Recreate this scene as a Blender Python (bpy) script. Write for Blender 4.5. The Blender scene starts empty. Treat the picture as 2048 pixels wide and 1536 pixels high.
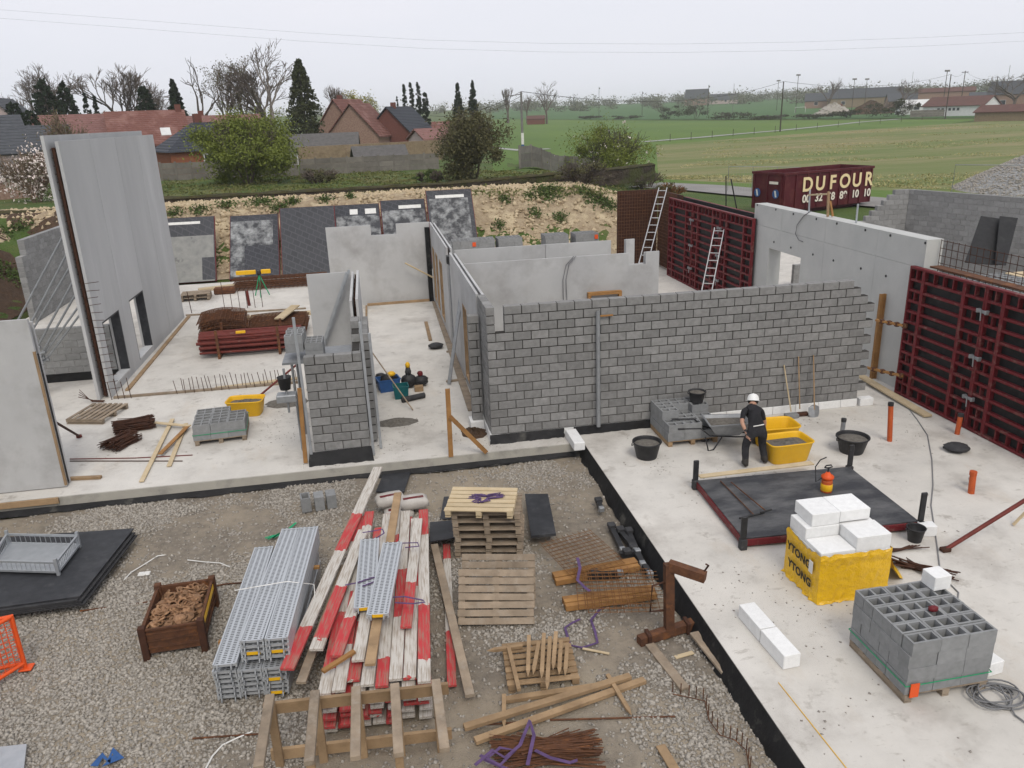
import bpy, math, random
from mathutils import Vector, Matrix
import numpy as np
random.seed(7)
R = math.radians
SC = bpy.context.scene
COL = SC.collection
# ---------------------------------------------------------------- camera
FPX, PITCH, ROLL, YAW = 1573.11, 0.330187, -0.0357, 0.16615
CAM = Vector((-2.2586, -16.6035, 7.1601))
FW = Vector((math.sin(YAW)*math.cos(PITCH), math.cos(YAW)*math.cos(PITCH), -math.sin(PITCH)))
_r = Vector((math.cos(YAW), -math.sin(YAW), 0)); _u = _r.cross(FW)
RT = _r*math.cos(ROLL) + _u*math.sin(ROLL); UP = _u*math.cos(ROLL) - _r*math.sin(ROLL)
cd = bpy.data.cameras.new('camera'); cam = bpy.data.objects.new('camera', cd); COL.objects.link(cam)
cd.sensor_width = 36; cd.lens = FPX/2048*36; cd.clip_start = .1; cd.clip_end = 9000
cam.matrix_world = Matrix((( RT.x, UP.x, -FW.x, CAM.x), (RT.y, UP.y, -FW.y, CAM.y), (RT.z, UP.z, -FW.z, CAM.z), (0,0,0,1)))
SC.camera = cam
SC.render.resolution_x, SC.render.resolution_y = 1024, 768
# ---------------------------------------------------------------- light
SUN_EL, SUN_AZ = R(50), R(4)          # azimuth from +Y towards +X ; soft light through cloud
W = bpy.data.worlds.new('World'); SC.world = W; W.use_nodes = True
_n = W.node_tree.nodes; _l = W.node_tree.links
_bg = _n['Background']
_sky = _n.new('ShaderNodeTexSky'); _sky.sky_type = 'NISHITA'; _sky.sun_disc = False
_sky.sun_elevation = SUN_EL; _sky.sun_rotation = SUN_AZ; _sky.dust_density = 3.0
_hs = _n.new('ShaderNodeHueSaturation'); _hs.inputs['Saturation'].default_value = .25; _hs.inputs['Value'].default_value = .9
_l.new(_sky.outputs[0], _hs.inputs['Color'])
_tc = _n.new('ShaderNodeTexCoord'); _mp = _n.new('ShaderNodeMapping'); _mp.inputs['Scale'].default_value = (1, 1, 3.5)
_l.new(_tc.outputs['Generated'], _mp.inputs[0])
_nz = _n.new('ShaderNodeTexNoise'); _nz.inputs['Scale'].default_value = 1.7; _nz.inputs['Detail'].default_value = 4
_l.new(_mp.outputs[0], _nz.inputs['Vector'])
_rp = _n.new('ShaderNodeValToRGB'); e = _rp.color_ramp.elements
e[0].position = .3; e[0].color = (8.0, 8.3, 9.1, 1); e[1].position = .75; e[1].color = (8.8, 8.8, 9.5, 1)
_l.new(_nz.outputs[0], _rp.inputs[0])
_mx = _n.new('ShaderNodeMixRGB'); _mx.inputs[0].default_value = .9
_l.new(_hs.outputs[0], _mx.inputs[1]); _l.new(_rp.outputs[0], _mx.inputs[2]); _l.new(_mx.outputs[0], _bg.inputs[0])
_bg.inputs[1].default_value = .1
sd = bpy.data.lights.new('sun', 'SUN'); sd.energy = 1.5; sd.angle = R(24); sd.color = (1, .93, .82)
sun = bpy.data.objects.new('sun', sd); COL.objects.link(sun)
_sv = Vector((math.sin(SUN_AZ)*math.cos(SUN_EL), -math.cos(SUN_AZ)*math.cos(SUN_EL), math.sin(SUN_EL)))
sun.rotation_euler = _sv.to_track_quat('Z', 'Y').to_euler(); sun.location = (0, 0, 60)
_sky.sun_rotation = math.atan2(_sv.x, _sv.y)
vs = SC.view_settings; vs.view_transform = 'Standard'; vs.look = 'None'; vs.exposure = 0.08; vs.gamma = 1; vs.use_curve_mapping = False
try:
    SC.cycles.use_denoising = True; SC.cycles.denoiser = 'OPENIMAGEDENOISE'
except Exception: pass
SC.cycles.max_bounces = 5; SC.cycles.diffuse_bounces = 2; SC.cycles.glossy_bounces = 2; SC.cycles.transmission_bounces = 2; SC.cycles.transparent_max_bounces = 4; SC.cycles.volume_bounces = 1
SC.cycles.use_adaptive_sampling = True; SC.cycles.adaptive_threshold = .02
# ---------------------------------------------------------------- pixel -> place (photo pixels, 2048 x 1536)
def ray(x, y): return FW + RT*((x-1024)/FPX) - UP*((y-768)/FPX)
def G(x, y, Z=0.): d = ray(x, y); return CAM + d*((Z-CAM.z)/d.z)
def GY(x, y, Y): d = ray(x, y); return CAM + d*((Y-CAM.y)/d.y)
def GX(x, y, X): d = ray(x, y); return CAM + d*((X-CAM.x)/d.x)
def GD(x, y, D): return CAM + ray(x, y)*D
def ss(a, b, t):
    t = min(1, max(0, (t-a)/(b-a))); return t*t*(3-2*t)
def H(x, y):                                             # height of the land
    if x < -16.6 or x > 23.6 or y > 23.2 or y < -40:
        dl = -16.6-x; db = y-23.2
        d = max(dl if x < 0 else -99, db if x < 13 else -99)
        steep = ss(0, 1, min(1, max(0, d/5.2)))
        lev = 3.1 + (1.0-3.1)*ss(9, 17, x + max(0, y-30)*-.05)
        z = lev*steep if x < 17 else lev*ss(16, 24, y)
        if 13 <= x < 17: z = lev*max(ss(0, 1, min(1, max(0, db/5.2))), 0)
        r = math.hypot(x+2, y+16)
        z = z + (2.0-z)*ss(70, 170, r)
        z += 12*ss(180, 1000, r) + 3*ss(900, 4000, r)
        return z
    return -.7
def GT(x, y, dz=0., start=20):                           # where the view ray meets the land
    d = ray(x, y); t = start
    while t < 6000:
        p = CAM + d*t
        if p.z < H(p.x, p.y)+dz: break
        t *= 1.004
    return Vector((p.x, p.y, H(p.x, p.y)+dz))
# ---------------------------------------------------------------- mesh builder
def frame(p, q, up=(0, 0, 1)):
    z = (Vector(q)-Vector(p)).normalized(); u = Vector(up)
    if abs(z.dot(u)) > .98: u = Vector((0, 1, 0))
    x = u.cross(z).normalized(); return x, z.cross(x), z
class MB:
    def __init__(s): s.v = []; s.f = []; s.sm = []
    def add(s, vs, fs, smooth=False):
        n = len(s.v); s.v.extend([tuple(v) for v in vs]); s.f.extend([tuple(i+n for i in f) for f in fs]); s.sm.extend([smooth]*len(fs)); return s
    def hexa(s, c):                                      # 8 corners: bottom 0-3, top 4-7 (ccw seen from above)
        return s.add(c, [(3,2,1,0),(4,5,6,7),(0,1,5,4),(1,2,6,5),(2,3,7,6),(3,0,4,7)])
    def b(s, x0, y0, z0, x1, y1, z1):
        return s.hexa([(x0,y0,z0),(x1,y0,z0),(x1,y1,z0),(x0,y1,z0),(x0,y0,z1),(x1,y0,z1),(x1,y1,z1),(x0,y1,z1)])
    def cb(s, x0, y0, z0, x1, y1, z1, c=.006, M=None):   # box with chamfered edges
        X, Y, Z = (x0, x1), (y0, y1), (z0, z1); vs = []; ix = {}
        for i in (0,1):
            for j in (0,1):
                for k in (0,1):
                    p = (X[i], Y[j], Z[k]); q = (X[i]+(c if i == 0 else -c), Y[j]+(c if j == 0 else -c), Z[k]+(c if k == 0 else -c))
                    for a in range(3):
                        ix[i,j,k,a] = len(vs); vs.append(tuple(p[t] if t == a else q[t] for t in range(3)))
        fs = []
        def quad(l):
            fs.append(l)
        for a in range(3):
            o = [t for t in range(3) if t != a]
            for sgn in (0,1):
                cyc = [(0,0),(1,0),(1,1),(0,1)]; l = []
                for u, w in cyc:
                    key = [0,0,0]; key[a] = sgn; key[o[0]] = u; key[o[1]] = w; l.append(ix[tuple(key)+(a,)])
                quad(l if (sgn == 1) == (a != 1) else l[::-1])
        for a in range(3):                               # edges along axis a
            o = [t for t in range(3) if t != a]
            for u in (0,1):
                for w in (0,1):
                    k0 = [0,0,0]; k0[o[0]] = u; k0[o[1]] = w; k1 = list(k0); k1[a] = 1
                    fs.append([ix[tuple(k0)+(o[0],)], ix[tuple(k1)+(o[0],)], ix[tuple(k1)+(o[1],)], ix[tuple(k0)+(o[1],)]])
        for i in (0,1):
            for j in (0,1):
                for k in (0,1): fs.append([ix[i,j,k,0], ix[i,j,k,1], ix[i,j,k,2]])
        if M is not None: vs = [M @ Vector(v) for v in vs]
        return s.add(vs, fs)
    def bar(s, p, q, w, h, up=(0,0,1)):
        p, q = Vector(p), Vector(q); x, y, z = frame(p, q, up)
        o = [x*(-w/2)-y*(h/2), x*(w/2)-y*(h/2), x*(w/2)+y*(h/2), x*(-w/2)+y*(h/2)]
        return s.hexa([p+a for a in o]+[q+a for a in o])
    def tube(s, pts, r, n=6, r2=None):
        pts = [Vector(p) for p in pts]; m = len(pts); vs = []; fs = []
        for i, p in enumerate(pts):
            t = pts[min(i+1, m-1)]-pts[max(i-1, 0)]
            x, y, _ = frame(Vector((0,0,0)), t if t.length > 1e-9 else Vector((0,0,1)))
            rr = r if r2 is None else r+(r2-r)*i/(m-1)
            vs += [p+(x*math.cos(2*math.pi*k/n)+y*math.sin(2*math.pi*k/n))*rr for k in range(n)]
        for i in range(m-1):
            for k in range(n): fs.append((i*n+k, i*n+(k+1) % n, (i+1)*n+(k+1) % n, (i+1)*n+k))
        s.add(vs, fs, n > 4)
        return s.add([vs[k] for k in range(n)]+[vs[(m-1)*n+k] for k in range(n)], [tuple(range(n))[::-1], tuple(range(n, 2*n))])
    def lathe(s, prof, n=20, c=(0,0,0), sx=1, sy=1):
        vs = [(c[0]+r*sx*math.cos(2*math.pi*k/n), c[1]+r*sy*math.sin(2*math.pi*k/n), c[2]+z) for r, z in prof for k in range(n)]
        fs = [(i*n+k, i*n+(k+1) % n, (i+1)*n+(k+1) % n, (i+1)*n+k) for i in range(len(prof)-1) for k in range(n)]
        return s.add(vs, fs, True)
    def rings(s, rings, cap0=True, cap1=True, smooth=False):   # loft between closed loops
        n = len(rings[0]); vs = [v for r in rings for v in r]
        fs = [(i*n+k, i*n+(k+1) % n, (i+1)*n+(k+1) % n, (i+1)*n+k) for i in range(len(rings)-1) for k in range(n)]
        s.add(vs, fs, smooth)
        if cap0: s.add(rings[0], [tuple(range(n))[::-1]])
        if cap1: s.add(rings[-1], [tuple(range(n))])
        return s
    def prism(s, poly, a, b_, axis='z'):
        def P(u, w, t): return {'z': (u, w, t), 'y': (u, t, w), 'x': (t, u, w)}[axis]
        return s.rings([[P(u, w, a) for u, w in poly], [P(u, w, b_) for u, w in poly]])
    def quad(s, a, b_, c, d): return s.add([a, b_, c, d], [(0,1,2,3)])
    def mesh(s, name, mat):
        me = bpy.data.meshes.new(name); me.from_pydata(s.v, [], s.f)
        if any(s.sm): me.polygons.foreach_set('use_smooth', s.sm)
        if mat is not None:
            for m_ in (mat if isinstance(mat, (list, tuple)) else [mat]): me.materials.append(m_)
        return me
INV = {}
def obj(name, mb, mat, parent=None, world=False):
    if world and parent is not None:
        root = parent
        while root.parent is not None: root = root.parent
        I = INV[root.name]; mb.v = [tuple(I @ Vector(v)) for v in mb.v]
    me = mb.mesh(name, mat) if isinstance(mb, MB) else mb
    o = bpy.data.objects.new(name, me); COL.objects.link(o)
    if parent is not None: o.parent = parent
    return o
def tag(o, label, cat, group=None):
    o['label'] = label; o['category'] = cat
    if group: o['group'] = group
    return o
def thing(name, label, cat, loc=(0,0,0), rz=0., group=None):
    o = bpy.data.objects.new(name, None); COL.objects.link(o); o.empty_display_size = .1
    o.location = loc; o.rotation_euler = (0, 0, rz)
    INV[o.name] = (Matrix.Translation(Vector(loc)) @ Matrix.Rotation(rz, 4, 'Z')).inverted()
    return tag(o, label, cat, group)
def struct(name, mb, mat, kind='structure'):
    o = obj(name, mb, mat); o['kind'] = kind; return o
def copytree(o, parent=None):
    c = o.copy(); COL.objects.link(c); c.parent = parent
    for ch in o.children: copytree(ch, c)
    return c
def dup(root, loc, rz, label, group=None):
    c = copytree(root); c.location = loc; c.rotation_euler = (0, 0, rz); c['label'] = label
    INV[c.name] = (Matrix.Translation(Vector(loc)) @ Matrix.Rotation(rz, 4, 'Z')).inverted()
    if group: c['group'] = group
    return c
def single(name, mb, mat, label, cat, group=None): return tag(obj(name, mb, mat), label, cat, group)
# ---------------------------------------------------------------- materials
MATS = {}
def mat(name, c1, c2=None, sc=4., rough=.85, bump=0., bs=60., metal=0., rand=0., c3=None, s3=.6, f3=(.5, .62), stretch=None, spec=.3, bd=.02, rot=0.):
    m = bpy.data.materials.new(name); m.use_nodes = True; N = m.node_tree.nodes; L = m.node_tree.links
    P = N['Principled BSDF']; P.inputs['Roughness'].default_value = rough; P.inputs['Metallic'].default_value = metal
    P.inputs['Specular IOR Level'].default_value = spec
    geo = N.new('ShaderNodeNewGeometry'); vec = geo.outputs['Position']
    if stretch:
        mp = N.new('ShaderNodeMapping'); mp.inputs['Scale'].default_value = stretch; mp.inputs['Rotation'].default_value = (0, 0, rot); L.new(vec, mp.inputs[0]); vec = mp.outputs[0]
    if rand:
        oi0 = N.new('ShaderNodeObjectInfo'); ad = N.new('ShaderNodeVectorMath'); ad.operation = 'ADD'
        cmb = N.new('ShaderNodeMath'); cmb.operation = 'MULTIPLY'; cmb.inputs[1].default_value = 37.
        L.new(oi0.outputs['Random'], cmb.inputs[0]); L.new(vec, ad.inputs[0]); L.new(cmb.outputs[0], ad.inputs[1]); vec = ad.outputs[0]
    def noise(scale, det=5., ro=.6):
        t = N.new('ShaderNodeTexNoise'); t.inputs['Scale'].default_value = scale; t.inputs['Detail'].default_value = det; t.inputs['Roughness'].default_value = ro
        L.new(vec, t.inputs['Vector']); return t.outputs[0]
    c2 = c2 or tuple(x*.8 for x in c1)
    rp = N.new('ShaderNodeValToRGB'); e = rp.color_ramp.elements
    e[0].position = .32; e[0].color = (*c1, 1); e[1].position = .68; e[1].color = (*c2, 1); L.new(noise(sc), rp.inputs[0]); out = rp.outputs[0]
    if c3:
        r3 = N.new('ShaderNodeValToRGB'); r3.color_ramp.elements[0].position = f3[0]; r3.color_ramp.elements[1].position = f3[1]
        L.new(noise(s3, 6., .65), r3.inputs[0]); mx = N.new('ShaderNodeMixRGB'); L.new(r3.outputs[0], mx.inputs[0]); L.new(out, mx.inputs[1]); mx.inputs[2].default_value = (*c3, 1); out = mx.outputs[0]
    if rand:
        oi = N.new('ShaderNodeObjectInfo'); mr = N.new('ShaderNodeMapRange'); mr.inputs[3].default_value = 1-rand; mr.inputs[4].default_value = 1+rand
        L.new(oi.outputs['Random'], mr.inputs[0]); h = N.new('ShaderNodeHueSaturation'); L.new(mr.outputs[0], h.inputs['Value']); L.new(out, h.inputs['Color']); out = h.outputs[0]
    L.new(out, P.inputs['Base Color'])
    if bump:
        bn = N.new('ShaderNodeBump'); bn.inputs['Strength'].default_value = bump; bn.inputs['Distance'].default_value = bd
        L.new(noise(bs, 3.), bn.inputs['Height']); L.new(bn.outputs[0], P.inputs['Normal'])
    MATS[name] = m; return m
def flat(name, c, rough=.6, metal=0.): return mat(name, c, tuple(x*.92 for x in c), 8, rough, metal=metal)
# ---------------------------------------------------------------- palette
mat('slab', (.585,.557,.51), (.49,.468,.432), 1.1, .9, .3, 40, c3=(.35,.32,.285), s3=.55, f3=(.53,.74), bd=.004)
mat('slab_edge', (.42,.40,.35), (.36,.34,.30), 2, .9, .2, 40, c3=(.28,.27,.24), s3=1.2)
mat('panel', (.49,.49,.485), (.41,.41,.41), .7, .75, .1, 30, c3=(.43,.43,.43), s3=.9, f3=(.52,.75), stretch=(1,1,.22), rand=.05, bd=.003)
mat('panel_plain', (.48,.48,.475), (.42,.42,.42), .9, .75, .08, 30, c3=(.29,.28,.275), s3=.8, f3=(.5,.8), rand=.04, bd=.003)
mat('panel_edge', (.55,.55,.54), (.45,.45,.44), 5, .8)
mat('cast', (.50,.50,.48), (.43,.435,.42), 1.1, .7, .08, 30, c3=(.43,.43,.42), s3=.7, f3=(.45,.8), bd=.003)
mat('block', (.245,.242,.236), (.185,.183,.178), 9, .92, .5, 70, rand=.17, c3=(.34,.335,.325), s3=2.6, f3=(.6,.85), bd=.006)
mat('block_right', (.265,.265,.262), (.215,.215,.213), 7, .92, .3, 70, rand=.13, bd=.005)
mat('block_new', (.265,.27,.272), (.21,.214,.216), 10, .92, .4, 80, rand=.08, bd=.004)
mat('block_top', (.50,.50,.49), (.38,.38,.37), 6, .9)
mat('mortar_wet', (.04,.036,.032), (.028,.026,.023), 20, .9, .5, 60)
mat('mortar_dry', (.09,.085,.078), (.065,.06,.056), 20, .95, .5, 60)
mat('mortar_pale', (.33,.325,.315), (.27,.265,.26), 20, .95, .3, 60)
mat('ytong', (.80,.80,.79), (.72,.72,.71), 12, .95, .15, 90, rand=.03, bd=.003)
mat('membrane', (.010,.010,.011), (.02,.02,.021), 3, .6, .5, 9, c3=(.12,.115,.10), s3=2.2, f3=(.6,.85), spec=.2, bd=.02)
mat('gravel_ground', (.28,.24,.19), (.18,.155,.125), 7, .95, .9, 55, c3=(.34,.285,.215), s3=.42, f3=(.45,.6), bd=.03)
mat('gravel_stone', (.47,.43,.375), (.165,.15,.13), 24, .9)
mat('bank_soil', (.40,.32,.215), (.26,.195,.125), 3.2, .95, .9, 12, c3=(.50,.41,.27), s3=1.1, bd=.08)
mat('bank_stone', (.56,.46,.31), (.34,.255,.155), 3, .95)
mat('dark_soil', (.085,.05,.03), (.05,.032,.02), 4, .95, .8, 9, bd=.08)
mat('grass', (.075,.115,.022), (.05,.085,.018), .35, .95, .8, 6, c3=(.13,.125,.05), s3=.25, f3=(.5,.7), bd=.15)
mat('weeds', (.085,.12,.03), (.05,.08,.02), 6, .9)
mat('pasture', (.098,.16,.024), (.07,.128,.02), .05, .95, .5, 2, stretch=(1,.4,1), bd=.2)
mat('crop', (.055,.12,.03), (.04,.098,.026), .01, .95)
mat('asphalt', (.26,.25,.24), (.21,.2,.19), .6, .95)
mat('path_grey', (.36,.36,.34), (.28,.28,.26), .4, .95)
mat('oldwall', (.075,.058,.045), (.035,.028,.022), 2.2, .95, 1., 7, c3=(.055,.06,.02), s3=.7, bd=.12)
mat('moss', (.06,.05,.018), (.03,.03,.012), 2, .95, .8, 9, bd=.08)
mat('timber', (.36,.245,.14), (.24,.16,.09), 3, .85, .25, 50, stretch=(1,1,1), rand=.14, bd=.004)
mat('timber_pale', (.56,.455,.30), (.46,.36,.22), 3, .8, .15, 50, rand=.08, bd=.003)
mat('timber_grey', (.33,.26,.19), (.21,.165,.12), 4, .9, .35, 50, rand=.14, c3=(.17,.135,.1), s3=3, f3=(.58,.75), bd=.004)
mat('timber_orange', (.36,.19,.065), (.25,.125,.045), 4, .8, .2, 50, rand=.1, bd=.003)
mat('rust', (.135,.058,.028), (.07,.032,.019), 9, .85, .4, 60, rand=.15, c3=(.25,.10,.035), s3=5, f3=(.55,.75), bd=.004)
mat('rust_dark', (.075,.03,.016), (.04,.018,.012), 9, .85)
mat('rust_orange', (.21,.095,.03), (.12,.052,.02), 9, .85)
mat('red_steel', (.15,.013,.018), (.105,.011,.014), 5, .6, .1, 30, c3=(.20,.095,.08), s3=5, f3=(.54,.72), bd=.003)
mat('red_prop', (.16,.03,.022), (.11,.02,.016), 5, .6, c3=(.2,.12,.1), s3=6, f3=(.6,.75))
mat('galv', (.46,.48,.50), (.38,.40,.42), 7, .42, .05, 40, metal=.55, rand=.06)
mat('galv_dull', (.33,.34,.35), (.26,.27,.28), 7, .5, metal=.5, rand=.06)
mat('alu', (.62,.62,.61), (.5,.5,.5), 6, .4, metal=.6)
mat('ply_dark', (.010,.010,.011), (.02,.02,.021), 6, .6, .1, 30, c3=(.04,.04,.04), s3=3, f3=(.6,.8), bd=.002)
mat('ply_black', (.022,.023,.027), (.038,.04,.045), 6, .5, .1, 30, c3=(.075,.076,.08), s3=1.4, f3=(.55,.8), bd=.002)
mat('black_plastic', (.018,.018,.02), (.03,.03,.032), 8, .5)
mat('rubber_dark', (.03,.03,.033), (.05,.05,.052), 6, .75)
mat('yellow_plastic', (.80,.46,.012), (.74,.41,.01), 5, .45, c3=(.55,.37,.08), s3=3, f3=(.62,.85), spec=.4)
mat('yellow_wrap', (.74,.44,.008), (.66,.38,.006), 2, .32, .8, 9, spec=.5, bd=.05)
mat('orange_pipe', (.50,.10,.025), (.40,.075,.02), 6, .5)
mat('orange_bright', (.75,.10,.02), (.66,.085,.015), 5, .5)
mat('mortar_mix', (.19,.175,.15), (.11,.10,.088), 12, .9, 1., 30, bd=.03)
mat('white_paint', (.72,.71,.68), (.6,.59,.56), 6, .7)
mat('grey_cable', (.2,.2,.205), (.16,.16,.165), 6, .6)
mat('purple', (.12,.07,.17), (.075,.045,.11), 8, .8)
mat('green_rope', (.02,.35,.16), (.015,.28,.12), 8, .8)
mat('blue', (.03,.10,.28), (.025,.08,.22), 8, .6)
def enrich(name, layers):
    """extra wear on a surface: (scale, colour, lo, hi, strength, stretch)"""
    m = MATS[name]; N = m.node_tree.nodes; L = m.node_tree.links; P = N['Principled BSDF']; src = P.inputs['Base Color'].links[0].from_socket; geo = N.new('ShaderNodeNewGeometry')
    for sc, c, lo, hi, st, sx in layers:
        mp = N.new('ShaderNodeMapping'); mp.inputs['Scale'].default_value = sx; mp.inputs['Location'].default_value = (sc*3.1, sc*1.7, 0); L.new(geo.outputs['Position'], mp.inputs[0])
        t = N.new('ShaderNodeTexNoise'); t.inputs['Scale'].default_value = sc; t.inputs['Detail'].default_value = 8; t.inputs['Roughness'].default_value = .7; L.new(mp.outputs[0], t.inputs['Vector'])
        r = N.new('ShaderNodeMapRange'); r.inputs[1].default_value = lo; r.inputs[2].default_value = hi; r.inputs[4].default_value = st; L.new(t.outputs[0], r.inputs[0])
        x = N.new('ShaderNodeMixRGB'); L.new(r.outputs[0], x.inputs[0]); L.new(src, x.inputs[1]); x.inputs[2].default_value = (*c, 1); src = x.outputs[0]
    L.new(src, P.inputs['Base Color'])
enrich('slab', [(.35,(.665,.64,.595),.45,.7,.7,(1,1,1)),(2.6,(.30,.27,.235),.58,.72,.55,(1,1,1)),(.9,(.46,.38,.29),.56,.75,.5,(1,.5,1)),(16,(.25,.235,.21),.62,.7,.7,(1,1,1)),(1.7,(.27,.24,.205),.6,.68,.6,(1,1,1)),(7,(.36,.33,.29),.6,.66,.6,(.35,1,1)),(5,(.66,.63,.59),.6,.75,.6,(3,1,1))])
enrich('gravel_ground', [(3,(.14,.115,.09),.55,.7,.6,(1,1,1)),(.25,(.36,.31,.24),.5,.62,.6,(1,1,1))])
enrich('panel', [(.9,(.58,.58,.58),.55,.75,.6,(1,1,.15)),(3,(.33,.33,.335),.6,.78,.5,(1,1,.1))])
enrich('panel_plain', [(1.1,(.33,.315,.30),.52,.72,.5,(1,1,.6)),(4,(.50,.50,.49),.6,.75,.4,(1,1,.3))])
enrich('cast', [(1.5,(.42,.42,.40),.55,.75,.6,(1,1,.3)),(7,(.30,.30,.29),.66,.74,.6,(1,1,1))])
enrich('timber', [(7,(.17,.115,.07),.56,.72,.6,(1,1,1)),(45,(.15,.10,.06),.6,.7,.5,(1,1,1))])
enrich('timber_grey', [(6,(.36,.315,.26),.52,.7,.6,(1,1,1)),(45,(.12,.09,.065),.6,.7,.5,(1,1,1))])
enrich('timber_pale', [(6,(.36,.26,.15),.56,.74,.5,(1,1,1)),(45,(.30,.21,.12),.62,.7,.5,(1,1,1))])
enrich('ply_black', [(3,(.13,.13,.13),.58,.78,.6,(1,1,1)),(30,(.2,.2,.2),.66,.72,.5,(1,1,1))])
enrich('rubber_dark', [(8,(.12,.115,.105),.58,.74,.6,(1,1,1))])
enrich('black_plastic', [(14,(.10,.095,.088),.6,.74,.5,(1,1,1))])
enrich('ytong', [(4,(.62,.61,.59),.55,.75,.5,(1,1,1))])
enrich('yellow_plastic', [(9,(.42,.36,.24),.6,.72,.6,(1,1,1))])
enrich('yellow_wrap', [(6,(.83,.60,.10),.6,.75,.5,(1,1,.4))])
# slab with a soft brushed look
def npmesh(name, V, F, m, smooth=False):
    V = np.asarray(V, np.float32); F = np.asarray(F, np.int32); k = F.shape[1]
    me = bpy.data.meshes.new(name); me.vertices.add(len(V)); me.vertices.foreach_set('co', V.ravel())
    me.loops.add(F.size); me.loops.foreach_set('vertex_index', F.ravel())
    me.polygons.add(len(F)); me.polygons.foreach_set('loop_start', np.arange(0, F.size, k, dtype=np.int32))
    me.polygons.foreach_set('loop_total', np.full(len(F), k, np.int32))
    if smooth: me.polygons.foreach_set('use_smooth', np.ones(len(F), bool))
    me.update(calc_edges=True); me.validate()
    if m: me.materials.append(m)
    return me
def grid(xs, ys, hf):
    V = [(x, y, hf(x, y)) for y in ys for x in xs]; n = len(xs)
    F = [(j*n+i, j*n+i+1, (j+1)*n+i+1, (j+1)*n+i) for j in range(len(ys)-1) for i in range(n-1)]
    return V, F
def sheet(name, corners, nu, nv, off, m, kind='structure'):      # patch that follows the land between 4 ground corners
    a, b_, c, d = [Vector((p[0], p[1], 0)) for p in corners]; V = []
    for j in range(nv+1):
        for i in range(nu+1):
            u, w = i/nu, j/nv; p = (a*(1-u)+b_*u)*(1-w)+(d*(1-u)+c*u)*w; V.append((p.x, p.y, H(p.x, p.y)+off))
    n = nu+1; F = [(j*n+i, j*n+i+1, (j+1)*n+i+1, (j+1)*n+i) for j in range(nv) for i in range(nu)]
    return struct(name, npmesh(name, V, F, m, True), None, kind)
# ---------------------------------------------------------------- land
xs = sorted(set([-3000,-2000,-1400,-1000,-700,-500,-380,-300,-240,-190,-150,-120,-95,-75,-60,-50,-44]+list(range(-40,71,2))+[76,84,95,110,130,150,175,200,240,280,330,400,480,560,660,800,1000,1300,1700,2300,3000,4000]+[-16.7,-16.5,23.5,23.7]))
ys = sorted(set([-60,-45,-39.9,-40.1]+list(range(-36,23,6))+[23.1,23.3]+list(range(24,80,2))+[84,90,98,106,116,128,140,155,170,190,215,240,270,300,340,390,440,500,570,650,750,860,1000,1200,1500,1900,2500,3200,4200,5500]))
V, F = grid(xs, ys, H); struct('ground', npmesh('ground', V, F, MATS['grass'], True), None)
# slabs
mb = MB(); mb.prism([(-16.4,-.49),(2.05,-.49),(2.05,-16),(13.2,-16),(13.2,22.6),(-16.4,22.6)], -.36, 0); struct('concrete_slab', mb, MATS['slab'])
mb = MB(); mb.prism([(13.2,-6),(24.5,-6),(24.5,21.5),(13.2,21.5)], -.4, -.006); struct('yard_slab', mb, MATS['slab'])
mb = MB(); mb.b(-16.4,-.53,-.2,2.0,-.492,-.004); struct('slab_edge', mb, MATS['slab_edge'])
# gravel yard
rg = np.random.RandomState(3)
def yard_h(x, y): return -.31 + .02*math.sin(x*1.3+y*.7)+.018*math.sin(y*2.1-x*.6)+.012*math.sin(5*x+3.1*y)
V, F = grid(np.arange(-17, 2.2, .16), np.arange(-14, -.4, .16), yard_h); struct('gravel_yard', npmesh('gravel_yard', V, F, MATS['gravel_ground'], True), None)
def stones(n, pts, rmin, rmax, flat_=.7):                       # many small angular stones in one mesh
    base = np.array([(1,0,0),(-1,0,0),(0,1,0),(0,-1,0),(0,0,1),(0,0,-1)], np.float32)
    f = np.array([(0,2,4),(2,1,4),(1,3,4),(3,0,4),(2,0,5),(1,2,5),(3,1,5),(0,3,5)], np.int32)
    n = len(pts); r = (rmin+(rmax-rmin)*rg.rand(n)**2)[:, None, None]
    v = base[None]*(.65+.7*rg.rand(n, 6, 3)) + (rg.rand(n, 6, 3)-.5)*.5
    a = rg.rand(n)*6.28; ca, sa = np.cos(a), np.sin(a)
    x = v[:, :, 0]*ca[:, None]-v[:, :, 1]*sa[:, None]; y = v[:, :, 0]*sa[:, None]+v[:, :, 1]*ca[:, None]
    v = np.stack([x, y, v[:, :, 2]*flat_], -1)*r + np.asarray(pts)[:, None, :]
    return v.reshape(-1, 3), (f[None]+(np.arange(n)*6)[:, None, None]).reshape(-1, 3)
def in_view(P, pad=60):
    d = P-np.array(CAM); z = d@np.array(FW); x = 1024+FPX*(d@np.array(RT))/z; y = 768-FPX*(d@np.array(UP))/z
    return (z > 0)&(x > -pad)&(x < 2048+pad)&(y > -pad)&(y < 1536+pad)
def vnoise(x, y, s, seed=0):                                    # smooth value noise
    r2 = np.random.RandomState(seed).rand(97, 97); x, y = x*s+31.3, y*s+47.7; i, j = np.floor(x).astype(int), np.floor(y).astype(int); u, w = x-i, y-j
    u = u*u*(3-2*u); w = w*w*(3-2*w); q = lambda a, b: r2[a % 97, b % 97]
    return (q(i,j)*(1-u)+q(i+1,j)*u)*(1-w)+(q(i,j+1)*(1-u)+q(i+1,j+1)*u)*w
N0 = 260000
P = np.stack([rg.uniform(-15, 2.02, N0), rg.uniform(-12.5, -.56, N0), np.zeros(N0)], -1)
P[:, 2] = -.31+.02*np.sin(P[:, 0]*1.3+P[:, 1]*.7)+.018*np.sin(P[:, 1]*2.1-P[:, 0]*.6)+.012*np.sin(5*P[:, 0]+3.1*P[:, 1])
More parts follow.
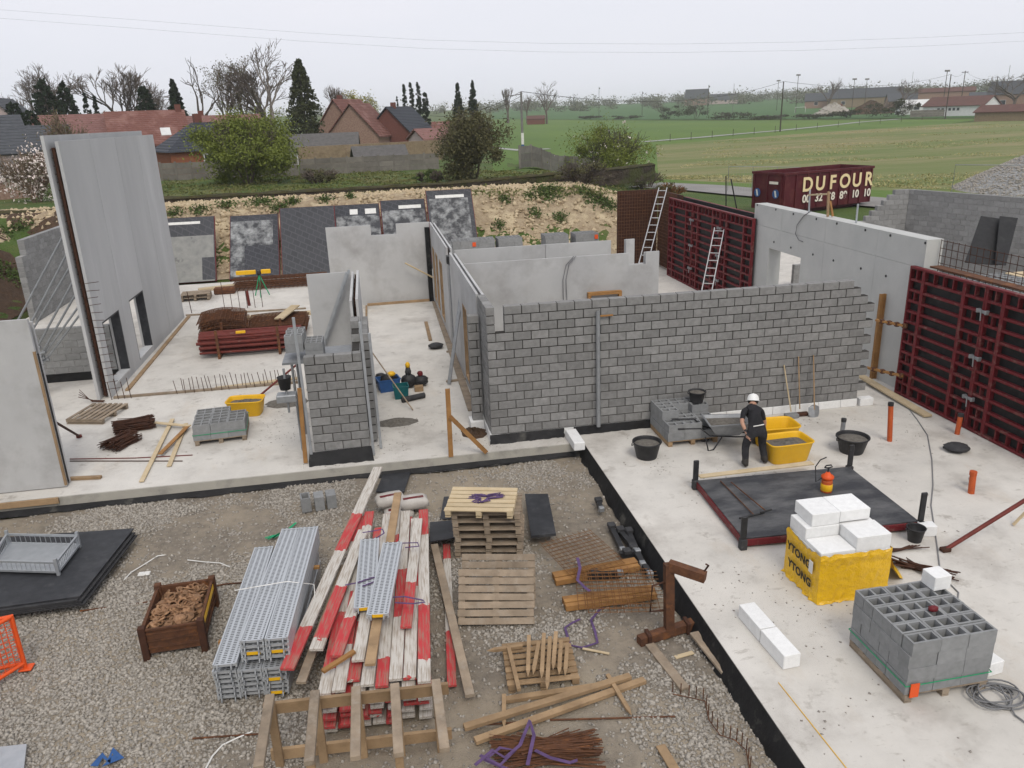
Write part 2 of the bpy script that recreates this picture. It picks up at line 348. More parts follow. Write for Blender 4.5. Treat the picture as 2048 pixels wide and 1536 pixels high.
P[:, 2] += .006*rg.rand(N0)
dens = .55*vnoise(P[:, 0], P[:, 1], .55, 1)+.3*vnoise(P[:, 0], P[:, 1], 1.6, 2)+.15*vnoise(P[:, 0], P[:, 1], 5, 5)
left = np.clip((-1.6-P[:, 0])/2.5, 0, 1)*np.clip((-2.2-P[:, 1])/1.5, 0, 1)
keep = rg.rand(N0) < np.clip((dens-.45+.16*left)*6, .07, 1)
P = P[keep & in_view(P)]
V, F = stones(len(P), P, .011, .046); struct('gravel', npmesh('gravel', V, F, MATS['gravel_stone']), None, 'stuff')
# ---------------------------------------------------------------- embankment behind the slab
def bank_h(x, y):
    n = float(.5*math.sin(x*2.1+y*.9)*math.sin(y*3.3-x*.4)+.5*math.sin(x*5.3)*math.sin(y*6.1+x))
    return H(x, y)+.03+(.09*n+.12*rg.rand())*ss(23.2, 24.6, y)
V, F = grid(np.arange(-24, 13.6, .2), np.arange(23.25, 30.6, .2), bank_h); struct('embankment', npmesh('embankment', V, F, MATS['bank_soil'], False), None)
N0 = 15000
P = np.stack([rg.uniform(-24, 13.4, N0), 23.6+6.8*rg.rand(N0)**.8, np.zeros(N0)], -1)
k = rg.rand(N0) < np.clip((vnoise(P[:,0], P[:,1], .5, 7)-.25)*2.2+(P[:,1]-26)*.12, .08, 1); P = P[k]
P[:, 2] = [H(a, b)+.09 for a, b, _ in P]
V, F = stones(len(P), P, .06, .19, .75); struct('bank_rubble', npmesh('bank_rubble', V, F, MATS['bank_stone']), None, 'stuff')
# dark soil bank at the left
def lbank(x, y): return H(x, y)+.05+.16*rg.rand()
V, F = grid(np.arange(-24.5, -16.7, .35), np.arange(8, 30, .35), lbank); struct('soil_bank', npmesh('soil_bank', V, F, MATS['dark_soil'], False), None)
def leafmesh(pts, size, nrm_up=.0):                             # one small quad per point, any direction
    pts = np.asarray(pts, np.float32); n = len(pts)
    a = rg.normal(size=(n, 3)); a /= np.linalg.norm(a, axis=1)[:, None]; b = rg.normal(size=(n, 3)); b[:, 2] += nrm_up
    b -= a*(a*b).sum(1)[:, None]; b /= np.linalg.norm(b, axis=1)[:, None]
    s = (size*(.6+.8*rg.rand(n)))[:, None]; w = s*.5
    V = np.stack([pts-a*s*.5-b*w*.35, pts-b*w*.5+a*s*.05, pts+a*s*.5, pts+b*w*.5+a*s*.05], 1).reshape(-1, 3)
    return V, np.arange(4*n, dtype=np.int32).reshape(-1, 4)
# weeds on the bank
tuft = []
for px, py, r, n in [(1095,388,.9,900),(1190,400,.7,450),(1165,385,.5,250),(1215,415,.5,400),(1010,405,.35,160),(1060,398,.3,160),(1070,430,.4,150),(400,425,.5,250),(520,408,.6,420),(455,412,.5,250),(560,420,.5,250),(585,405,.4,200),(900,400,.3,160),(1120,440,.35,200),(1000,455,.3,150),(350,430,.4,160),(30,470,.8,500),(15,545,1.2,900),(650,402,.4,160),(700,395,.3,120)]:
    c = GT(px, py, .12, 30)
    q = rg.normal(size=(n, 3))*np.array([r*.55, r*.4, .1]); q[:, 2] = np.abs(q[:, 2])*1.2; q[:, :2] += np.array(c)[:2]
    q[:, 2] += [H(a, b)+.1 for a, b, _ in q]; tuft.append(q)
V, F = leafmesh(np.concatenate(tuft), .15, .3); struct('bank_weeds', npmesh('bank_weeds', V, F, MATS['weeds']), None, 'stuff')
# old stone retaining wall along the top of the bank
def poly_wall(name, pts, zb, h, th, m, cap=None, label='', seg=.6, rough=.05):
    t = thing(name, label, 'wall', (pts[0][0], pts[0][1], zb(*pts[0][:2])))
    L0 = []
    for (x0, y0), (x1, y1) in zip(pts, pts[1:]):
        n = max(1, int(math.hypot(x1-x0, y1-y0)/seg)); L0 += [(x0+(x1-x0)*i/n, y0+(y1-y0)*i/n) for i in range(n)]
    L0.append(pts[-1]); mb = MB(); mc = MB(); rings = []; rc = []
    for i, (x, y) in enumerate(L0):
        a, b_ = L0[max(0, i-1)], L0[min(len(L0)-1, i+1)]; dx, dy = b_[0]-a[0], b_[1]-a[1]; l = math.hypot(dx, dy); nx, ny = dy/l, -dx/l
        z = zb(x, y); j = lambda s=rough: random.uniform(-s, s)
        f = [(x+nx*(th/2+j()), y+ny*(th/2+j()), z-.5+(h+.5)*k/4) for k in range(5)]; g = [(x-nx*th/2, y-ny*th/2, z-.5+(h+.5)*k/4) for k in (4, 0)]
        rings.append(f+g); zt = z+h
        rc.append([(x+nx*(th/2+.05), y+ny*(th/2+.05), zt-.03), (x+nx*th*.3+j(), y+ny*th*.3, zt+.07+j()), (x-nx*th*.3+j(), y-ny*th*.3, zt+.08+j()), (x-nx*(th/2+.05), y-ny*(th/2+.05), zt-.03)])
    mb.rings(rings); obj('masonry', mb, m, t, True)
    if cap: mc.rings(rc); obj('mossy_coping', mc, cap, t, True)
    return t
poly_wall('stone_wall', [(-13.6,30.2),(-4,30.6),(1.5,31),(8,31.8),(13.5,33.2),(16.5,35.5)], lambda x, y: 2.95+.25*ss(2, 12, x), .48, .5, MATS['oldwall'], MATS['moss'], 'low old stone retaining wall with mossy coping above the sandy bank')
poly_wall('stone_wall', [(-30,27),(-20,28.5),(-13.9,30.1)], lambda x, y: 2.3, .95, .5, MATS['oldwall'], MATS['moss'], 'dark mossy old stone wall behind the tall concrete panels at the far left')
# ---------------------------------------------------------------- fields, road, path
def px_sheet(name, cs, nu, nv, off, m): return sheet(name, [GT(*c, start=25) for c in cs], nu, nv, off, m)
px_sheet('pasture_field', [(985,345),(1330,345),(1960,239),(985,238)], 20, 24, .04, MATS['pasture'])
def az(x, dist):                                                # land point in the direction of photo column x
    d = ray(x, 240); l = math.hypot(d.x, d.y); X, Y = CAM.x+d.x/l*dist, CAM.y+d.y/l*dist; return Vector((X, Y, H(X, Y)))
sheet('crop_field', [GT(985,238,start=25), GT(1960,236,start=25), az(2100, 1000), az(985, 1000)], 24, 40, .15, MATS['crop'])
mat('stubble', (.13,.155,.045), (.27,.215,.12), .5, .95, .6, 5, c3=(.115,.15,.04), s3=.08, f3=(.42,.62), stretch=(.22,1.3,1), rot=R(-14), bd=.1)
px_sheet('stubble_field', [(1318,368),(2250,420),(2250,222),(1312,291)], 30, 30, .06, MATS['stubble'])
px_sheet('verge', [(1300,372),(2200,440),(2200,405),(1310,360)], 24, 2, .09, MATS['pasture'])
def strip(name, pts, w, off, m):                                # band of constant width along ground points
    pts = [Vector((p.x, p.y, 0)) for p in pts]; V = []; fine = []
    for a, b_ in zip(pts, pts[1:]):
        n = max(2, int((b_-a).length/3)); fine += [a+(b_-a)*i/n for i in range(n)]
    fine.append(pts[-1])
    for i, p in enumerate(fine):
        t = fine[min(i+1, len(fine)-1)]-fine[max(i-1, 0)]; n = Vector((t.y, -t.x, 0)).normalized()
        for s in (-1, 1): q = p+n*w/2*s; V.append((q.x, q.y, H(q.x, q.y)+off))
    F = [(2*i, 2*i+1, 2*i+3, 2*i+2) for i in range(len(fine)-1)]
    return struct(name, npmesh(name, V, F, m), None)
strip('field_path', [GT(1285,285), GT(1400,276), GT(1560,262), GT(1720,245), GT(1800,239)], 2.2, .12, MATS['path_grey'])
strip('side_path', [GT(985,296), GT(1040,302), GT(1100,299)], 2.2, .12, MATS['path_grey'])
strip('road', [GT(1290,372), GT(1400,378), GT(1510,388), GT(1640,398), GT(1780,410), GT(2000,432)], 4.6, .12, MATS['asphalt'])
strip('car_park', [GT(1880,235), GT(1990,230), GT(2100,226)], 7, .14, MATS['path_grey'])
# dry stubble tufts in the field
a, b_, c, d = [GT(*q) for q in [(1330,360),(2120,390),(2120,232),(1420,285)]]
n = 30000; u, w = rg.rand(n), rg.rand(n)**1.6
P = ((np.array(a)[None]*(1-u)[:, None]+np.array(b_)[None]*u[:, None])*(1-w)[:, None]+(np.array(d)[None]*(1-u)[:, None]+np.array(c)[None]*u[:, None])*w[:, None])
ang = R(14); row = P[:, 0]*math.sin(ang)+P[:, 1]*math.cos(ang)
k = (vnoise(P[:, 0]*.3, row*1.6, .12, 11) > .47) & (vnoise(P[:, 0], row, .45, 12) > .45); P = P[k]
P[:, 2] = [H(x, y)+.12 for x, y, _ in P]
V, F = leafmesh(P, .17, 1.0); struct('stubble', npmesh('stubble', V, F, mat('straw', (.48,.42,.22), (.24,.24,.09), .4, .9)), None, 'stuff')
# ---------------------------------------------------------------- masonry
BM = {}
def brick_mesh(L, T, h, m):
    k = (round(L, 2), round(T, 2), round(h, 2), m, random.randrange(3))
    if k not in BM:
        j = lambda: random.uniform(-.003, .003); mb = MB(); mb.cb(0, 0, 0, L+j(), T, h+j()*.5, .006)
        mb.v = [(x, y+random.uniform(-.0025, .0025), z) for x, y, z in mb.v]; BM[k] = mb.mesh('brick', MATS[m])
    return BM[k]
def brick_wall(t, courses, T=.19, z0=0., m='block', mort=('mortar_dry', 'mortar_wet'), split=99, pitch=.2, part=300, offs=None, hid=None, L=.4):
    """courses: list of (s0, s1) from the bottom up in metres along the wall; joints are recessed; returns bricks"""
    n = 0; rest = MB(); core = [MB(), MB()]
    for ci, ext in enumerate(courses):
        for s0, s1 in ([ext] if not isinstance(ext, list) else ext):
            z = z0+ci*pitch; o = (ci % 2)*L/2 if offs is None else offs[ci]
            core[1 if ci >= split else 0].b(s0+.015, .014, z, s1-.015, T-.014, z+pitch-(.02 if ci == len(courses)-1 else 0))
            cuts = [s0]; k = math.floor((s0-o)/L)*L+o
            while k < s1+.01:
                if k > s0+.05 and k < s1-.05: cuts.append(k)
                k += L
            cuts.append(s1)
            for a, b_ in zip(cuts, cuts[1:]):
                l = b_-a-.02
                if l < .03: continue
                dy = random.uniform(-.003, .003)
                if n < part:
                    br = bpy.data.objects.new('brick', brick_mesh(l, T, pitch-.02, m)); COL.objects.link(br); br.parent = t
                    br.location = (a+.01+random.uniform(-.0015, .0015), dy, z+.006); br.rotation_euler = (0, 0, random.uniform(-.004, .004))
                else: rest.cb(a+.01, dy, z+.006, b_-.01, T+dy, z+pitch-.014, .006)
                n += 1
    for i, c in enumerate(core):
        if c.v: obj('mortar', c, MATS[mort[i]], t)
    if rest.v: o = obj('bricks_beyond', rest, MATS[m], t); o['kind'] = 'stuff'
    return n
# central wall
t = thing('block_wall', 'long grey concrete block wall with stepped right end behind the worker', 'wall', (0,0,.2))
ends = [9.2,9.4,9.2,9.4,9.2,9.4,9.2,9.4,9.2,9.4,9.2,9.4,9.2,9.0,8.8]
brick_wall(t, [(0 if i < 12 else .4, ends[i]) for i in range(15)], .19, 0, 'block', split=9, offs=[0 if i % 2 == 0 else .2 for i in range(15)])
# pale aerated base course and membrane
for a, b_, lab in [(3.95,9.2,'right part of white base course under the long block wall')]:
    tb = thing('base_course', 'row of white aerated concrete blocks under the long block wall', 'base course', (0,0,0))
    s = a
    while s < b_-.05:
        e_ = min(s+.6, b_); mb = MB(); mb.cb(s+.004, -.02, 0, e_-.004, .2, .196, .008); obj('base_block', mb, MATS['ytong'], tb); s = e_
    mb = MB(); mb.cb(9.26,-.06,.0,9.62,.14,.19,.008); obj('base_block', mb, MATS['ytong'], tb)
tb = thing('base_course', 'white aerated concrete base blocks under the left end of the block wall', 'base course', (0,0,0))
mb = MB(); mb.b(-.02,.0,0,.22,1.6,.196); obj('base_block', mb, MATS['ytong'], tb)
mb = MB(); mb.b(.225,.005,0,3.94,.2,.19); obj('base_block', mb, MATS['ytong'], tb)
mb = MB(); mb.cb(-.36,.9,0,-.03,1.32,.2,.006); obj('base_block', mb, MATS['ytong'], tb)
def flap(name, pts0, pts1, lab, n=24, amp=.025):               # hanging membrane between an upper and a lower line
    mb = MB(); rows = []
    for k in range(5):
        w = k/4; rows.append([Vector(pts0[0]).lerp(Vector(pts0[1]), i/n).lerp(Vector(pts1[0]).lerp(Vector(pts1[1]), i/n), w)+Vector((random.uniform(-amp, amp)*w, random.uniform(-amp, amp)*w, random.uniform(-amp, amp)*.6*w)) for i in range(n+1)])
    vs = [v for r in rows for v in r]; fs = [(j*(n+1)+i, j*(n+1)+i+1, (j+1)*(n+1)+i+1, (j+1)*(n+1)+i) for j in range(4) for i in range(n)]
    back = [v+Vector((.004, .006, -.004)) for v in vs]; nn = len(vs)
    mb.add(vs+back, fs+[tuple(x+nn for x in f[::-1]) for f in fs], True)
    return single(name, mb, MATS['membrane'], lab, 'membrane')
flap('membrane', [(-.03,-.012,.2),(1.72,-.012,.2)], [(-.05,-.12,-.02),(1.7,-.10,.004)], 'black waterproofing membrane along the foot of the block wall corner')
flap('membrane', [(1.95,-.012,.2),(3.95,-.012,.2)], [(1.95,-.07,.006),(3.95,-.06,.006)], 'black membrane strip behind the upright pipe at the block wall foot', amp=.012)
flap('membrane', [(-16.4,-.537,-.19),(2.04,-.537,-.18)], [(-16.4,-.61,-.29),(2.1,-.62,-.285)], 'long black membrane strip along the front edge of the slab', 90, .03)
flap('membrane', [(2.03,-.5,.012),(2.03,-16,.012)], [(1.9,-.62,-.31),(1.87,-16,-.33)], 'black ribbed membrane down the side edge of the right slab', 90, .03)
flap('membrane', [(-4.08,-.03,.22),(-2.72,-.03,.24)], [(-4.12,-.36,-.05),(-2.66,-.42,-.08)], 'loose black membrane flap at the foot of the small block pier', 14, .03)
# return wall at the left corner of the block wall
t = thing('return_wall', 'short block return wall at the corner, open bay beside it', 'wall', (.0,1.4,.2), -math.pi/2)
brick_wall(t, [(0, 1.195) for i in range(12)]+[(0, 1.4)]*3, .19, 0, 'block', split=9, offs=[.1 if i % 2 else .3 for i in range(15)])
t = thing('block_jamb', 'dark narrow block jamb beside the corridor window frames', 'wall', (-.3,1.0,.2))
brick_wall(t, [(0, .27)]*13, .19, 0, 'block', mort=('mortar_wet','mortar_wet'))
# small block pier
t = thing('block_pier', 'block pier with eleven courses between the corridor and left room', 'wall', (-3.98,0,.22))
brick_wall(t, [(0, 1.24)]*11, .19, 0, 'block', split=8, offs=[.24 if i % 2 == 0 else .04 for i in range(11)])
t = thing('pier_return', 'block return behind the small pier, stepped upward', 'wall', (-2.96,1.75,.22), -math.pi/2)
brick_wall(t, [(0, 1.55)]*11+[(0, .9), (0, .45)], .19, 0, 'block', split=8)
t = thing('corridor_lining', 'narrow dark block strip along the left side of the corridor', 'wall', (-2.7,2.4,.05), -math.pi/2)
brick_wall(t, [(0, 1.7)]*13, .12, 0, 'block', mort=('mortar_wet','mortar_wet'))
# low block wall at the left and tall far-left wall
t = thing('block_wall', 'low grey block wall between the front panel and the tall panels', 'wall', (-13.2,7.9,.25))
brick_wall(t, [(0, 2.95)]*7, .19, 0, 'block_right', mort=('mortar_pale','mortar_pale'))
mb = MB(); mb.b(-13.2,7.88,0,-10.26,8.09,.246); single('base_strip', mb, MATS['membrane'], 'black sealed base strip under the low left block wall', 'base strip')
t = thing('block_wall', 'tall grey block wall at the far left with a stepped near end', 'wall', (-15.9,22.6,0), -math.pi/2)
brick_wall(t, [(0, 6.1)]*13+[(0, 5.6)]*3, .24, 0, 'block_right', mort=('mortar_pale','mortar_pale'))
# stepped block wall at the right
zt = 3.73; e2 = G(2048,395,zt); dr = Vector((e2.x-19.42, e2.y-12.95, 0)); ln = dr.length*1.45
t = thing('block_wall', 'pale block wall with a staircase left end behind the cast concrete wall', 'wall', (14.6,12.95,.13))
st = [0 if i < 4 else .2*(i-3)+.3*(i-3)*.35 for i in range(18)]
brick_wall(t, [(max(0, 4.18-.22*(17-i)-.02*(17-i)), 4.9) if i > 3 else (0, 4.9) for i in range(18)], .19, 0, 'block_right', mort=('mortar_pale','mortar_pale'))
t = thing('block_wall', 'pale block wall running to the right edge with dark sheets leaning on it', 'wall', (19.42,12.95,.13), math.atan2(dr.y, dr.x))
brick_wall(t, [(0, ln)]*18, .19, 0, 'block_right', mort=('mortar_pale','mortar_pale'))
# ---------------------------------------------------------------- precast double walls (two leaves and a core gap)
def wall_leaf(mb, p, q, z0, z1, th, holes=(), nsign=1):
    """slab from p to q (ground points) with rectangular openings (s0, s1, z0, z1); th to the left of p->q"""
    p, q = Vector((*p, 0)), Vector((*q, 0)); L = (q-p).length; d = (q-p)/L; n = Vector((-d.y, d.x, 0))*nsign
    S = sorted(set([0, L]+[min(L, max(0, h[i])) for h in holes for i in (0, 1)])); Z = sorted(set([z0, z1]+[min(z1, max(z0, h[i])) for h in holes for i in (2, 3)]))
    for a, b_ in zip(S, S[1:]):
        zz = []                                             # merge vertically
        for c, e_ in zip(Z, Z[1:]):
            ms, mz = (a+b_)/2, (c+e_)/2
            if any(h[0] < ms < h[1] and h[2] < mz < h[3] for h in holes): zz.append(None)
            elif zz and zz[-1]: zz[-1] = (zz[-1][0], e_)
            else: zz.append((c, e_))
        for r in zz:
            if r:
                A, B = p+d*a, p+d*b_; c8 = [A, B, B+n*th, A+n*th]
                if nsign < 0: c8 = c8[::-1]
                mb.hexa([(v.x, v.y, r[0]) for v in c8]+[(v.x, v.y, r[1]) for v in c8])
def double_wall(name, label, p, q, top=3.2, th=.2, leaf=.06, holes=(), m='panel_plain', z0=.0, side=1, joints=()):
    t = thing(name, label, 'wall', (*p, z0)); P_, Q_ = Vector((*p, 0)), Vector((*q, 0)); d = (Q_-P_).normalized(); n = Vector((-d.y, d.x, 0))*side
    L = (Q_-P_).length; js = [0]+list(joints)+[L]
    for a, b_ in zip(js, js[1:]):
        for k, off in ((0, 0), (1, th-leaf)):
            mb = MB(); A = P_+d*(a+.006)+n*off; B = P_+d*(b_-.006)+n*off
            hh = [(h[0]-a-.006, h[1]-a-.006, h[2], h[3]) for h in holes if h[0] < b_ and h[1] > a]
            wall_leaf(mb, (A.x, A.y), (B.x, B.y), z0, top-(.03 if k else 0), leaf, hh, side); obj('leaf', mb, MATS[m], t, True)
    mb = MB()
    for k in range(int(L/.6)):                              # lattice girders seen in the gap
        a = .3+k*.6
        if any(h[0]-.05 < a < h[1]+.05 for h in holes): continue
        c = P_+d*a+n*th*.5
        mb.tube([(c.x, c.y, z0+.05), (c.x, c.y, top-.06)], .02, 4)
    if mb.v: obj('lattice_bars', mb, MATS['rust_dark'], t, True)
    return t
double_wall('precast_wall', 'precast grey concrete back wall with a notch cut in its top', (-4.1,15.4), (-.02,15.4), holes=[(1.75,2.75,2.78,9)], joints=[])
mb = MB(); mb.b(-.23,15.2,0,-.04,15.39,3.0); single('corner_strip', mb, MATS['membrane'], 'black sealing strip in the far right corner of the corridor', 'seal strip')
double_wall('precast_wall', 'precast corridor wall with timber framed openings near the far corner', (-.02,15.3), (-.02,8.6), holes=[(.7,1.6,.25,2.35),(2.1,3.0,.25,2.35),(3.7,4.8,.25,2.35)], joints=[3.35])
double_wall('precast_wall', 'precast corridor wall next to the block corner with two framed openings', (-.02,7.6), (-.02,1.42), holes=[(3.1,3.95,.2,2.3),(4.3,5.2,.2,2.3)], joints=[2.8])
double_wall('precast_wall', 'long low-looking precast room wall nearest behind the block wall', (.2,5.45), (6.0,5.5), holes=[(4.85,5.38,2.84,9)], joints=[])
double_wall('precast_wall', 'precast room wall further back beside the block pallets', (.2,7.95), (5.28,7.98), joints=[2.9])
double_wall('precast_wall', 'narrow free standing precast wall stub beyond the notched wall', (5.78,8.0), (6.08,8.0))
double_wall('precast_wall', 'plain precast panel behind the ladder on the left of the corridor', (-4.17,5.4), (-2.98,5.4))
double_wall('precast_wall', 'double precast wall seen end on behind the block pier', (-2.75,5.6), (-2.75,1.8), side=-1, joints=[2.4])
# timber frames in the corridor openings
def win_frame(X, y0, y1, z0, z1, lab, deep=.18):
    t = thing('window_frame', lab, 'frame', (X, y0, z0), 0); w = .05
    for nm, a in (('jamb', (X, y0, z0, X+deep, y0+w, z1)), ('jamb', (X, y1-w, z0, X+deep, y1, z1)), ('head', (X, y0+w, z1-w, X+deep, y1-w, z1)), ('sill', (X, y0+w, z0, X+deep, y1-w, z0+w)), ('rail', (X+.05, y0+w, (z0+z1)/2-.03, X+.1, y1-w, (z0+z1)/2+.03))):
        mb = MB(); mb.b(*a); obj(nm, mb, MATS['timber'], t, True)
    return t
for i, (a, b_) in enumerate([(13.7,14.6),(12.3,13.2),(10.5,11.6)]):
    win_frame(-.03, a+.01, b_-.01, .26, 2.34, ['timber frame in the farthest corridor opening','timber frame in the middle far corridor opening','wide timber frame in the third corridor opening from the back'][i])
win_frame(-.03, 3.66, 4.49, .21, 2.29, 'timber frame in the corridor opening further from the block corner')
win_frame(-.03, 2.41, 3.29, .21, 2.29, 'timber frame in the corridor opening next to the block corner')
zd = GY(1210,583,5.35).z; xa, xb = GY(1176,590,5.35).x, GY(1243,585,5.35).x; mb = MB(); mb.b(xa,5.3,zd-.09,xb,5.445,zd); mb.b(xa,5.3,0,xa+.09,5.445,zd-.09); mb.b(xb-.09,5.3,0,xb,5.445,zd-.09); single('door_lining', mb, MATS['timber_orange'], 'timber lining of an opening seen just above the block wall top', 'frame')
# steel column between the two corridor walls
t = thing('steel_column', 'galvanised column between the two corridor walls with black cap', 'column', (.06,8.1,0)); mb = MB()
mb.b(-.08,-.08,0,.08,.08,2.75); obj('shaft', mb, MATS['galv_dull'], t); mb = MB(); mb.b(-.13,-.13,2.78,.13,.13,3.02); obj('cap', mb, MATS['black_plastic'], t)
# tall precast panels at the left, two leaves
t = thing('tall_panel_wall', 'very tall precast double wall with two window openings at left', 'wall', (-9.9,5.9,0))
hol = [(6.35,7.95,.2,2.07),(9.05,10.7,.17,2.1)]; js = [5.9,8.35,10.75,13.2,15.55]
for a, b_ in zip(js, js[1:]):
    mb = MB(); wall_leaf(mb, (-9.9, a+.008), (-9.9, b_-.008), 0, 6.9, .08, [(h[0]-a-.008, h[1]-a-.008, h[2], h[3]) for h in hol if h[0] < b_ and h[1] > a]); obj('outer_leaf', mb, MATS['panel'], t, True)
js = [5.75,9.3,15.1]
for a, b_ in zip(js, js[1:]):
    mb = MB(); wall_leaf(mb, (-10.16, a+.008), (-10.16, b_-.008), 0, 7.05, .08, [(h[0]-a-.008, h[1]-a-.008, h[2], h[3]) for h in hol if h[0] < b_ and h[1] > a]); obj('inner_leaf', mb, MATS['panel'], t, True)
mb = MB()
for k in range(16):
    y = 6.0 if k == 0 else 6.0+k*.6
    if any(h[0]-.1 < y < h[1]+.1 for h in hol): continue
    mb.tube([(-10.07, y, .05), (-10.07, y, 6.75)], .05 if k == 0 else .03, 5)
for k in range(34): mb.tube([(-10.15, 5.98, .1+k*.2), (-9.99, 5.98, .1+k*.2)], .008, 4)
obj('lattice_bars', mb, MATS['rust_dark'], t, True)
for k in range(16):
    z = .25+k*.2; mb = MB(); mb.tube([(-10.07, 5.92, z), (-9.6-random.uniform(0, .12), 5.88, z+random.uniform(-.02, .05))], .008, 4); obj('starter_bar', mb, MATS['rust_dark'], t, True)
for h in hol:
    mb = MB(); mb.b(-10.155,h[0]+.003,h[2]-.002,-9.905,h[0]+.05,h[3]); mb.b(-10.155,h[1]-.05,h[2],-9.905,h[1]-.003,h[3]); mb.b(-10.155,h[0]+.05,h[3]-.05,-9.905,h[1]-.05,h[3]-.002); obj('opening_lining', mb, MATS['ply_black'], t, True)
    mb = MB(); mb.b(-10.15,h[0]+.05,h[2]+.002,-9.89,h[1]-.05,h[2]+.05); obj('sill', mb, MATS['panel_edge'], t, True)
# front-left panel
t = thing('front_panel', 'smooth grey precast panel cut by the left edge of the picture', 'wall', (-9.12,-.05,0))
for y, nm in ((-.06, 'front_leaf'), (.16, 'rear_leaf')):
    mb = MB(); mb.b(-13.5,y,.02,-9.12-(.02 if y > 0 else 0),y+.07,3.66-(.1 if y > 0 else 0)); obj(nm, mb, MATS['panel_plain'], t, True)
mb = MB(); mb.b(-9.2,.015,.05,-9.14,.155,2.9); obj('edge_seal', mb, MATS['membrane'], t, True)
mb = MB(); mb.b(-9.16,-.07,.05,-9.115,-.02,3.0); obj('edge_strip', mb, MATS['timber'], t, True)
# ---------------------------------------------------------------- cast in place wall with tie holes
t = thing('cast_wall', 'smooth cast concrete wall with tie holes, joint lines and openings', 'wall', (10.9,.45,0))
hol = [(6.12,8.2,1.0,2.58),(4.95,5.35,.9,1.62)]; zj = 3.25; yj = [.45,2.38,4.88,7.48,9.4]
for a, b_ in zip(yj, yj[1:]):
    for z0, z1 in ((0, zj), (zj, 3.95)):
        mb = MB(); wall_leaf(mb, (10.9, b_-.003), (10.9, a+.003), z0+.003, z1-.003, .45, [(b_-h[1], b_-h[0], h[2], h[3]) for h in hol if h[0] < b_ and h[1] > a and z0 == 0]); obj('pour_panel', mb, MATS['cast'], t, True)
mb = MB(); mb.b(10.92,.46,.02,11.33,9.39,.9); mb.b(10.92,.46,3.2,11.33,9.39,3.9); mb.b(10.92,.47,.9,11.33,4.9,3.2); obj('core', mb, MATS['cast'], t, True)
for px, py in [(1515,410),(1552,419),(1587,428),(1633,438),(1674,447),(1731,460),(1781,471),(1851,486),(1548,484),(1582,495),(1626,509),(1667,521),(1722,537),(1772,552)]:
    p = GX(px, py, 10.9); mb = MB(); mb.tube([(10.888, p.y, p.z), (10.93, p.y, p.z)], .035, 10); obj('tie_hole', mb, MATS['black_plastic'], t, True)
# ---------------------------------------------------------------- reusable site things
def V2(p): return (p.x, p.y, p.z)
def pallet_parts(t, w=1.2, d=.8, m='timber_grey', nb=7, bw=.1, h=.144, off=(0,0,0)):
    """w along x (top boards run along x), centred on the thing"""
    ox, oy, oz = off
    tb = MB(); tb.cb(-w/2, -bw/2, 0, w/2, bw/2, .022, .003); me = tb.mesh('board', MATS[m])
    for i in range(nb):
        o = bpy.data.objects.new('board', me); COL.objects.link(o); o.parent = t; o.location = (ox+random.uniform(-.006, .006), oy-d/2+bw/2+(d-bw)*i/(nb-1), oz+h-.022); o.rotation_euler = (0, 0, random.uniform(-.012, .012))
    sb = MB(); sb.cb(-.05, -d/2, 0, .05, d/2, .078, .003); me2 = sb.mesh('bearer', MATS[m])
    bb = MB(); bb.cb(-.05, -d/2, 0, .05, d/2, .022, .003); me3 = bb.mesh('base_board', MATS[m])
    for x in (-w/2+.06, 0, w/2-.06):
        o = bpy.data.objects.new('bearer', me2); COL.objects.link(o); o.parent = t; o.location = (ox+x, oy, oz+h-.101)
        o = bpy.data.objects.new('base_board', me3); COL.objects.link(o); o.parent = t; o.location = (ox+x, oy, oz)
def pallet(loc, rz, label, w=1.2, d=.8, m='timber_grey', nb=7, bw=.1, group=None):
    t = thing('pallet', label, 'pallet', loc, rz, group); pallet_parts(t, w, d, m, nb, bw); return t
def hollow(L=.39, Wd=.19, h=.19, m='block_new', n=2):
    k = ('hollow', L, Wd, h, m, n)
    if k not in BM:
        mb = MB(); wl = .028; mb.b(0,0,0,L,wl,h); mb.b(0,Wd-wl,0,L,Wd,h)
        for i in range(n+1):
            x = (L-wl)*i/n; mb.b(x,wl,0.002,x+wl,Wd-wl,h-.001)
        BM[k] = mb.mesh('block', MATS[m])
    return BM[k]
def put(me, name, t, loc, rz=0., ry=0., rx=0.):
    o = bpy.data.objects.new(name, me); COL.objects.link(o); o.parent = t; o.location = loc; o.rotation_euler = (rx, ry, rz); return o
def block_stack(loc, rz, label, nx, ny, nz, skip=lambda i, j, k: False, w=None, d=None, m='block_new', group=None, strap='green_rope', tagc=None, cells=2, BL=.39, BW=.19, base='timber_grey'):
    """stack of hollow blocks on a pallet, origin at the near-left corner"""
    W_, D_ = nx*(BL+.005), ny*(BW+.005); t = thing('block_pallet', label, 'block pallet', loc, rz, group)
    pallet_parts(t, W_, D_, base, 6, .09, .13, (W_/2, D_/2, 0)); me = hollow(BL, BW, .19, m, cells)
    for k in range(nz):
        for i in range(nx):
            for j in range(ny):
                if skip(i, j, k): continue
                s = .004 if k < nz-1 else .01; sh = .012*((k % 2)-.5)
                put(me, 'block', t, (i*(BL+.005)+random.uniform(-s, s)+sh, j*(BW+.005)+random.uniform(-s, s), .132+k*.192), random.uniform(-.01, .01))
    if strap:
        mb = MB(); z = .132+.14; e_ = .016
        pts = [(-e_,-e_),(W_+e_,-e_),(W_+e_,D_+e_),(-e_,D_+e_)]
        for a, b_ in zip(pts, pts[1:]+pts[:1]): mb.bar((*a, z), (*b_, z), .004, .014)
        obj('strap', mb, MATS[strap], t)
    if tagc:
        mb = MB(); mb.b(*tagc[:3], *tagc[3:]); obj('orange_tag', mb, MATS['orange_bright'], t)
    return t
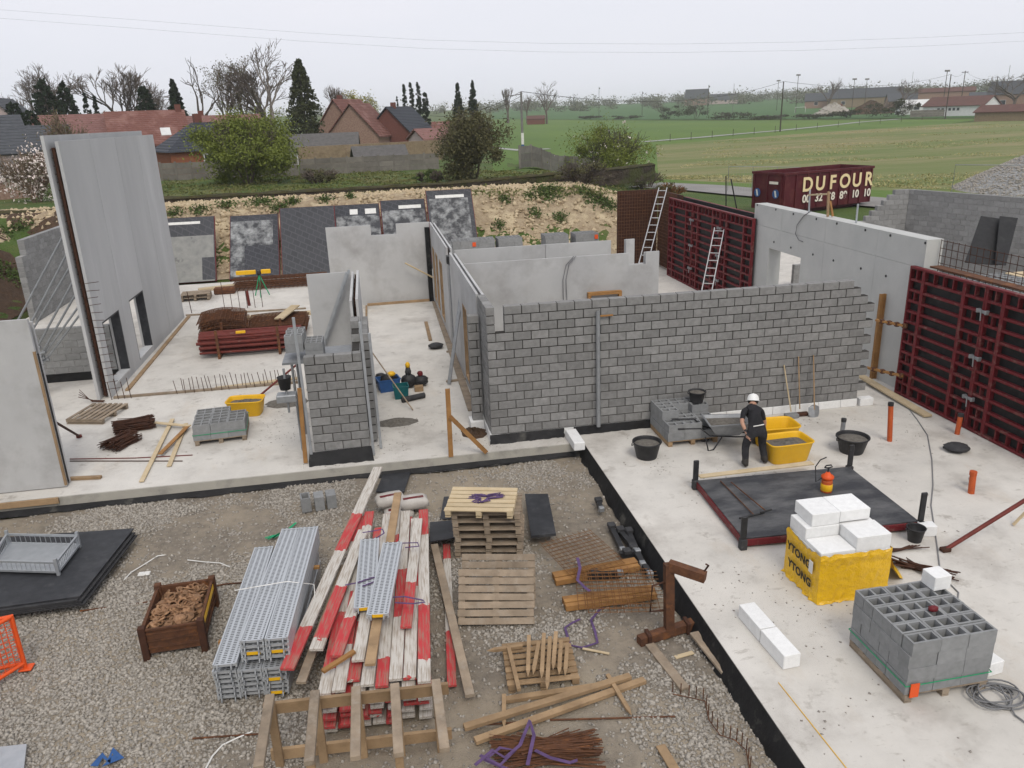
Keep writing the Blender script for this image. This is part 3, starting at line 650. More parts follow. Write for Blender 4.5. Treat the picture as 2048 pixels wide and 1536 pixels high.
def rod(name, pts, r, m, lab, cat, n=6, group=None): mb = MB(); mb.tube(pts, r, n); return single(name, mb, MATS[m], lab, cat, group)
def plank(p, q, w, h, m, lab, name='plank', cat='plank', group=None, up=(0,0,1)):
    mb = MB(); p, q = Vector(p), Vector(q); L = (q-p).length; x, y, z = frame(p, q, up); M = Matrix(((x.x,y.x,z.x,p.x),(x.y,y.y,z.y,p.y),(x.z,y.z,z.z,p.z),(0,0,0,1)))
    mb.cb(-w/2, -h/2, 0, w/2, h/2, L, .004, M); return single(name, mb, MATS[m], lab, cat, group)
def ladder(b0, t0, w, n, lab, m='alu'):
    b0, t0 = Vector(b0), Vector(t0); ax = (t0-b0).normalized(); side = Vector((0,0,1)).cross(ax).normalized() if abs(ax.z) < .99 else Vector((1,0,0))
    t = thing('ladder', lab, 'ladder', V2(b0))
    for s in (-1, 1):
        mb = MB(); mb.bar(b0+side*w/2*s, t0+side*w/2*s, .03, .07, side.cross(ax)); obj('stile', mb, MATS[m], t, True)
    L = (t0-b0).length
    for k in range(n):
        c = b0+ax*(L*(k+.6)/n); mb = MB(); mb.tube([c-side*w/2, c+side*w/2], .017, 6); obj('rung', mb, MATS[m], t, True)
    return t
# ---------------------------------------------------------------- red steel wall formwork
def formwork(label, loc, rz, w, h, bays=(.2,.74), rows=12, group=None, stubs=True):
    t = thing('wall_formwork', label, 'formwork', loc, rz, group); D = .12; pm = MATS['red_steel']
    mb = MB(); mb.b(.004,D,.004,w-.004,D+.021,h-.004); obj('plywood', mb, MATS['ply_dark'], t)
    for nm, a in (('frame_side', (0,0,0,.05,D-.002,h)), ('frame_side', (w-.05,0,0,w,D-.002,h)), ('frame_top', (.05,0,h-.06,w-.05,D-.002,h)), ('frame_bottom', (.05,0,0,w-.05,D-.002,.06))):
        mb = MB(); mb.cb(*a, .008); obj(nm, mb, pm, t)
    xs_ = [.05]
    for f_ in bays:
        mb = MB(); mb.cb(w*f_-.05, .004, .06, w*f_+.05, D-.002, h-.06, .006); obj('stud', mb, pm, t); xs_ += [w*f_-.05, w*f_+.05]
    xs_.append(w-.05); pitch = (h-.12)/rows
    for r in range(1, rows):
        z = .06+pitch*r
        for a, b_ in zip(xs_[::2], xs_[1::2]):
            mb = MB(); mb.cb(a, .012, z-.03, b_, D-.002, z+.03, .006); obj('rib', mb, pm, t)
    if stubs:
        for a, b_ in zip(xs_[::2], xs_[1::2]):
            if b_-a < .9:
                for r in range(1, rows-1, 2): x = (a+b_)/2; mb = MB(); mb.b(x-.016, .016, .06+pitch*r+.03, x+.016, D-.003, .06+pitch*(r+1)-.03); obj('stub', mb, pm, t)
        for a, b_ in zip(xs_[::2], xs_[1::2]):
            n = max(1, int((b_-a)/.35))
            for r in (0, rows-1):
                for i in range(1, n+1):
                    x = a+(b_-a)*i/(n+1); z0 = .06+pitch*r+(.025 if r else 0); mb = MB(); mb.b(x-.018, .014, z0, x+.018, D-.003, .06+pitch*(r+1)-(.025 if r == 0 else 0)); obj('stub', mb, pm, t)
    return t
def clamp(loc, rz, lab, grp):
    t = thing('formwork_clamp', lab, 'clamp', loc, rz, grp); mb = MB(); mb.cb(-.13,-.05,-.03,.13,.0,.03,.006); mb.cb(-.15,-.06,-.045,-.1,.03,.045,.006); mb.cb(.1,-.06,-.045,.15,.03,.045,.006); obj('jaw', mb, MATS['galv_dull'], t)
    mb = MB(); mb.tube([(.0,-.06,.06),(.02,-.06,-.2)], .014, 5); obj('wedge', mb, MATS['galv_dull'], t); return t
formwork('red steel formwork panel nearest the cast wall, behind the worker', (10.66,.62,.01), -math.pi/2, 2.55, 3.3)
formwork('red steel formwork panel cut off by the right edge', (10.66,-1.94,.01), -math.pi/2, 2.55, 3.3)
for z, w_ in ((.75,'lowest'),(1.7,'middle'),(2.75,'top')): clamp((10.66,-1.935,z), -math.pi/2, w_+' clamp on the joint of the two near red formwork panels', 'near formwork clamps')
for i, y in enumerate((17.1,14.42,11.74)):
    formwork(['red formwork panel farthest back beside the rusty cage','middle red formwork panel behind the block wall','red formwork panel next to the cast concrete wall end'][i], (10.7,y,.01), -math.pi/2, 2.64, 3.45)
    o = formwork(['rear face formwork beside the rusty cage, top edge showing','rear face formwork in the middle, top edge showing','rear face formwork near the cast wall, top edge showing'][i], (11.5,y-2.66,.01), math.pi/2, 2.64, 3.45, rows=5, stubs=False)
for i, y in enumerate((14.43,11.75)):
    for z, w_ in ((.8,'low'),(1.75,'middle'),(2.8,'high')): clamp((10.7,y,z), -math.pi/2, f'{w_} clamp on the {"far" if i == 0 else "near"} joint of the far red formwork', 'far formwork clamps')
# rusty reinforcement cage at the far end
t = thing('rebar_cage', 'tall dark rusty rebar cage at the far end of the red formwork', 'rebar cage', (10.4,20,0))
mb = MB(); mb.b(9.3,20.12,0,11.3,20.2,3.55); mb.b(11.34,17.2,0,11.42,20.1,3.5); obj('backing_sheet', mb, MATS['rust_dark'], t, True)
for k in range(14): mb = MB(); x = 9.35+k*.13; mb.tube([(x,20.05,.02),(x,20.05,3.5)], .012, 4); obj('upright_bar', mb, MATS['rust'], t, True)
for k in range(20): mb = MB(); y = 17.25+k*.14; mb.tube([(11.1,y,.02),(11.1,y,3.55)], .012, 4); obj('upright_bar', mb, MATS['rust'], t, True)
for k in range(22):
    z = .12+k*.155; mb = MB(); mb.tube([(9.3,20.03,z),(11.1,20.03,z),(11.08,17.2,z)], .011, 4); obj('cross_bar', mb, MATS['rust'], t, True)
ladder(G(1262,622,0), GX(1326,376,10.62), .36, 16, 'long aluminium ladder leaning on the far red formwork')
ladder(G(1402,640,0), GX(1439,456,10.62), .36, 12, 'shorter aluminium ladder leaning on the red formwork beside the cast wall')
ladder((-4.45,5.2,0), (-3.02,5.0,3.3), .36, 11, 'aluminium ladder leaning on the double wall behind the block pier', 'galv')
# ---------------------------------------------------------------- dark sheets leaning on the bank
mat('ply_scuffed', (.03,.031,.036), (.05,.052,.058), 5, .55, .1, 30, c3=(.34,.35,.35), s3=2.2, f3=(.42,.68), bd=.002)
mat('ply_cement', (.27,.27,.25), (.19,.19,.185), 3, .8, .2, 30, c3=(.06,.06,.065), s3=1.8, f3=(.6,.72), bd=.003)
mat('ply_print', (.035,.037,.045), (.035,.037,.045), 5, .5)
m_ = MATS['ply_print']; N = m_.node_tree.nodes; L = m_.node_tree.links
br = N.new('ShaderNodeTexBrick'); br.inputs['Scale'].default_value = 1.; br.inputs['Color1'].default_value = (.028,.03,.037,1); br.inputs['Color2'].default_value = (.038,.04,.048,1); br.inputs['Mortar'].default_value = (.055,.057,.066,1)
br.inputs['Mortar Size'].default_value = .02; br.inputs['Brick Width'].default_value = .34; br.inputs['Row Height'].default_value = .2
tc = N.new('ShaderNodeTexCoord'); mp = N.new('ShaderNodeMapping'); mp.inputs['Rotation'].default_value = (0, 0, .35); L.new(tc.outputs['Object'], mp.inputs[0]); L.new(mp.outputs[0], br.inputs[0]); L.new(br.outputs[0], N['Principled BSDF'].inputs['Base Color'])
def lean_sheet(px, top_y, lab, m, Yb=23.0, Zt=None, patches=(), run=2.2):
    """sheet from the slab edge up the bank; px = photo x of (bottom left, bottom right, top right, top left) ; top_y = photo y of top"""
    Yt = Yb+run; a = GY(px[3], top_y[0], Yt); b_ = GY(px[2], top_y[1], Yt); z = (a.z+b_.z)/2
    x0 = GY(px[0], 562, Yb).x; x1 = GY(px[1], 560, Yb).x; x0 = (x0+a.x)/2; x1 = (x1+b_.x)/2
    ax = math.atan2(z, run); Ls = math.hypot(z, run)
    t = thing('formwork_sheet', lab, 'formwork sheet', (x0, Yb, 0.03)); w = x1-x0
    def pc(nm, u0, u1, s0, s1, th, mm):
        mb = MB(); c, s_ = math.cos(ax), math.sin(ax); nrm = Vector((0, -s_, c)); 
        q = lambda u, s: Vector((u*w, c*s*Ls, s_*s*Ls))
        lo = [q(u0,s0), q(u1,s0), q(u1,s1), q(u0,s1)]; d0, d1 = th
        mb.hexa([v+nrm*d0 for v in lo]+[v+nrm*d1 for v in lo]); return obj(nm, mb, mm, t)
    pc('steel_back', 0, 1, 0, 1, (-.12, -.001), MATS['red_steel']); pc('facing', .012, .988, .006, .994, (.001, .022), m)
    for i, (u0, u1, s0, s1, mm) in enumerate(patches): pc('patch', u0, u1, s0, s1, (.0225, .026+.001*i), MATS[mm])
    return t
SP = MATS['ply_scuffed']; SC_ = MATS['ply_cement']; PP = MATS['ply_print']
lean_sheet((330,422,440,335), (433,437), 'cement covered dark sheet leaning on the bank next to the tall panels', PP, run=2.0, patches=[(.02,.97,.0,.7,'ply_cement'),(.72,.97,.02,.36,'ply_print'),(.03,.7,.885,.925,'white_paint')])
lean_sheet((443,545,572,475), (430,430), 'dark sheet with a pale cement stained band left of the tiled dark sheet', PP, run=2.7, patches=[(.02,.88,.5,.9,'ply_scuffed'),(.02,.3,.03,.5,'ply_scuffed')])
lean_sheet((552,666,682,572), (417,411), 'large dark patterned sheet leaning left of the notched back wall', PP, run=2.4)
lean_sheet((668,764,766,674), (411,408), 'dark sheet with torn white paper behind the back wall', PP, run=3.1, patches=[(.05,.98,.3,.82,'ply_scuffed'),(.35,.52,.84,.92,'white_paint'),(.68,.92,.84,.92,'white_paint')])
lean_sheet((766,858,858,768), (402,398), 'dark sheet with pale scuffs just right of the torn paper one', PP, run=2.9, patches=[(.02,.97,.1,.84,'ply_scuffed'),(.4,.9,.86,.91,'white_paint')])
lean_sheet((862,958,948,858), (382,378), 'tallest dark sheet at the right end of the row on the bank', PP, run=2.7, patches=[(.06,.9,.05,.88,'ply_scuffed'),(.2,.82,.885,.925,'white_paint')])
# dark boards against the right block wall
for i, (q, lab) in enumerate([(((1930,524),(1996,530),(2020,440),(1962,432)), 'dark blue-black board leaning in front on the right block wall'), (((1990,528),(2012,530),(2036,436),(2000,432)), 'second dark board behind the leaning one on the right block wall')]):
    mb = MB(); D = [26.4, 26.2][i]; v = [GD(*p, D-(0 if k < 2 else -1.1)) for k, p in enumerate(q)]; n = (v[1]-v[0]).cross(v[3]-v[0]).normalized()*.03
    mb.hexa([p+n*0 for p in v]+[p-n for p in v]); single('leaning_board', mb, MATS['ply_dark'], lab, 'board')
# ---------------------------------------------------------------- block pallets in the back
for i, (px, py) in enumerate([(905,497),(942,497),(997,492),(1092,487),(1152,482)]):
    p = GY(px, 485, 21.2)
    block_stack((p.x, 21.2+.1*(i % 2), 0), .02*i-.04, ['grey block pallet behind the room walls, at the corridor corner','second grey block pallet from the corridor behind the room walls','third grey block pallet behind the room walls','fourth grey block pallet behind the room walls, tilted rows','grey block pallet nearest the rusty cage behind the room walls'][i], 3, 5, 7, skip=lambda i, j, k: k < 5 and i == 1 and 0 < j < 4, group='block pallets by the bank', strap=None, tagc=(.95,-.05,1.2,1.12,-.03,1.4) if i in (0, 4) else ((.1,-.05,1.2,.27,-.03,1.4) if i == 1 else None))
# pallets behind the near formwork at right
p = GX(1905,556,13.4)
block_stack((13.4,p.y-1.6,0), .12, 'high grey hollow block stack behind the near red formwork at right', 5, 9, int((p.z-.13)/.192), strap=None, skip=lambda i, j, k: k < int((p.z-.13)/.192)-2 and 0 < i < 4 and 0 < j < 8)
p = GX(2012,535,16.6); t = thing('timber_crate', 'pale timber box at the right edge above the block stack', 'crate', (16.6,p.y-1.2,0)); nk = int(p.z/.3)
for k in range(nk): mb = MB(); mb.cb(0,0,.3*k,1.6,1.2,.3*k+.285,.01); obj('board', mb, MATS['timber_pale'], t)
t = thing('starter_mesh', 'tall black starter bar mesh rising behind the near red formwork', 'rebar', (11.3,-4,0))
for k in range(26): mb = MB(); y = -4.6+k*.2; mb.tube([(11.25,y,.02),(11.25,y,3.95)], .01, 4); obj('upright_bar', mb, MATS['rust_dark'], t, True)
for k in range(5): mb = MB(); mb.tube([(11.26,-4.7,3.2+k*.18),(11.26,.4,3.2+k*.18)], .008, 4); obj('cross_bar', mb, MATS['rust_dark'], t, True)
plank((11.1,.3,3.32),(11.1,-4.6,3.32),.3,.04,'rust','rusty tie strip along the top of the near formwork','top_strip','strip')
# ---------------------------------------------------------------- braces and clamps between block wall and formwork
for i, (p, q) in enumerate([((1752,640),(1812,652)),((1733,735),(1806,752))]):
    a = GX(*p, 10.2); b_ = GX(*q, 10.6); t = thing('tie_clamp', ['upper timber and steel clamp between block wall and formwork','lower timber and steel clamp between block wall and formwork'][i], 'clamp', V2(a))
    mb = MB(); mb.bar(a, b_, .09, .05); obj('timber_strip', mb, MATS['timber_orange'], t, True)
    for f_ in (.2,.45,.7,.95): c = a.lerp(b_, f_); mb = MB(); mb.cb(c.x-.05,c.y-.05,c.z-.06,c.x+.05,c.y+.05,c.z+.05,.01); obj('nut', mb, MATS['rust'], t, True)
a = GX(1755,640,10.75); t = thing('timber_beam', 'upright yellow timber beam against the cast wall beside the clamps', 'beam', (10.8,a.y,0))
mb = MB(); mb.b(-.06,-.04,0,-.02,.04+.0,2.35); mb.b(.06,-.04,0,.1,.04,2.35); mb.b(-.02,-.02,0,.06,.02,2.35); obj('beam', mb, MATS['timber_orange'], t)
# ---------------------------------------------------------------- left room: props, boards, steel
t = thing('prop_set', 'row of grey push-pull props bracing the tall panels from behind', 'props', (-12,12,0))
for p, q in [((131,463),(39,635)),((139,497),(60,650)),((145,525),(68,655)),((150,555),(95,657)),((156,580),(112,657)),((163,605),(127,655)),((168,618),(139,657))]:
    a = GX(*p, -10.25); b_ = GY(*q, a.y); k = (0.02-a.z)/(b_.z-a.z); e_ = a+(b_-a)*k; mid = a.lerp(e_, .55)
    mb = MB(); mb.tube([a, mid], .03, 6); mb.tube([mid, e_], .04, 6); obj('prop', mb, MATS['galv_dull'], t, True)
    mb = MB(); mb.tube([mid-Vector((.1,0,.02)), mid+Vector((.1,0,.02))], .05, 6); obj('collar', mb, MATS['galv_dull'], t, True)
# boards set on the slab
for p, q, w, h, m, lab in [
    ((228,797),(598,766),.09,.06,'timber_grey','long thin board on the slab in front of the starter bars'),
    ((430,778),(598,757),.2,.035,'timber_pale','pale plank lying behind the starter bar row'),
    ((378,634),(255,782),.12,.05,'timber','timber strip along the foot of the tall panels'),
    ((372,632),(612,618),.07,.06,'timber_grey','thin board across the slab behind the rusty mesh pile'),
    ((470,640),(652,625),.42,.09,'timber_pale','wide pale beam lying above the red tube stack'),
    ((398,583),(530,566),.4,.12,'timber_pale','wide pale beam at the far edge of the slab'),
    ((735,612),(866,602),.07,.1,'timber','board along the foot of the notched back wall'),
    ((733,700),(733,614),.07,.07,'timber','board along the left side of the corridor floor'),
    ((869,604),(944,822),.2,.04,'timber_grey','board along the right wall of the corridor'),
    ((852,645),(861,682),.12,.04,'timber','short plank on the corridor floor'),
    ((140,960),(203,957),.1,.06,'timber','short timber piece beside the front left panel'),
    ((893,765),(945,757),.08,.05,'timber_grey','short board across the corridor under the leaning bar'),
    ((893,705),(928,702),.08,.05,'timber_grey','little board at the foot of the steel column')]:
    a, b_ = G(*p), G(*q); dz = Vector((0,0,h/2+.003)); plank(a+dz, b_+dz, w, h, m, lab, 'board', 'board')
plank((-10.9,-.57,-.05), (-9.13,-.57,-.05), .045, .13, 'timber', 'timber edge board under the front left panel', 'board', 'board', up=(0,0,1))
a, b_, c = G(283,963,.03), G(345,838,.06), 0
plank(a, b_, .1, .03, 'timber_pale', 'longest pale plank crossing the slab beside the block pallet')
plank(G(338,932,.03), G(372,847,.03), .1, .03, 'timber_pale', 'pale plank right of the longest one')
plank(G(320,908,.095), G(375,853,.095), .1, .03, 'timber_orange', 'orange tinted plank lying between two pale planks')
plank(G(308,845,.1), G(380,852,.1), .1, .03, 'timber_pale', 'short pale plank across the top ends of the others')
# row of starter bars
t = thing('starter_bars', 'row of thin upright starter bars across the left slab', 'rebar', (-6.5,5.8,0))
for k in range(30):
    x = -8.1+k*.118+random.uniform(-.03,.03); y = 5.75+.1*(k % 2)-.02; mb = MB(); mb.tube([(x,y,0),(x-.02+random.uniform(-.05,.03),y+.02,.42+random.uniform(-.05,.06))], .009, 4); obj('bar', mb, MATS['rust_dark'], t, True)
# bent bars at the panel foot
t = thing('bent_bars', 'bent rusty bars at the foot of the tall panel edge', 'rebar', (-10,5.6,0))
for k in range(4): mb = MB(); b0 = Vector((-10.0,5.62-.04*k,.03)); mb.tube([b0, b0+Vector((-.3,.02,.03)), b0+Vector((-.62,.1*k-.1,.2+.05*k))], .01, 4); obj('bar', mb, MATS['rust_dark'], t, True)
for k in range(4): mb = MB(); x = -9.85+.17*k; mb.tube([(x,5.72,0),(x-.03,5.74,.5+.1*(k % 2))], .01, 4); obj('bar', mb, MATS['rust_dark'], t, True)
# red tube stillage
t = thing('tube_stillage', 'stillage filled with dark red steel props on the left slab', 'stillage', (-6.6,9.6,0))
for j in range(4):
    for i in range(5):
        y = 9.15+i*.19+random.uniform(-.02,.02); z = .2+j*.16; x0 = -8.1+random.uniform(-.1,.1)
        mb = MB(); mb.tube([(x0,y,z),(x0+1.6,y,z+random.uniform(-.02,.02)),(-4.95+random.uniform(-.1,.1),y,z)], .055 if (i+j) % 3 else .04, 7); obj('tube', mb, MATS['red_prop'], t, True)
for x in (-7.5,-5.6):
    mb = MB(); mb.b(x-.04,9.0,0,x+.04,9.06,.95); mb.b(x-.04,10.05,0,x+.04,10.11,.95); mb.b(x-.04,9.06,.03,x+.04,10.05,.1); obj('frame', mb, MATS['rust'], t, True)
mb = MB(); mb.cb(-6.9,9.08,.78,-6.6,9.16,.86,.01); obj('yellow_mark', mb, MATS['yellow_plastic'], t, True)
# mesh piles
def mesh_pile(lab, c, lx, ly, layers, z0=.02, dz=.06, r=.011, step=.15, rz=0., bend=0., m='rust'):
    t = thing('rebar_mesh_pile', lab, 'rebar mesh', (c[0], c[1], 0), rz)
    def hb(x): return bend*math.sin(math.pi*(x/lx+.5))
    for k in range(layers):
        mb = MB(); z = z0+k*dz; ox, oy = random.uniform(-.08,.08), random.uniform(-.08,.08)
        for i in range(int(lx/step)+1): x = -lx/2+i*step; mb.tube([(x+ox,-ly/2+oy,z+hb(x)),(x+ox,ly/2+oy,z+hb(x))], r, 4)
        for i in range(int(ly/step)+1):
            y = -ly/2+i*step; mb.tube([(-lx/2+lx*q/6+ox,y+oy,z+r*2+hb(-lx/2+lx*q/6)) for q in range(7)], r, 4)
        obj('mesh_layer', mb, MATS[m], t)
    return t
mesh_pile('tall arched pile of rusty mesh at the left of the red tubes', (-7.6,11.3), 1.5, 1.8, 12, .03, .075, .013, .15, .1, .12)
mesh_pile('wide pile of rusty mesh behind the red tubes', (-5.9,11.7), 2.0, 2.0, 8, .03, .07, .012, .13, 0, .05)
mesh_pile('long low rusty reinforcement cages at the far slab edge', (-6.6,20.6), 4.2, .9, 5, .03, .1, .015, .2)
plank((-5.75,11.0,.72), (-5.3,12.6,.8), .32, .05, 'timber_pale', 'pale board lying on the wide rusty mesh pile')
t = thing('upright_rebar', 'thin upright rebar frame standing on the far slab', 'rebar', (-8,16.6,0))
for k in range(6): mb = MB(); x = -8.5+k*.3; mb.tube([(x,16.4,0),(x,16.4,.75 if k % 5 else 1.15)], .012, 4); obj('bar', mb, MATS['rust_dark'], t, True)
mb = MB(); mb.tube([(-8.5,16.4,.74),(-7.0,16.4,.74)], .012, 4); obj('bar', mb, MATS['rust_dark'], t, True)
rod('marker_tube', [(-7.6,16.9,0),(-7.62,16.9,.62)], .06, 'red_prop', 'short dark red tube standing inside the thin rebar frame', 'tube', 8)
rod('starter_post', [(-9.75,16.2,0),(-9.8,16.2,.9)], .015, 'rust_dark', 'single thin bar at the far end of the tall panels', 'rebar', 4)
# pallet of boards at the far end, laser tripod
p = G(392,600); pallet((p.x,p.y+.2,0), .05, 'weathered pallet at the far end of the tall panels', 1.2, .9); pallet((p.x,p.y+.22,.146), .08, 'upper weathered pallet at the far end of the tall panels', 1.2, .9)
p = G(450,588); mb = MB(); mb.cb(p.x-.45,p.y-.1,0,p.x+.45,p.y+.3,.3,.04); single('rusty_bin', mb, MATS['rust'], 'low rusty steel trough beside the far pallet', 'trough')
p = G(524,592); t = thing('laser_tripod', 'green tripod carrying a yellow bar in front of the dark sheets', 'tripod', (p.x,p.y,0))
for k in range(3): a = k*2.1+.5; mb = MB(); mb.tube([(math.cos(a)*.35,math.sin(a)*.35,0),(0,0,.95)], .022, 6); obj('leg', mb, MATS['green_rope'], t)
mb = MB(); mb.lathe([(.0,.93),(.09,.93),(.09,1.12),(.0,1.12)], 10); obj('head', mb, MATS['black_plastic'], t)
for a, b_ in ((-.95,-.12),(.1,.5)): mb = MB(); mb.cb(a,-.06,.98,b_,.06,1.16,.02); obj('yellow_bar', mb, MATS['yellow_plastic'], t)
# ---------------------------------------------------------------- left slab foreground
p = G(197,832); pallet((p.x,p.y,0), R(74), 'pale weathered pallet lying on the slab near the tall panels', 1.2, 1.0, 'timber_grey', 7, .09)
def bar_bundle(lab, c, L_, n, rz, rad, m='rust_dark', z=.0, r=.01, name='bar_bundle', jit=.1, cat='rebar'):
    t = thing(name, lab, cat, (c[0], c[1], z), rz); mb = MB(); per = max(1, n//12)
    for k in range(n):
        a = random.uniform(0, math.pi); q = rad*math.sqrt(random.random()); y, zz = q*math.cos(a), .012+q*math.sin(a)*.8; s = random.uniform(-jit, jit)
        mb.tube([(-L_/2+s, y+random.uniform(-jit,jit)*.5, zz+random.uniform(0,.04)), (0, y*.8, zz), (L_/2+s, y+random.uniform(-jit,jit)*.5, zz+random.uniform(0,.03))], r, 4)
        if k % per == per-1 or k == n-1: obj('bars', mb, MATS[m], t); mb = MB()
    return t
p = G(270,858); bar_bundle('bundle of short rusty stirrups beside the pale pallet', (p.x,p.y), .8, 200, .3, .33)
p = G(243,890); bar_bundle('second dark bundle of rusty stirrups, nearer and steeper', (p.x,p.y), .7, 170, 1.1, .3)
t = rod('thin_bars', [G(140,918,.012),G(270,916,.012),G(385,910,.012)], .012, 'red_prop', 'thin red bar lying on the slab near its front edge', 'rebar'); rod('thin_bars', [G(140,922,.012),G(365,922,.012)], .012, 'rust_dark', 'thin rusty bar lying on the slab near its front edge', 'rebar')
p = G(390,893); block_stack((p.x,p.y,0), .08, 'small grey hollow block pallet in front of the yellow tub', 3, 6, 2, skip=lambda i, j, k: k == 1 and i == 2 and j > 3)
def tub(lab, loc, rz, L_=.95, Wd=.62, h=.42, fill='mortar_mix', fz=.3, m='yellow_plastic', name='mortar_tub'):
    t = thing(name, lab, 'tub', loc, rz)
    def ring(sx, sy, z, n=28):
        out = []
        for k in range(n):
            a = 2*math.pi*k/n; c, s = math.cos(a), math.sin(a); e_ = .32; out.append((sx*math.copysign(abs(c)**e_, c), sy*math.copysign(abs(s)**e_, s), z))
        return out
    a, b_ = L_/2, Wd/2; mb = MB()
    mb.rings([ring(a*.78,b_*.74,0), ring(a*.8,b_*.78,.02), ring(a*.95,b_*.94,h-.05), ring(a*.965,b_*.95,h-.045), ring(a*1.0,b_*1.0,h-.02), ring(a*1.0,b_*1.0,h), ring(a*.965,b_*.95,h+.002), ring(a*.93,b_*.91,h-.03), ring(a*.79,b_*.75,.03)], True, True, True); obj('shell', mb, MATS[m], t)
    if fill:
        f_ = fz/h; mb = MB(); n = 28; sx, sy = a*(.79+.14*f_), b_*(.75+.16*f_); R_ = [ring(sx*q, sy*q, fz+(1-q)*random.uniform(.0,.09)+random.uniform(-.01,.02)*(q < 1)) for q in (1,.75,.5,.25,.05)]
        for r_ in R_[1:]:
            for k in range(n): x, y, z = r_[k]; r_[k] = (x, y, z+random.uniform(-.015,.03))
        mb.rings(R_, False, True, True); obj('mortar_fill', mb, MATS[fill], t)
    return t
p = G(492,835); tub('yellow mortar tub on the left slab beside the grey block pallet', (p.x,p.y+.28,0), -.12, .95, .62, .42)
a = G(522,789,.05); b_ = GY(596,727,a.y+.9); t = thing('steel_prop', 'dark red push prop from the slab up to the block pier', 'prop', V2(a)); mb = MB(); mb.tube([a, b_], .03, 8); obj('tube', mb, MATS['red_prop'], t, True); mb = MB(); mb.lathe([(0,-.04),(.08,-.04),(.08,.0),(0,.0)], 8, (a.x,a.y,a.z)); obj('foot', mb, MATS['red_prop'], t, True)
a = G(158,872,.04); b_ = GY(112,845,.55); t = thing('steel_prop', 'short end of a dark prop behind the front left panel', 'prop', V2(a)); mb = MB(); mb.tube([a, b_], .028, 8); obj('tube', mb, MATS['rust_dark'], t, True); mb = MB(); mb.lathe([(0,-.03),(.07,-.03),(.07,.02),(0,.02)], 8, (a.x,a.y,a.z)); obj('foot', mb, MATS['red_prop'], t, True)
# heaps of spilled mortar
def heap(lab, c, rx, ry, h, m='mortar_mix', name='mortar_heap', cat='heap', nn=9, na=26, rough=.35, smooth=False, jr=.12):
    mb = MB(); R_ = []
    for i in range(nn):
        q = 1-i/(nn-1)*.97; R_.append([(c[0]+rx*q*math.cos(2*math.pi*k/na)*(1+random.uniform(-jr,jr)), c[1]+ry*q*math.sin(2*math.pi*k/na)*(1+random.uniform(-jr,jr)), (c[2] if len(c) > 2 else 0)+.002+h*(1-q**1.3)*(1+random.uniform(-rough,rough))) for k in range(na)])
    mb.rings(R_, False, True, smooth); return single(name, mb, MATS[m], lab, cat)
p = G(575,805); heap('dark spilled mortar beside the yellow tub on the left slab', (p.x,p.y), .55, .4, .05)
p = G(795,845); heap('thin heap of spilled mortar inside the corridor mouth', (p.x,p.y), .5, .3, .045)
p = G(957,868); heap('brown earth heap at the corner of the block wall', (p.x-.1,p.y+.1), .3, .4, .1, 'dark_soil', 'soil_heap')
# pier details: straightedge profiles, plank, scaffold trestle with perforated blocks
for i, (p, q, w) in enumerate([((597,625),(620,900),.07),((722,655),(748,890),.06),((737,655),(768,860),.05)]):
    b0 = G(q[0], q[1], .0); b0.y = [-.05,-.05,.3][i]; b0.x = [-4.04,-2.69,-2.52][i]; plank((b0.x,b0.y,.02), (b0.x-.02,b0.y+.02,[3.3,3.1,2.75][i]), .06, .035, 'galv', ['upright metal profile at the left corner of the block pier','upright metal profile at the right corner of the block pier','upright metal profile on the corridor side of the pier'][i], 'profile', 'profile', up=(0,1,0))
plank((-4.18,-.1,.02), (-4.12,-.05,1.75), .09, .05, 'timber_orange', 'upright orange timber plank left of the block pier', up=(0,1,0))
t = thing('trestle', 'galvanised trestle behind the block pier carrying a stack of blocks', 'trestle', (-3.6,1.2,0))
for x in (-4.3,-3.1):
    for y in (.7,1.7): mb = MB(); mb.tube([(x,y,0),(x,y,2.08)], .03, 6); obj('leg', mb, MATS['galv_dull'], t, True)
mb = MB(); mb.b(-4.5,.65,2.08,-3.0,1.75,2.13); obj('deck', mb, MATS['galv_dull'], t, True)
t = thing('block_stack', 'stack of perforated blocks on the trestle behind the pier', 'block stack', (-4.4,.75,2.132)); me = hollow(.39,.19,.19,'block_new',3)
for k in range(2):
    for j in range(4): put(me, 'block', t, (.0+.02*(j % 2), j*.2, k*.192+.19), 0, 0, -math.pi/2 if False else 0)
    for j in range(3): put(me, 'block', t, (.42, j*.2, 0 if k == 0 else .192), 0)
mb = MB(); mb.cb(-4.62,-.1,1.45,-4.2,.2,1.62,.02); mb.tube([(-4.4,.0,1.2),(-4.4,.0,2.2)], .025, 6); single('pier_clamp', mb, MATS['galv_dull'], 'galvanised clamp bracket on the left side of the pier', 'clamp')
p = (-4.42,.05,2.0); t = thing('bucket', 'small dark bucket hanging at the upper left of the block pier', 'bucket', p); mb = MB(); mb.lathe([(.0,-.28),(.11,-.28),(.15,0),(.155,0),(.14,-.02),(.1,-.26),(0,-.26)], 16); obj('shell', mb, MATS['rubber_dark'], t)
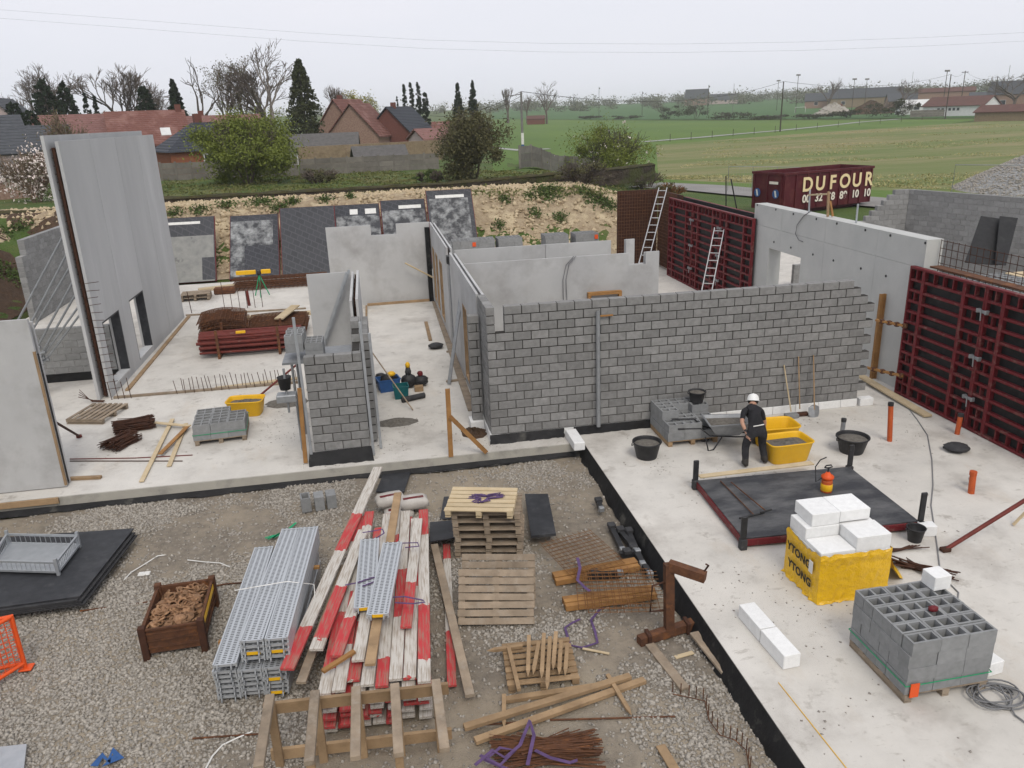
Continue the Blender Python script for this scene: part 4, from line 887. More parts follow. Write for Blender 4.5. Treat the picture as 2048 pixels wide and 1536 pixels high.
# ---------------------------------------------------------------- corridor
def box_bin(lab, loc, rz, L_, Wd, h, m, name='storage_bin'):
    t = thing(name, lab, 'bin', loc, rz); mb = MB(); f = lambda s, z: [(-L_/2*s,-Wd/2*s,z),(L_/2*s,-Wd/2*s,z),(L_/2*s,Wd/2*s,z),(-L_/2*s,Wd/2*s,z)]
    mb.rings([f(.86,0), f(1,h-.03), f(1.06,h-.03), f(1.06,h), f(.96,h), f(.84,.03)]); obj('shell', mb, MATS[m], t); return t
mat('teal', (.01,.12,.13), (.008,.09,.10), 8, .5)
p = G(778,782); box_bin('blue plastic bin with tools in the corridor', (p.x,p.y+.1,0), .2, .6, .42, .36, 'blue')
p = G(803,796); box_bin('teal tool bin in front of the blue one in the corridor', (p.x,p.y+.05,0), .05, .4, .34, .36, 'teal')
def blob(name, lab, cat, c, r, m, seed=0, sq=(1,1,1), n=14):
    rr = random.Random(seed); mb = MB(); R_ = []
    for i in range(1, 8):
        ph = math.pi*i/8; R_.append([(c[0]+r*sq[0]*math.sin(ph)*math.cos(2*math.pi*k/n)*(1+rr.uniform(-.16,.16)), c[1]+r*sq[1]*math.sin(ph)*math.sin(2*math.pi*k/n)*(1+rr.uniform(-.16,.16)), c[2]+r*sq[2]*(1-math.cos(ph))) for k in range(n)])
    mb.rings(R_, True, True, True); return single(name, mb, MATS[m], lab, cat)
p = G(826,775); blob('tool_bag', 'black tool bag beside the teal bin', 'bag', (p.x-.1,p.y+.05,.0), .22, 'black_plastic', 3, (1,.8,.9)); p = G(842,772); blob('tool_bag', 'black and red bag at the right of the tool heap', 'bag', (p.x,p.y,.0), .2, 'black_plastic', 5, (1.1,.8,.8))
p = G(763,770); blob('tool_bag', 'black sack left of the blue bin', 'bag', (p.x,p.y,.0), .2, 'black_plastic', 8, (1,.8,.9))
p = G(778,782); blob('tool_sack', 'black sack of tools heaped inside the blue bin', 'bag', (p.x,p.y+.1,.1), .2, 'black_plastic', 9, (1.2,.85,.95)); blob('hard_hat', 'yellow hard hat lying on the sack in the blue bin', 'hat', (p.x+.1,p.y+.02,.42), .09, 'yellow_plastic', 2, (1.25,1.25,.8))
p = G(842,772); blob('cloth_bundle', 'dark red bundle on top of the right tool bag', 'bundle', (p.x,p.y,.29), .08, 'red_steel', 4)
p = G(826,775); t = thing('angle_grinder', 'yellow and black power tool standing on the tool bag', 'power tool', (p.x-.1,p.y+.05,.36)); mb = MB(); mb.lathe([(0,0),(.07,0),(.09,.1),(.06,.22),(0,.24)], 10); obj('body', mb, MATS['rubber_dark'], t); mb = MB(); mb.lathe([(0,.23),(.06,.23),(.07,.32),(.03,.38),(0,.38)], 10); obj('motor', mb, MATS['yellow_plastic'], t)
rod('felt_roll', [G(804,800,.08), G(849,790,.08)], .075, 'rubber_dark', 'grey roll of felt lying in front of the tool bins', 'roll', 12)
p = G(836,778); mb = MB(); mb.cb(p.x-.1,p.y-.25,0,p.x+.14,p.y-.05,.14,.006); single('cardboard_box', mb, MATS['timber'], 'small cardboard box in front of the tool bags', 'box')
rod('wooden_pole', [GY(743,703,3.6), G(826,820,.02)], .018, 'timber_grey', 'thin wooden pole leaning across the tool bins', 'pole')
p = G(872,697); blob('plastic_waste', 'crumpled dark plastic waste on the corridor floor', 'waste', (p.x,p.y,0), .22, 'rubber_dark', 11, (1.2,.9,.45))
rod('timber_pole', [GY(810,526,15.0), GY(868,556,15.0)], .035, 'timber_pale', 'pale pole stuck across the far corridor corner', 'pole')
plank(G(898,768,.03), GY(925,568,5.5), .1, .04, 'galv_dull', 'long aluminium straightedge leaning in the corridor', 'straightedge', 'straightedge')
t = thing('timber_post', 'brown timber post with a diagonal brace at the slab edge', 'post', V2(G(902,912)))
a = G(902,913); mb = MB(); mb.bar(a, GY(895,778,a.y), .1, .06, (0,1,0)); obj('post', mb, MATS['timber_orange'], t, True); mb = MB(); mb.bar(GY(900,833,a.y-.05), G(973,905,.02), .09, .05, (0,1,0)); obj('brace', mb, MATS['timber_orange'], t, True)
# ---------------------------------------------------------------- at the block wall
rod('scaffold_tube', [GY(1197,853,-.14), GY(1196,622,-.07)], .05, 'galv_dull', 'upright scaffold tube leaning on the block wall face', 'tube', 10)
mb = MB(); a = GY(1200,632,-.05); mb.bar(a, a+Vector((.3,0,0)), .05, .03); single('tube_bracket', mb, MATS['timber_orange'], 'orange timber bracket at the top of the scaffold tube', 'bracket')
for i, (p, q) in enumerate([((1172,858),(1203,884))]):
    a, b_ = G(1182,868,.1), G(1192,888,.1); mb = MB(); mb.cb(1.72,-.95,.01,1.97,-.12,.2,.01); single('insulation_block', mb, MATS['ytong'], 'long white aerated block lying end on beside the upright tube', 'block')
def tool(name, lab, foot, top, blade, m1, m2):
    t = thing(name, lab, 'tool', V2(foot)); mb = MB(); mb.tube([foot+(top-foot)*.12, top], .016, 6); obj('handle', mb, MATS[m1], t, True)
    mb = MB(); blade(mb, foot, (top-foot).normalized()); obj('head', mb, MATS[m2], t, True)
    return t
def blade_shovel(mb, f, ax):
    x = Vector((1,0,0)); n = x.cross(ax).normalized()
    R_ = []
    for s, w in ((-.02,.1),(.08,.14),(.24,.14),(.3,.03)):
        c = f+ax*s; R_.append([c-x*w-n*.03, c-n*.0, c+x*w-n*.03, c+x*w-n*.026, c+n*.006, c-x*w-n*.026])
    mb.rings(R_)
def blade_rake(mb, f, ax): mb.cb(f.x-.16,f.y-.05,f.z,f.x+.16,f.y+.12,f.z+.1,.01)
def blade_broom(mb, f, ax): mb.cb(f.x-.2,f.y-.05,f.z,f.x+.2,f.y+.06,f.z+.09,.02)
tool('scraper', 'blue based trowel board tool with pale handle leaning on the wall', G(1584,836,.01), GY(1568,730,-.03), blade_rake, 'timber_pale', 'block_new')
tool('broom', 'broom with dark red head leaning on the wall', G(1600,832,.01), GY(1597,713,-.03), blade_broom, 'timber', 'rust_dark')
tool('shovel', 'grey shovel with wooden handle leaning on the block wall', G(1629,834,.01), GY(1627,710,-.03), blade_shovel, 'timber', 'galv_dull')
# part used block pallet beside the wheelbarrow
p0 = G(1336,893); 
block_stack((3.8,-1.25,0), .0, 'part used grey hollow block pallet beside the wheelbarrow', 3, 6, 3, skip=lambda i, j, k: (k == 2 and (j < 2 or (i == 1 and j < 4) or (i == 2 and j < 3))) or (k == 1 and i == 2 and j == 0), strap=None, base='timber')
def bucket(lab, loc, r, h, m='black_plastic', fill='mortar_mix', fz=.8, rim=None):
    t = thing('bucket', lab, 'bucket', loc); mb = MB(); mb.lathe([(0,0),(r*.7,0),(r*.72,.02),(r*.96,h*.93),(r*1.03,h*.94),(r*1.03,h),(r*.95,h),(r*.93,h*.93),(r*.7,.03),(0,.03)], 26); obj('shell', mb, MATS[m], t)
    if fill: q = r*(.7+.25*fz); mb = MB(); mb.lathe([(q,h*fz),(q*.7,h*fz+.02),(q*.35,h*fz+.035),(.001,h*fz+.03)], 22); obj('mortar_fill', mb, MATS[fill], t)
    for s in (-1, 1): mb = MB(); mb.tube([(s*r*1.02,-.05,h*.9),(s*r*1.1,0,h*.82),(s*r*1.02,.05,h*.9)], .012, 5); obj('handle', mb, MATS[m], t)
    return t
p = G(1300,922); bucket('wide black mortar bucket in front of the part used block pallet', (p.x,p.y+.22,0), .31, .38)
p = G(1716,912); bucket('wide black mortar bucket behind the formwork table', (p.x,p.y+.25,0), .34, .36)
p = G(1838,1088); bucket('small black bucket beside the corner of the formwork table', (p.x,p.y+.12,0), .155, .26, fill='black_plastic', fz=.3)
bucket('dark bucket standing on top of the block pallet', (4.78,-.45,.132+.192*3), .2, .26, 'rubber_dark', 'mortar_mix', .85)
# wheelbarrow
p = G(1478,905); t = thing('wheelbarrow', 'green-grey wheelbarrow full of mortar left of the worker', 'wheelbarrow', (p.x-.15,p.y+.45,0), R(-8))
mb = MB(); f = lambda x0, x1, w, z: [(x0,-w,z),(x1,-w*.86,z),(x1,w*.86,z),(x0,w,z)]
mb.rings([f(-.22,.28,.2,.3), f(-.42,.52,.34,.6), f(-.44,.54,.36,.6), f(-.44,.54,.36,.62), f(-.4,.5,.32,.62), f(-.22,.28,.18,.32)]); obj('tray', mb, MATS['galv_dull'], t)
mb = MB(); mb.rings([f(-.36,.45,.29,.55), f(-.2,.25,.15,.59)], False, True); obj('mortar_fill', mb, MATS['mortar_mix'], t)
for s in (-1, 1):
    mb = MB(); mb.tube([(.75,s*.06,.2),(.2,s*.18,.27),(-.4,s*.27,.36),(-.62,s*.29,.55),(-.98,s*.29,.56)], .017, 7); obj('frame_tube', mb, MATS['black_plastic'], t)
    mb = MB(); mb.tube([(-.98,s*.29,.56),(-1.12,s*.29,.56)], .024, 7); obj('grip', mb, MATS['black_plastic'], t)
    mb = MB(); mb.tube([(-.12,s*.22,.3),(-.3,s*.25,.02),(-.42,s*.26,.0),(-.5,s*.26,.33)], .016, 6); obj('leg', mb, MATS['black_plastic'], t)
mb = MB(); n = 18; mb.rings([[(.75+.19*c_*math.cos(2*math.pi*k/n), y, .19+.19*c_*math.sin(2*math.pi*k/n)) for k in range(n)] for y, c_ in ((-.05,.5),(-.05,.9),(-.025,1),(.025,1),(.05,.9),(.05,.5))], True, True, True); wh = obj('wheel', mb, MATS['rubber_dark'], t)
mb = MB(); mb.tube([(.75,-.07,.19),(.75,.07,.19)], .03, 8); obj('hub', mb, MATS['galv_dull'], wh)
p = G(1580,932); tub('bright yellow mortar tub that the worker reaches into', (5.98,p.y+.38,0), .03, 1.02, .7, .46, fz=.33)
tub('second yellow tub with dry pale inside behind the worker', (6.15,-1.55,0), -.05, 1.05, .72, .46, fill='slab_edge', fz=.14)
# pipes from the slab
def pipe(lab, px, top, r, m, cap=None):
    a = G(*px); b_ = GY(*top, a.y); t = thing('drain_pipe', lab, 'pipe', V2(a)); mb = MB(); mb.tube([a, b_], r, 14); obj('tube', mb, MATS[m], t, True)
    mb = MB(); mb.tube([b_-Vector((0,0,.06)), b_+Vector((0,0,.012))], r*1.12, 14); obj('cap', mb, MATS[cap or m], t, True); return t
pipe('tall orange drain pipe standing on the slab behind the formwork table', (1779,882), (1782,806), .055, 'orange_pipe', 'black_plastic')
pipe('short grey drain pipe behind the wide black bucket', (1682,882), (1688,838), .05, 'galv_dull', 'rubber_dark')
pipe('orange drain pipe with white tape in the middle of the right slab', (1942,986), (1947,944), .06, 'orange_pipe')
pipe('orange drain pipe at the foot of the near red formwork', (1914,868), (1922,828), .055, 'orange_pipe', 'rubber_dark')
a = G(1942,972); mb = MB(); mb.tube([(a.x-.005,a.y-.0,.12),(a.x,a.y,.2)], .068, 14); single('pipe_tape', mb, MATS['white_paint'], 'white tape band on the orange pipe in the right slab', 'tape')
p = G(1918,905); blob('drain_cover', 'black wrapped drain cover on the right slab', 'cover', (p.x,p.y+.1,0), .27, 'rubber_dark', 12, (1,.85,.3), 18)
plank(G(1722,752,.12), G(1856,832,.05), .22, .05, 'timber_pale', 'long pale plank lying along the foot of the near formwork')
# grey power cable across the right slab
rod('power_cable', [G(x, y, .012) for x, y in [(1742,772),(1790,792),(1812,810),(1835,840),(1855,870),(1864,920),(1866,970),(1862,1010),(1868,1050),(1874,1090),(1880,1140),(1886,1170),(1900,1168),(1917,1185),(1915,1200),(1900,1208),(1885,1207)]], .011, 'grey_cable', 'grey power cable winding across the right slab', 'cable')
a = G(1815,811,.03); mb = MB(); mb.cb(a.x-.06,a.y-.06,.0,a.x+.06,a.y+.06,.07,.015); single('cable_plug', mb, MATS['black_plastic'], 'dark plug joint on the grey cable near the formwork', 'plug')
pts = []
c = G(1990,1395,.015)
for k in range(150):
    a = k*.26; r_ = .24+.07*math.sin(k*.37)+.03*math.sin(k*.11); pts.append((c.x+r_*math.cos(a)*1.1+.06*math.sin(k*.05), c.y+r_*math.sin(a)*.8, .015+.0005*k))
rod('cable_coil', [G(1960,1352,.02),G(1985,1372,.02)]+pts+[G(2030,1430,.02),G(2060,1452,.02)], .011, 'grey_cable', 'coil of grey cable beside the big block pallet', 'cable')
# ---------------------------------------------------------------- lying formwork table with corner posts
mat('ply_table', (.03,.031,.036), (.045,.047,.053), 14, .5, .1, 30, c3=(.13,.13,.132), s3=1.3, f3=(.42,.72), bd=.002, stretch=(1,2.2,1), rot=.3)
c1, c2, c3, c4 = G(1485,1098), G(1838,1062), G(1660,932), G(1388,978)
t = thing('formwork_table', 'red framed black formwork panel lying on the slab with corner posts', 'formwork', (c1.x,c1.y,0), math.atan2(c2.y-c1.y, c2.x-c1.x)); Lx = (c2-c1).length; Ly = (c4-c1).length
for nm, a in (('frame_side', (0,0,.04,Lx,.06,.17)), ('frame_side', (0,Ly-.06,.04,Lx,Ly,.17)), ('frame_end', (0,.06,.04,.06,Ly-.06,.17)), ('frame_end', (Lx-.06,.06,.04,Lx,Ly-.06,.17))):
    mb = MB(); mb.cb(*a, .008); obj(nm, mb, MATS['red_steel'], t)
mb = MB(); mb.b(.02,.02,.171,Lx-.02,Ly-.02,.192); obj('plywood', mb, MATS['ply_table'], t)
for i, (x, y, h) in enumerate([(0,0,.62),(Lx,0,.75),(Lx,Ly,.66),(0,Ly,.62)]):
    mb = MB(); mb.cb(x-.06,y-.06,0,x+.06,y+.06,.2,.01); po = obj('corner_shoe', mb, MATS['rubber_dark'], t)
    mb = MB(); mb.cb(x-.055,y-.022,.2,x+.055,y+.022,h,.012); obj('post', mb, MATS['black_plastic'], po)
for i, (p, q) in enumerate([((1441,962),(1508,1030)),((1462,964),(1532,1022))]):
    t = thing('t_rod', ['rusty T shaped tie rod lying on the formwork table, nearer','second rusty T shaped tie rod lying on the formwork table'][i], 'rod', V2(G(*p,.21))); a, b_ = G(*p, .215+.03*i), G(*q, .225+.03*i)
    mb = MB(); mb.tube([a, b_], .012, 6); obj('shaft', mb, MATS['rust'], t, True)
    d = Vector((.3,.05,0)) if i == 0 else Vector((.12,.03,0)); mb = MB(); mb.tube([b_-d, b_+d*(.7 if i == 0 else 1)], .018, 6); obj('handle', mb, MATS['black_plastic'], t, True)
plank(G(1398,953,.22), G(1625,926,.22), .14, .03, 'timber_pale', 'pale plank lying on the far edge of the formwork table')
# pressure sprayer
p = G(1655,985,.19); t = thing('sprayer', 'red and yellow pressure sprayer standing on the formwork table', 'sprayer', (p.x,p.y+.05,.193))
mb = MB(); mb.lathe([(0,0),(.1,0),(.105,.02),(.1,.22),(.09,.25),(0,.26)], 18); obj('tank', mb, MATS['orange_pipe'], t); mb = MB(); mb.lathe([(.1,.03),(.108,.04),(.108,.16),(.1,.17)], 18); obj('label_band', mb, MATS['yellow_plastic'], t)
mb = MB(); mb.lathe([(0,.25),(.09,.25),(.115,.28),(.115,.32),(.06,.36),(.03,.4),(0,.4)], 18); obj('shoulder', mb, MATS['orange_bright'], t)
mb = MB(); mb.tube([(0,0,.38),(0,0,.5)], .014, 6); mb.tube([(-.08,0,.5),(-.05,0,.54),(.05,0,.54),(.08,0,.5),(.0,0,.485),(-.08,0,.5)], .014, 6); obj('pump_handle', mb, MATS['black_plastic'], t)
mb = MB(); mb.tube([(-.1,0,.3),(-.2,.05,.2),(-.22,.08,.5),(-.12,.1,.62),(.0,.1,.66)], .012, 6); obj('hose', mb, MATS['black_plastic'], t)
# ---------------------------------------------------------------- aerated block pallet in yellow wrap
x0, x1, y0, y1 = 3.83, 5.0, -7.35, -6.4
t = thing('wrapped_block_pallet', 'pallet of white aerated blocks in torn yellow wrap', 'block pallet', ((x0+x1)/2,y0,0)); h = .82
mb = MB(); n = 16; R_ = []
for z, g_ in ((.0,.05),(.04,.03),(.2,.012),(.45,.015),(.62,.012),(.74,.02),(.80,.006)):
    r_ = []
    for (a, b_) in (((x0,y0),(x1,y0)),((x1,y0),(x1,y1)),((x1,y1),(x0,y1)),((x0,y1),(x0,y0))):
        for k in range(n):
            q = k/n; x, y = a[0]+(b_[0]-a[0])*q, a[1]+(b_[1]-a[1])*q; nx, ny = (b_[1]-a[1]), -(b_[0]-a[0]); l = math.hypot(nx, ny)
            e_ = g_*random.uniform(.3,1.5); top = .0 if z < .7 else random.uniform(-.02,.03)+(.1*math.exp(-((q-.9)*5)**2) if a == (x0,y1) else 0)-(.1*(q if a == (x0,y1) else 0) if z > .7 else 0)
            r_.append((x+nx/l*e_, y+ny/l*e_, max(.005, z+top-(0 if z > .02 else random.uniform(0,.0)))))
    R_.append(r_)
mb.rings(R_, False, False, False); wr = obj('yellow_wrap', mb, MATS['yellow_wrap'], t, True)
mb = MB()                                                   # loose flap of film at the right
fl = [[(x1+.015+.66*u*(.75+.25*w)+random.uniform(-.02,.02), y0+.04+.7*w+.25*u, max(.012, .66*(1-u)**1.5+random.uniform(-.035,.035))) for u in (0,.2,.4,.6,.8,1)] for w in (0,.2,.4,.6,.8,1)]
vs_ = [v for r in fl for v in r]; fs_ = [(j*6+i, j*6+i+1, (j+1)*6+i+1, (j+1)*6+i) for j in range(5) for i in range(5)]; mb.add(vs_+[(a, b_, c-.006) for a, b_, c in vs_], fs_+[tuple(i+36 for i in f[::-1]) for f in fs_]); obj('loose_flap', mb, MATS['yellow_wrap'], t, True)
mb = MB(); mb.b(x0+.01,y0+.01,.05,x1-.01,y1-.01,h-.03); obj('block_core', mb, MATS['ytong'], t, True)
for a in [(x0+.01,y0+.01,h-.028,x0+.56,y0+.465,h+.0),]: pass
me_ = lambda a: (lambda m2: (m2.cb(*a, .008), m2)[1])(MB())
xm, ym = (x0+x1)/2, (y0+y1)/2
for a in [(x0+.02,y0+.02,h-.028,xm-.004,ym-.01,h+.03),(xm+.004,y0+.02,h-.028,x1-.02,ym-.01,h+.22),(x0+.02,ym,h-.028,xm-.004,y1-.01,h+.2),(xm+.004,ym,h-.028,x1-.02,y1-.01,h+.2),(x0+.12,ym+.02,h+.202,xm-.004,y1+.06,h+.41),(xm+.0,ym+.02,h+.222,x1-.08,y1+.06,h+.41)]: obj('aerated_block', me_(a), MATS['ytong'], t, True)
def text(name, body, size, M, m, parent=None, ext=.002, bold=.0, sp=1.):
    cu = bpy.data.curves.new(name, 'FONT'); cu.body = body; cu.size = size; cu.extrude = ext; cu.offset = bold; cu.space_character = sp; cu.align_x = 'CENTER'; cu.align_y = 'CENTER'
    o = bpy.data.objects.new('tmp', cu); COL.objects.link(o); dg = bpy.context.evaluated_depsgraph_get(); me = bpy.data.meshes.new_from_object(o.evaluated_get(dg)); bpy.data.objects.remove(o)
    me.transform(M); me.materials.clear(); me.materials.append(m); r = bpy.data.objects.new(name, me); COL.objects.link(r)
    if parent is not None:
        root = parent
        while root.parent is not None: root = root.parent
        me.transform(INV[root.name]); r.parent = parent
    return r
mat('ink', (.02,.018,.015), None, 5, .7)
def face_M(o, xdir, zdir): x, z = Vector(xdir).normalized(), Vector(zdir).normalized(); y = z; n = x.cross(y); return Matrix(((x.x,y.x,n.x,o[0]),(x.y,y.y,n.y,o[1]),(x.z,y.z,n.z,o[2]),(0,0,0,1)))
for z, yy in ((.55,-6.84),(.27,-6.9)): text('lettering', 'YTONG', .185, face_M((x0-.045,yy,z), (0,-1,0), (0,0,1)), MATS['ink'], t, .002, .006, 1.05)
mb = MB(); mb.b(x0-.052,y0+.1,.46,x0-.045,y0+.2,.66); obj('paper_label', mb, MATS['white_paint'], t, True)
mb = MB(); mb.b(x0+.05,y0+.05,.0,x1-.05,y1-.05,.05); obj('pallet_base', mb, MATS['timber_grey'], t, True)
p = G(1825,1140); bar_bundle('fan of thin rusty bars behind the yellow wrapped blocks', (p.x+.05,p.y), .75, 34, -.75, .12, 'rust_dark', 0, .01, jit=.25)
p = G(1800,1110); bar_bundle('short rusty bars lying by the yellow film', (p.x+.1,p.y+.1), .7, 10, .05, .06, 'rust_dark', 0, .01, jit=.2)
def wblock(lab, a, b_, rz=0., z=0., name='aerated_block'): t = thing(name, lab, 'block', (a[0],a[1],z), rz); mb = MB(); mb.cb(0,0,.002,b_[0],b_[1],b_[2],.008); obj('body', mb, MATS['ytong'], t); return t
p, q = G(1462,1308), G(1523,1308); 
wblock('white aerated block of the pair by the slab edge, nearer one', (2.62,-8.62), (.25,.6,.22), .06); wblock('white aerated block of the pair by the slab edge, farther one', (2.585,-8.0), (.25,.6,.22), .05)
p = G(1995,1358); wblock('single white aerated block right of the big block pallet', (p.x-.1,p.y+.05), (.25,.22,.2), .15); p = G(1850,1080); wblock('single white aerated block behind the small black bucket', (p.x,p.y+.1), (.26,.2,.2), -.2)
# big hollow block pallet
block_stack((3.76,-9.52,0), .015, 'big pallet of hollow grey blocks with green strap at front right', 3, 6, 4, tagc=(.05,-.03,.1,.17,-.018,.3))
wblock('white aerated block resting on the big block pallet', (4.72,-8.62), (.26,.25,.21), .05, .132+.192*4+.004)
blob('work_glove', 'dark red and black glove on the big block pallet', 'glove', (4.42,-9.0,.9), .06, 'red_steel', 6, (1.2,.8,.7))
# red prop, stick, clamp, string
a = G(1893,1098,.04); b_ = G(2075,985,.95); t = thing('steel_prop', 'dark red push prop rising to the right edge of the picture', 'prop', V2(a)); mb = MB(); mb.tube([a, b_], .035, 8); obj('tube', mb, MATS['red_prop'], t, True); mb = MB(); mb.cb(a.x-.1,a.y-.06,.0,a.x+.06,a.y+.06,.07,.015); obj('foot', mb, MATS['rust_dark'], t, True)
plank(G(2026,1050,.02), G(2070,1005,.45), .05, .03, 'timber_pale', 'short pale stick at the right edge behind the red prop')
rod('chalk_string', [G(1557,1365,.008), G(1700,1545,.008)], .006, 'yellow_plastic', 'thin yellow string lying on the front of the right slab', 'string', 4)

# chips, crumbs of mortar and dust clumps lying about on the slab
dbr = []
for px, py, sx_, sy_, n in [(575,835,.7,.6,260),(560,880,.5,.4,140),(795,850,.5,.3,260),(760,900,.3,.3,120),(1500,940,.8,.4,170),(1310,935,.4,.3,70),(1590,960,.6,.3,60),(1580,1160,.5,.3,90),(1650,1215,.6,.3,110),(1350,870,.8,.2,130),(1640,845,1.2,.2,150),(1800,870,.8,.5,60),(1420,1010,.4,.8,80),(1480,1180,.4,.7,90),(1560,1300,.6,.8,90),(1700,1450,1,.5,80),(880,760,.5,1.2,110),(960,880,.3,.5,200),(300,900,.8,.4,80),(470,800,1.2,.4,90),(640,930,.3,.15,90),(1900,1050,1,1,90),(400,600,2,2,120),(1530,720,2,1.5,60)]:
    c = G(px, py); q = rg.normal(size=(n,3))*np.array([sx_,sy_,0]); q[:,:2] += np.array(c)[:2]; q[:,2] = .003; dbr.append(q)
P = np.concatenate(dbr); P = P[((P[:,1] > -.4)|(P[:,0] > 2.15))]; P = P[rg.rand(len(P)) < .6]; V, F = stones(len(P), P, .004, .021, .5); struct('slab_debris', npmesh('slab_debris', V, F, mat('crumbs', (.36,.325,.285), (.2,.18,.16), 22, .95)), None, 'stuff')
# ---------------------------------------------------------------- front yard
YZ = -.31
def node_mat(name, rough=.7, metal=0.):
    m = bpy.data.materials.new(name); m.use_nodes = True; N = m.node_tree.nodes; P = N['Principled BSDF']; P.inputs['Roughness'].default_value = rough; P.inputs['Metallic'].default_value = metal; P.inputs['Specular IOR Level'].default_value = .3
    MATS[name] = m; return m, N, m.node_tree.links, P
def mth(N, L, op, a, b=None, c=None):
    n = N.new('ShaderNodeMath'); n.operation = op
    for i, v in enumerate((a, b, c)):
        if v is None: continue
        if isinstance(v, (int, float)): n.inputs[i].default_value = v
        else: L.new(v, n.inputs[i])
    return n.outputs[0]
# painted scaffold boards: worn red and white bands along the board
m, N, L, P = node_mat('board_paint', .75)
tc = N.new('ShaderNodeTexCoord'); sx = N.new('ShaderNodeSeparateXYZ'); L.new(tc.outputs['Object'], sx.inputs[0]); oi = N.new('ShaderNodeObjectInfo')
no = N.new('ShaderNodeTexNoise'); no.inputs['Scale'].default_value = 9; no.inputs['Detail'].default_value = 6; L.new(tc.outputs['Object'], no.inputs['Vector'])
s_ = mth(N, L, 'ADD', mth(N, L, 'ADD', mth(N, L, 'MULTIPLY', sx.outputs[0], .3), mth(N, L, 'MULTIPLY', oi.outputs['Random'], 7.)), mth(N, L, 'MULTIPLY', no.outputs[0], .08))
band = mth(N, L, 'GREATER_THAN', mth(N, L, 'FRACT', s_), .62)
c = N.new('ShaderNodeMixRGB'); L.new(band, c.inputs[0]); c.inputs[1].default_value = (.54,.51,.465,1); c.inputs[2].default_value = (.47,.045,.05,1)
mp = N.new('ShaderNodeMapping'); mp.inputs['Scale'].default_value = (1.2, 14, 14); L.new(tc.outputs['Object'], mp.inputs[0]); n2 = N.new('ShaderNodeTexNoise'); n2.inputs['Scale'].default_value = 3; n2.inputs['Detail'].default_value = 7; L.new(mp.outputs[0], n2.inputs['Vector'])
wr_ = N.new('ShaderNodeValToRGB'); wr_.color_ramp.elements[0].position = .46; wr_.color_ramp.elements[1].position = .66; L.new(n2.outputs[0], wr_.inputs[0])
w2 = mth(N, L, 'MULTIPLY', wr_.outputs[0], .75); c2 = N.new('ShaderNodeMixRGB'); L.new(w2, c2.inputs[0]); L.new(c.outputs[0], c2.inputs[1]); c2.inputs[2].default_value = (.27,.21,.155,1); L.new(c2.outputs[0], P.inputs['Base Color'])
# perforated deck steel
m, N, L, P = node_mat('deck_steel', .42, .45)
tc = N.new('ShaderNodeTexCoord'); sx = N.new('ShaderNodeSeparateXYZ'); L.new(tc.outputs['Object'], sx.inputs[0])
fx = mth(N, L, 'FRACT', mth(N, L, 'MULTIPLY', sx.outputs[0], 26.)); fy = mth(N, L, 'FRACT', mth(N, L, 'MULTIPLY', mth(N, L, 'ADD', sx.outputs[1], .005), 12.5))
slot = mth(N, L, 'MULTIPLY', mth(N, L, 'LESS_THAN', fx, .42), mth(N, L, 'MULTIPLY', mth(N, L, 'GREATER_THAN', fy, .2), mth(N, L, 'LESS_THAN', fy, .8)))
slot = mth(N, L, 'MULTIPLY', slot, mth(N, L, 'LESS_THAN', mth(N, L, 'ABSOLUTE', sx.outputs[1]), .122)); slot = mth(N, L, 'MULTIPLY', slot, mth(N, L, 'MULTIPLY', mth(N, L, 'GREATER_THAN', sx.outputs[2], .03), mth(N, L, 'GREATER_THAN', sx.outputs[0], .035)))
c = N.new('ShaderNodeMixRGB'); L.new(slot, c.inputs[0]); c.inputs[1].default_value = (.50,.52,.54,1); c.inputs[2].default_value = (.05,.05,.052,1); L.new(c.outputs[0], P.inputs['Base Color'])
def deck_mesh(Ld, Wd=.315, h=.072):
    mb = MB(); mb.b(0,-Wd/2,0,Ld,-Wd/2+.022,h); mb.b(0,Wd/2-.022,0,Ld,Wd/2,h); mb.b(.03,-Wd/2+.022,h-.034,Ld-.03,Wd/2-.022,h-.02); mb.b(.004,-Wd/2+.022,.02,.03,Wd/2-.022,h-.016); mb.b(Ld-.03,-Wd/2+.022,.004,Ld,Wd/2-.022,h-.003)
    me = mb.mesh('scaffold_deck', MATS['deck_steel'])
    hk = MB()
    for y in (-.09,.09):
        for x, s in ((0,-1),(Ld,1)): hk.tube([(x,y,.05),(x+s*.035,y,.055),(x+s*.05,y,.0)], .012, 5)
    ym = MB(); ym.b(-.004,-.1,.012,-.001,.08,.06)
    return me, hk.mesh('hook', MATS['galv_dull']), ym.mesh('yellow_mark', MATS['yellow_plastic'])
DK = deck_mesh(3.05); ZB = YZ+.09
def deck(loc, rot, lab, yellow=False, grp='stacked scaffold decks', K=DK):
    o = tag(bpy.data.objects.new('scaffold_deck', K[0]), lab, 'scaffold deck', grp); COL.objects.link(o); o.location = loc; o.rotation_euler = rot
    put(K[1], 'hook', o, (0,0,0))
    if yellow: put(K[2], 'yellow_mark', o, (0,0,0))
    return o
ang = math.atan2(-3.95+7.3, -3.63+3.93)
wn = ['left','middle','right']; on = ['bottom','second','third','fourth','fifth','sixth','seventh','eighth']
perp = Vector((-math.sin(ang), math.cos(ang), 0))
for i in range(3):
    for k in range(6):
        b0 = Vector((-4.42,-7.32,0))-perp*(i-1)*.325+Vector((random.uniform(-.01,.01),random.uniform(-.02,.02),0))
        deck((b0.x,b0.y,ZB+k*.076), (0,0,ang+random.uniform(-.003,.003)), f'scaffold deck in the {wn[i]} column of the lower stack, {on[k]} layer', i == 2 and k in (0,3))
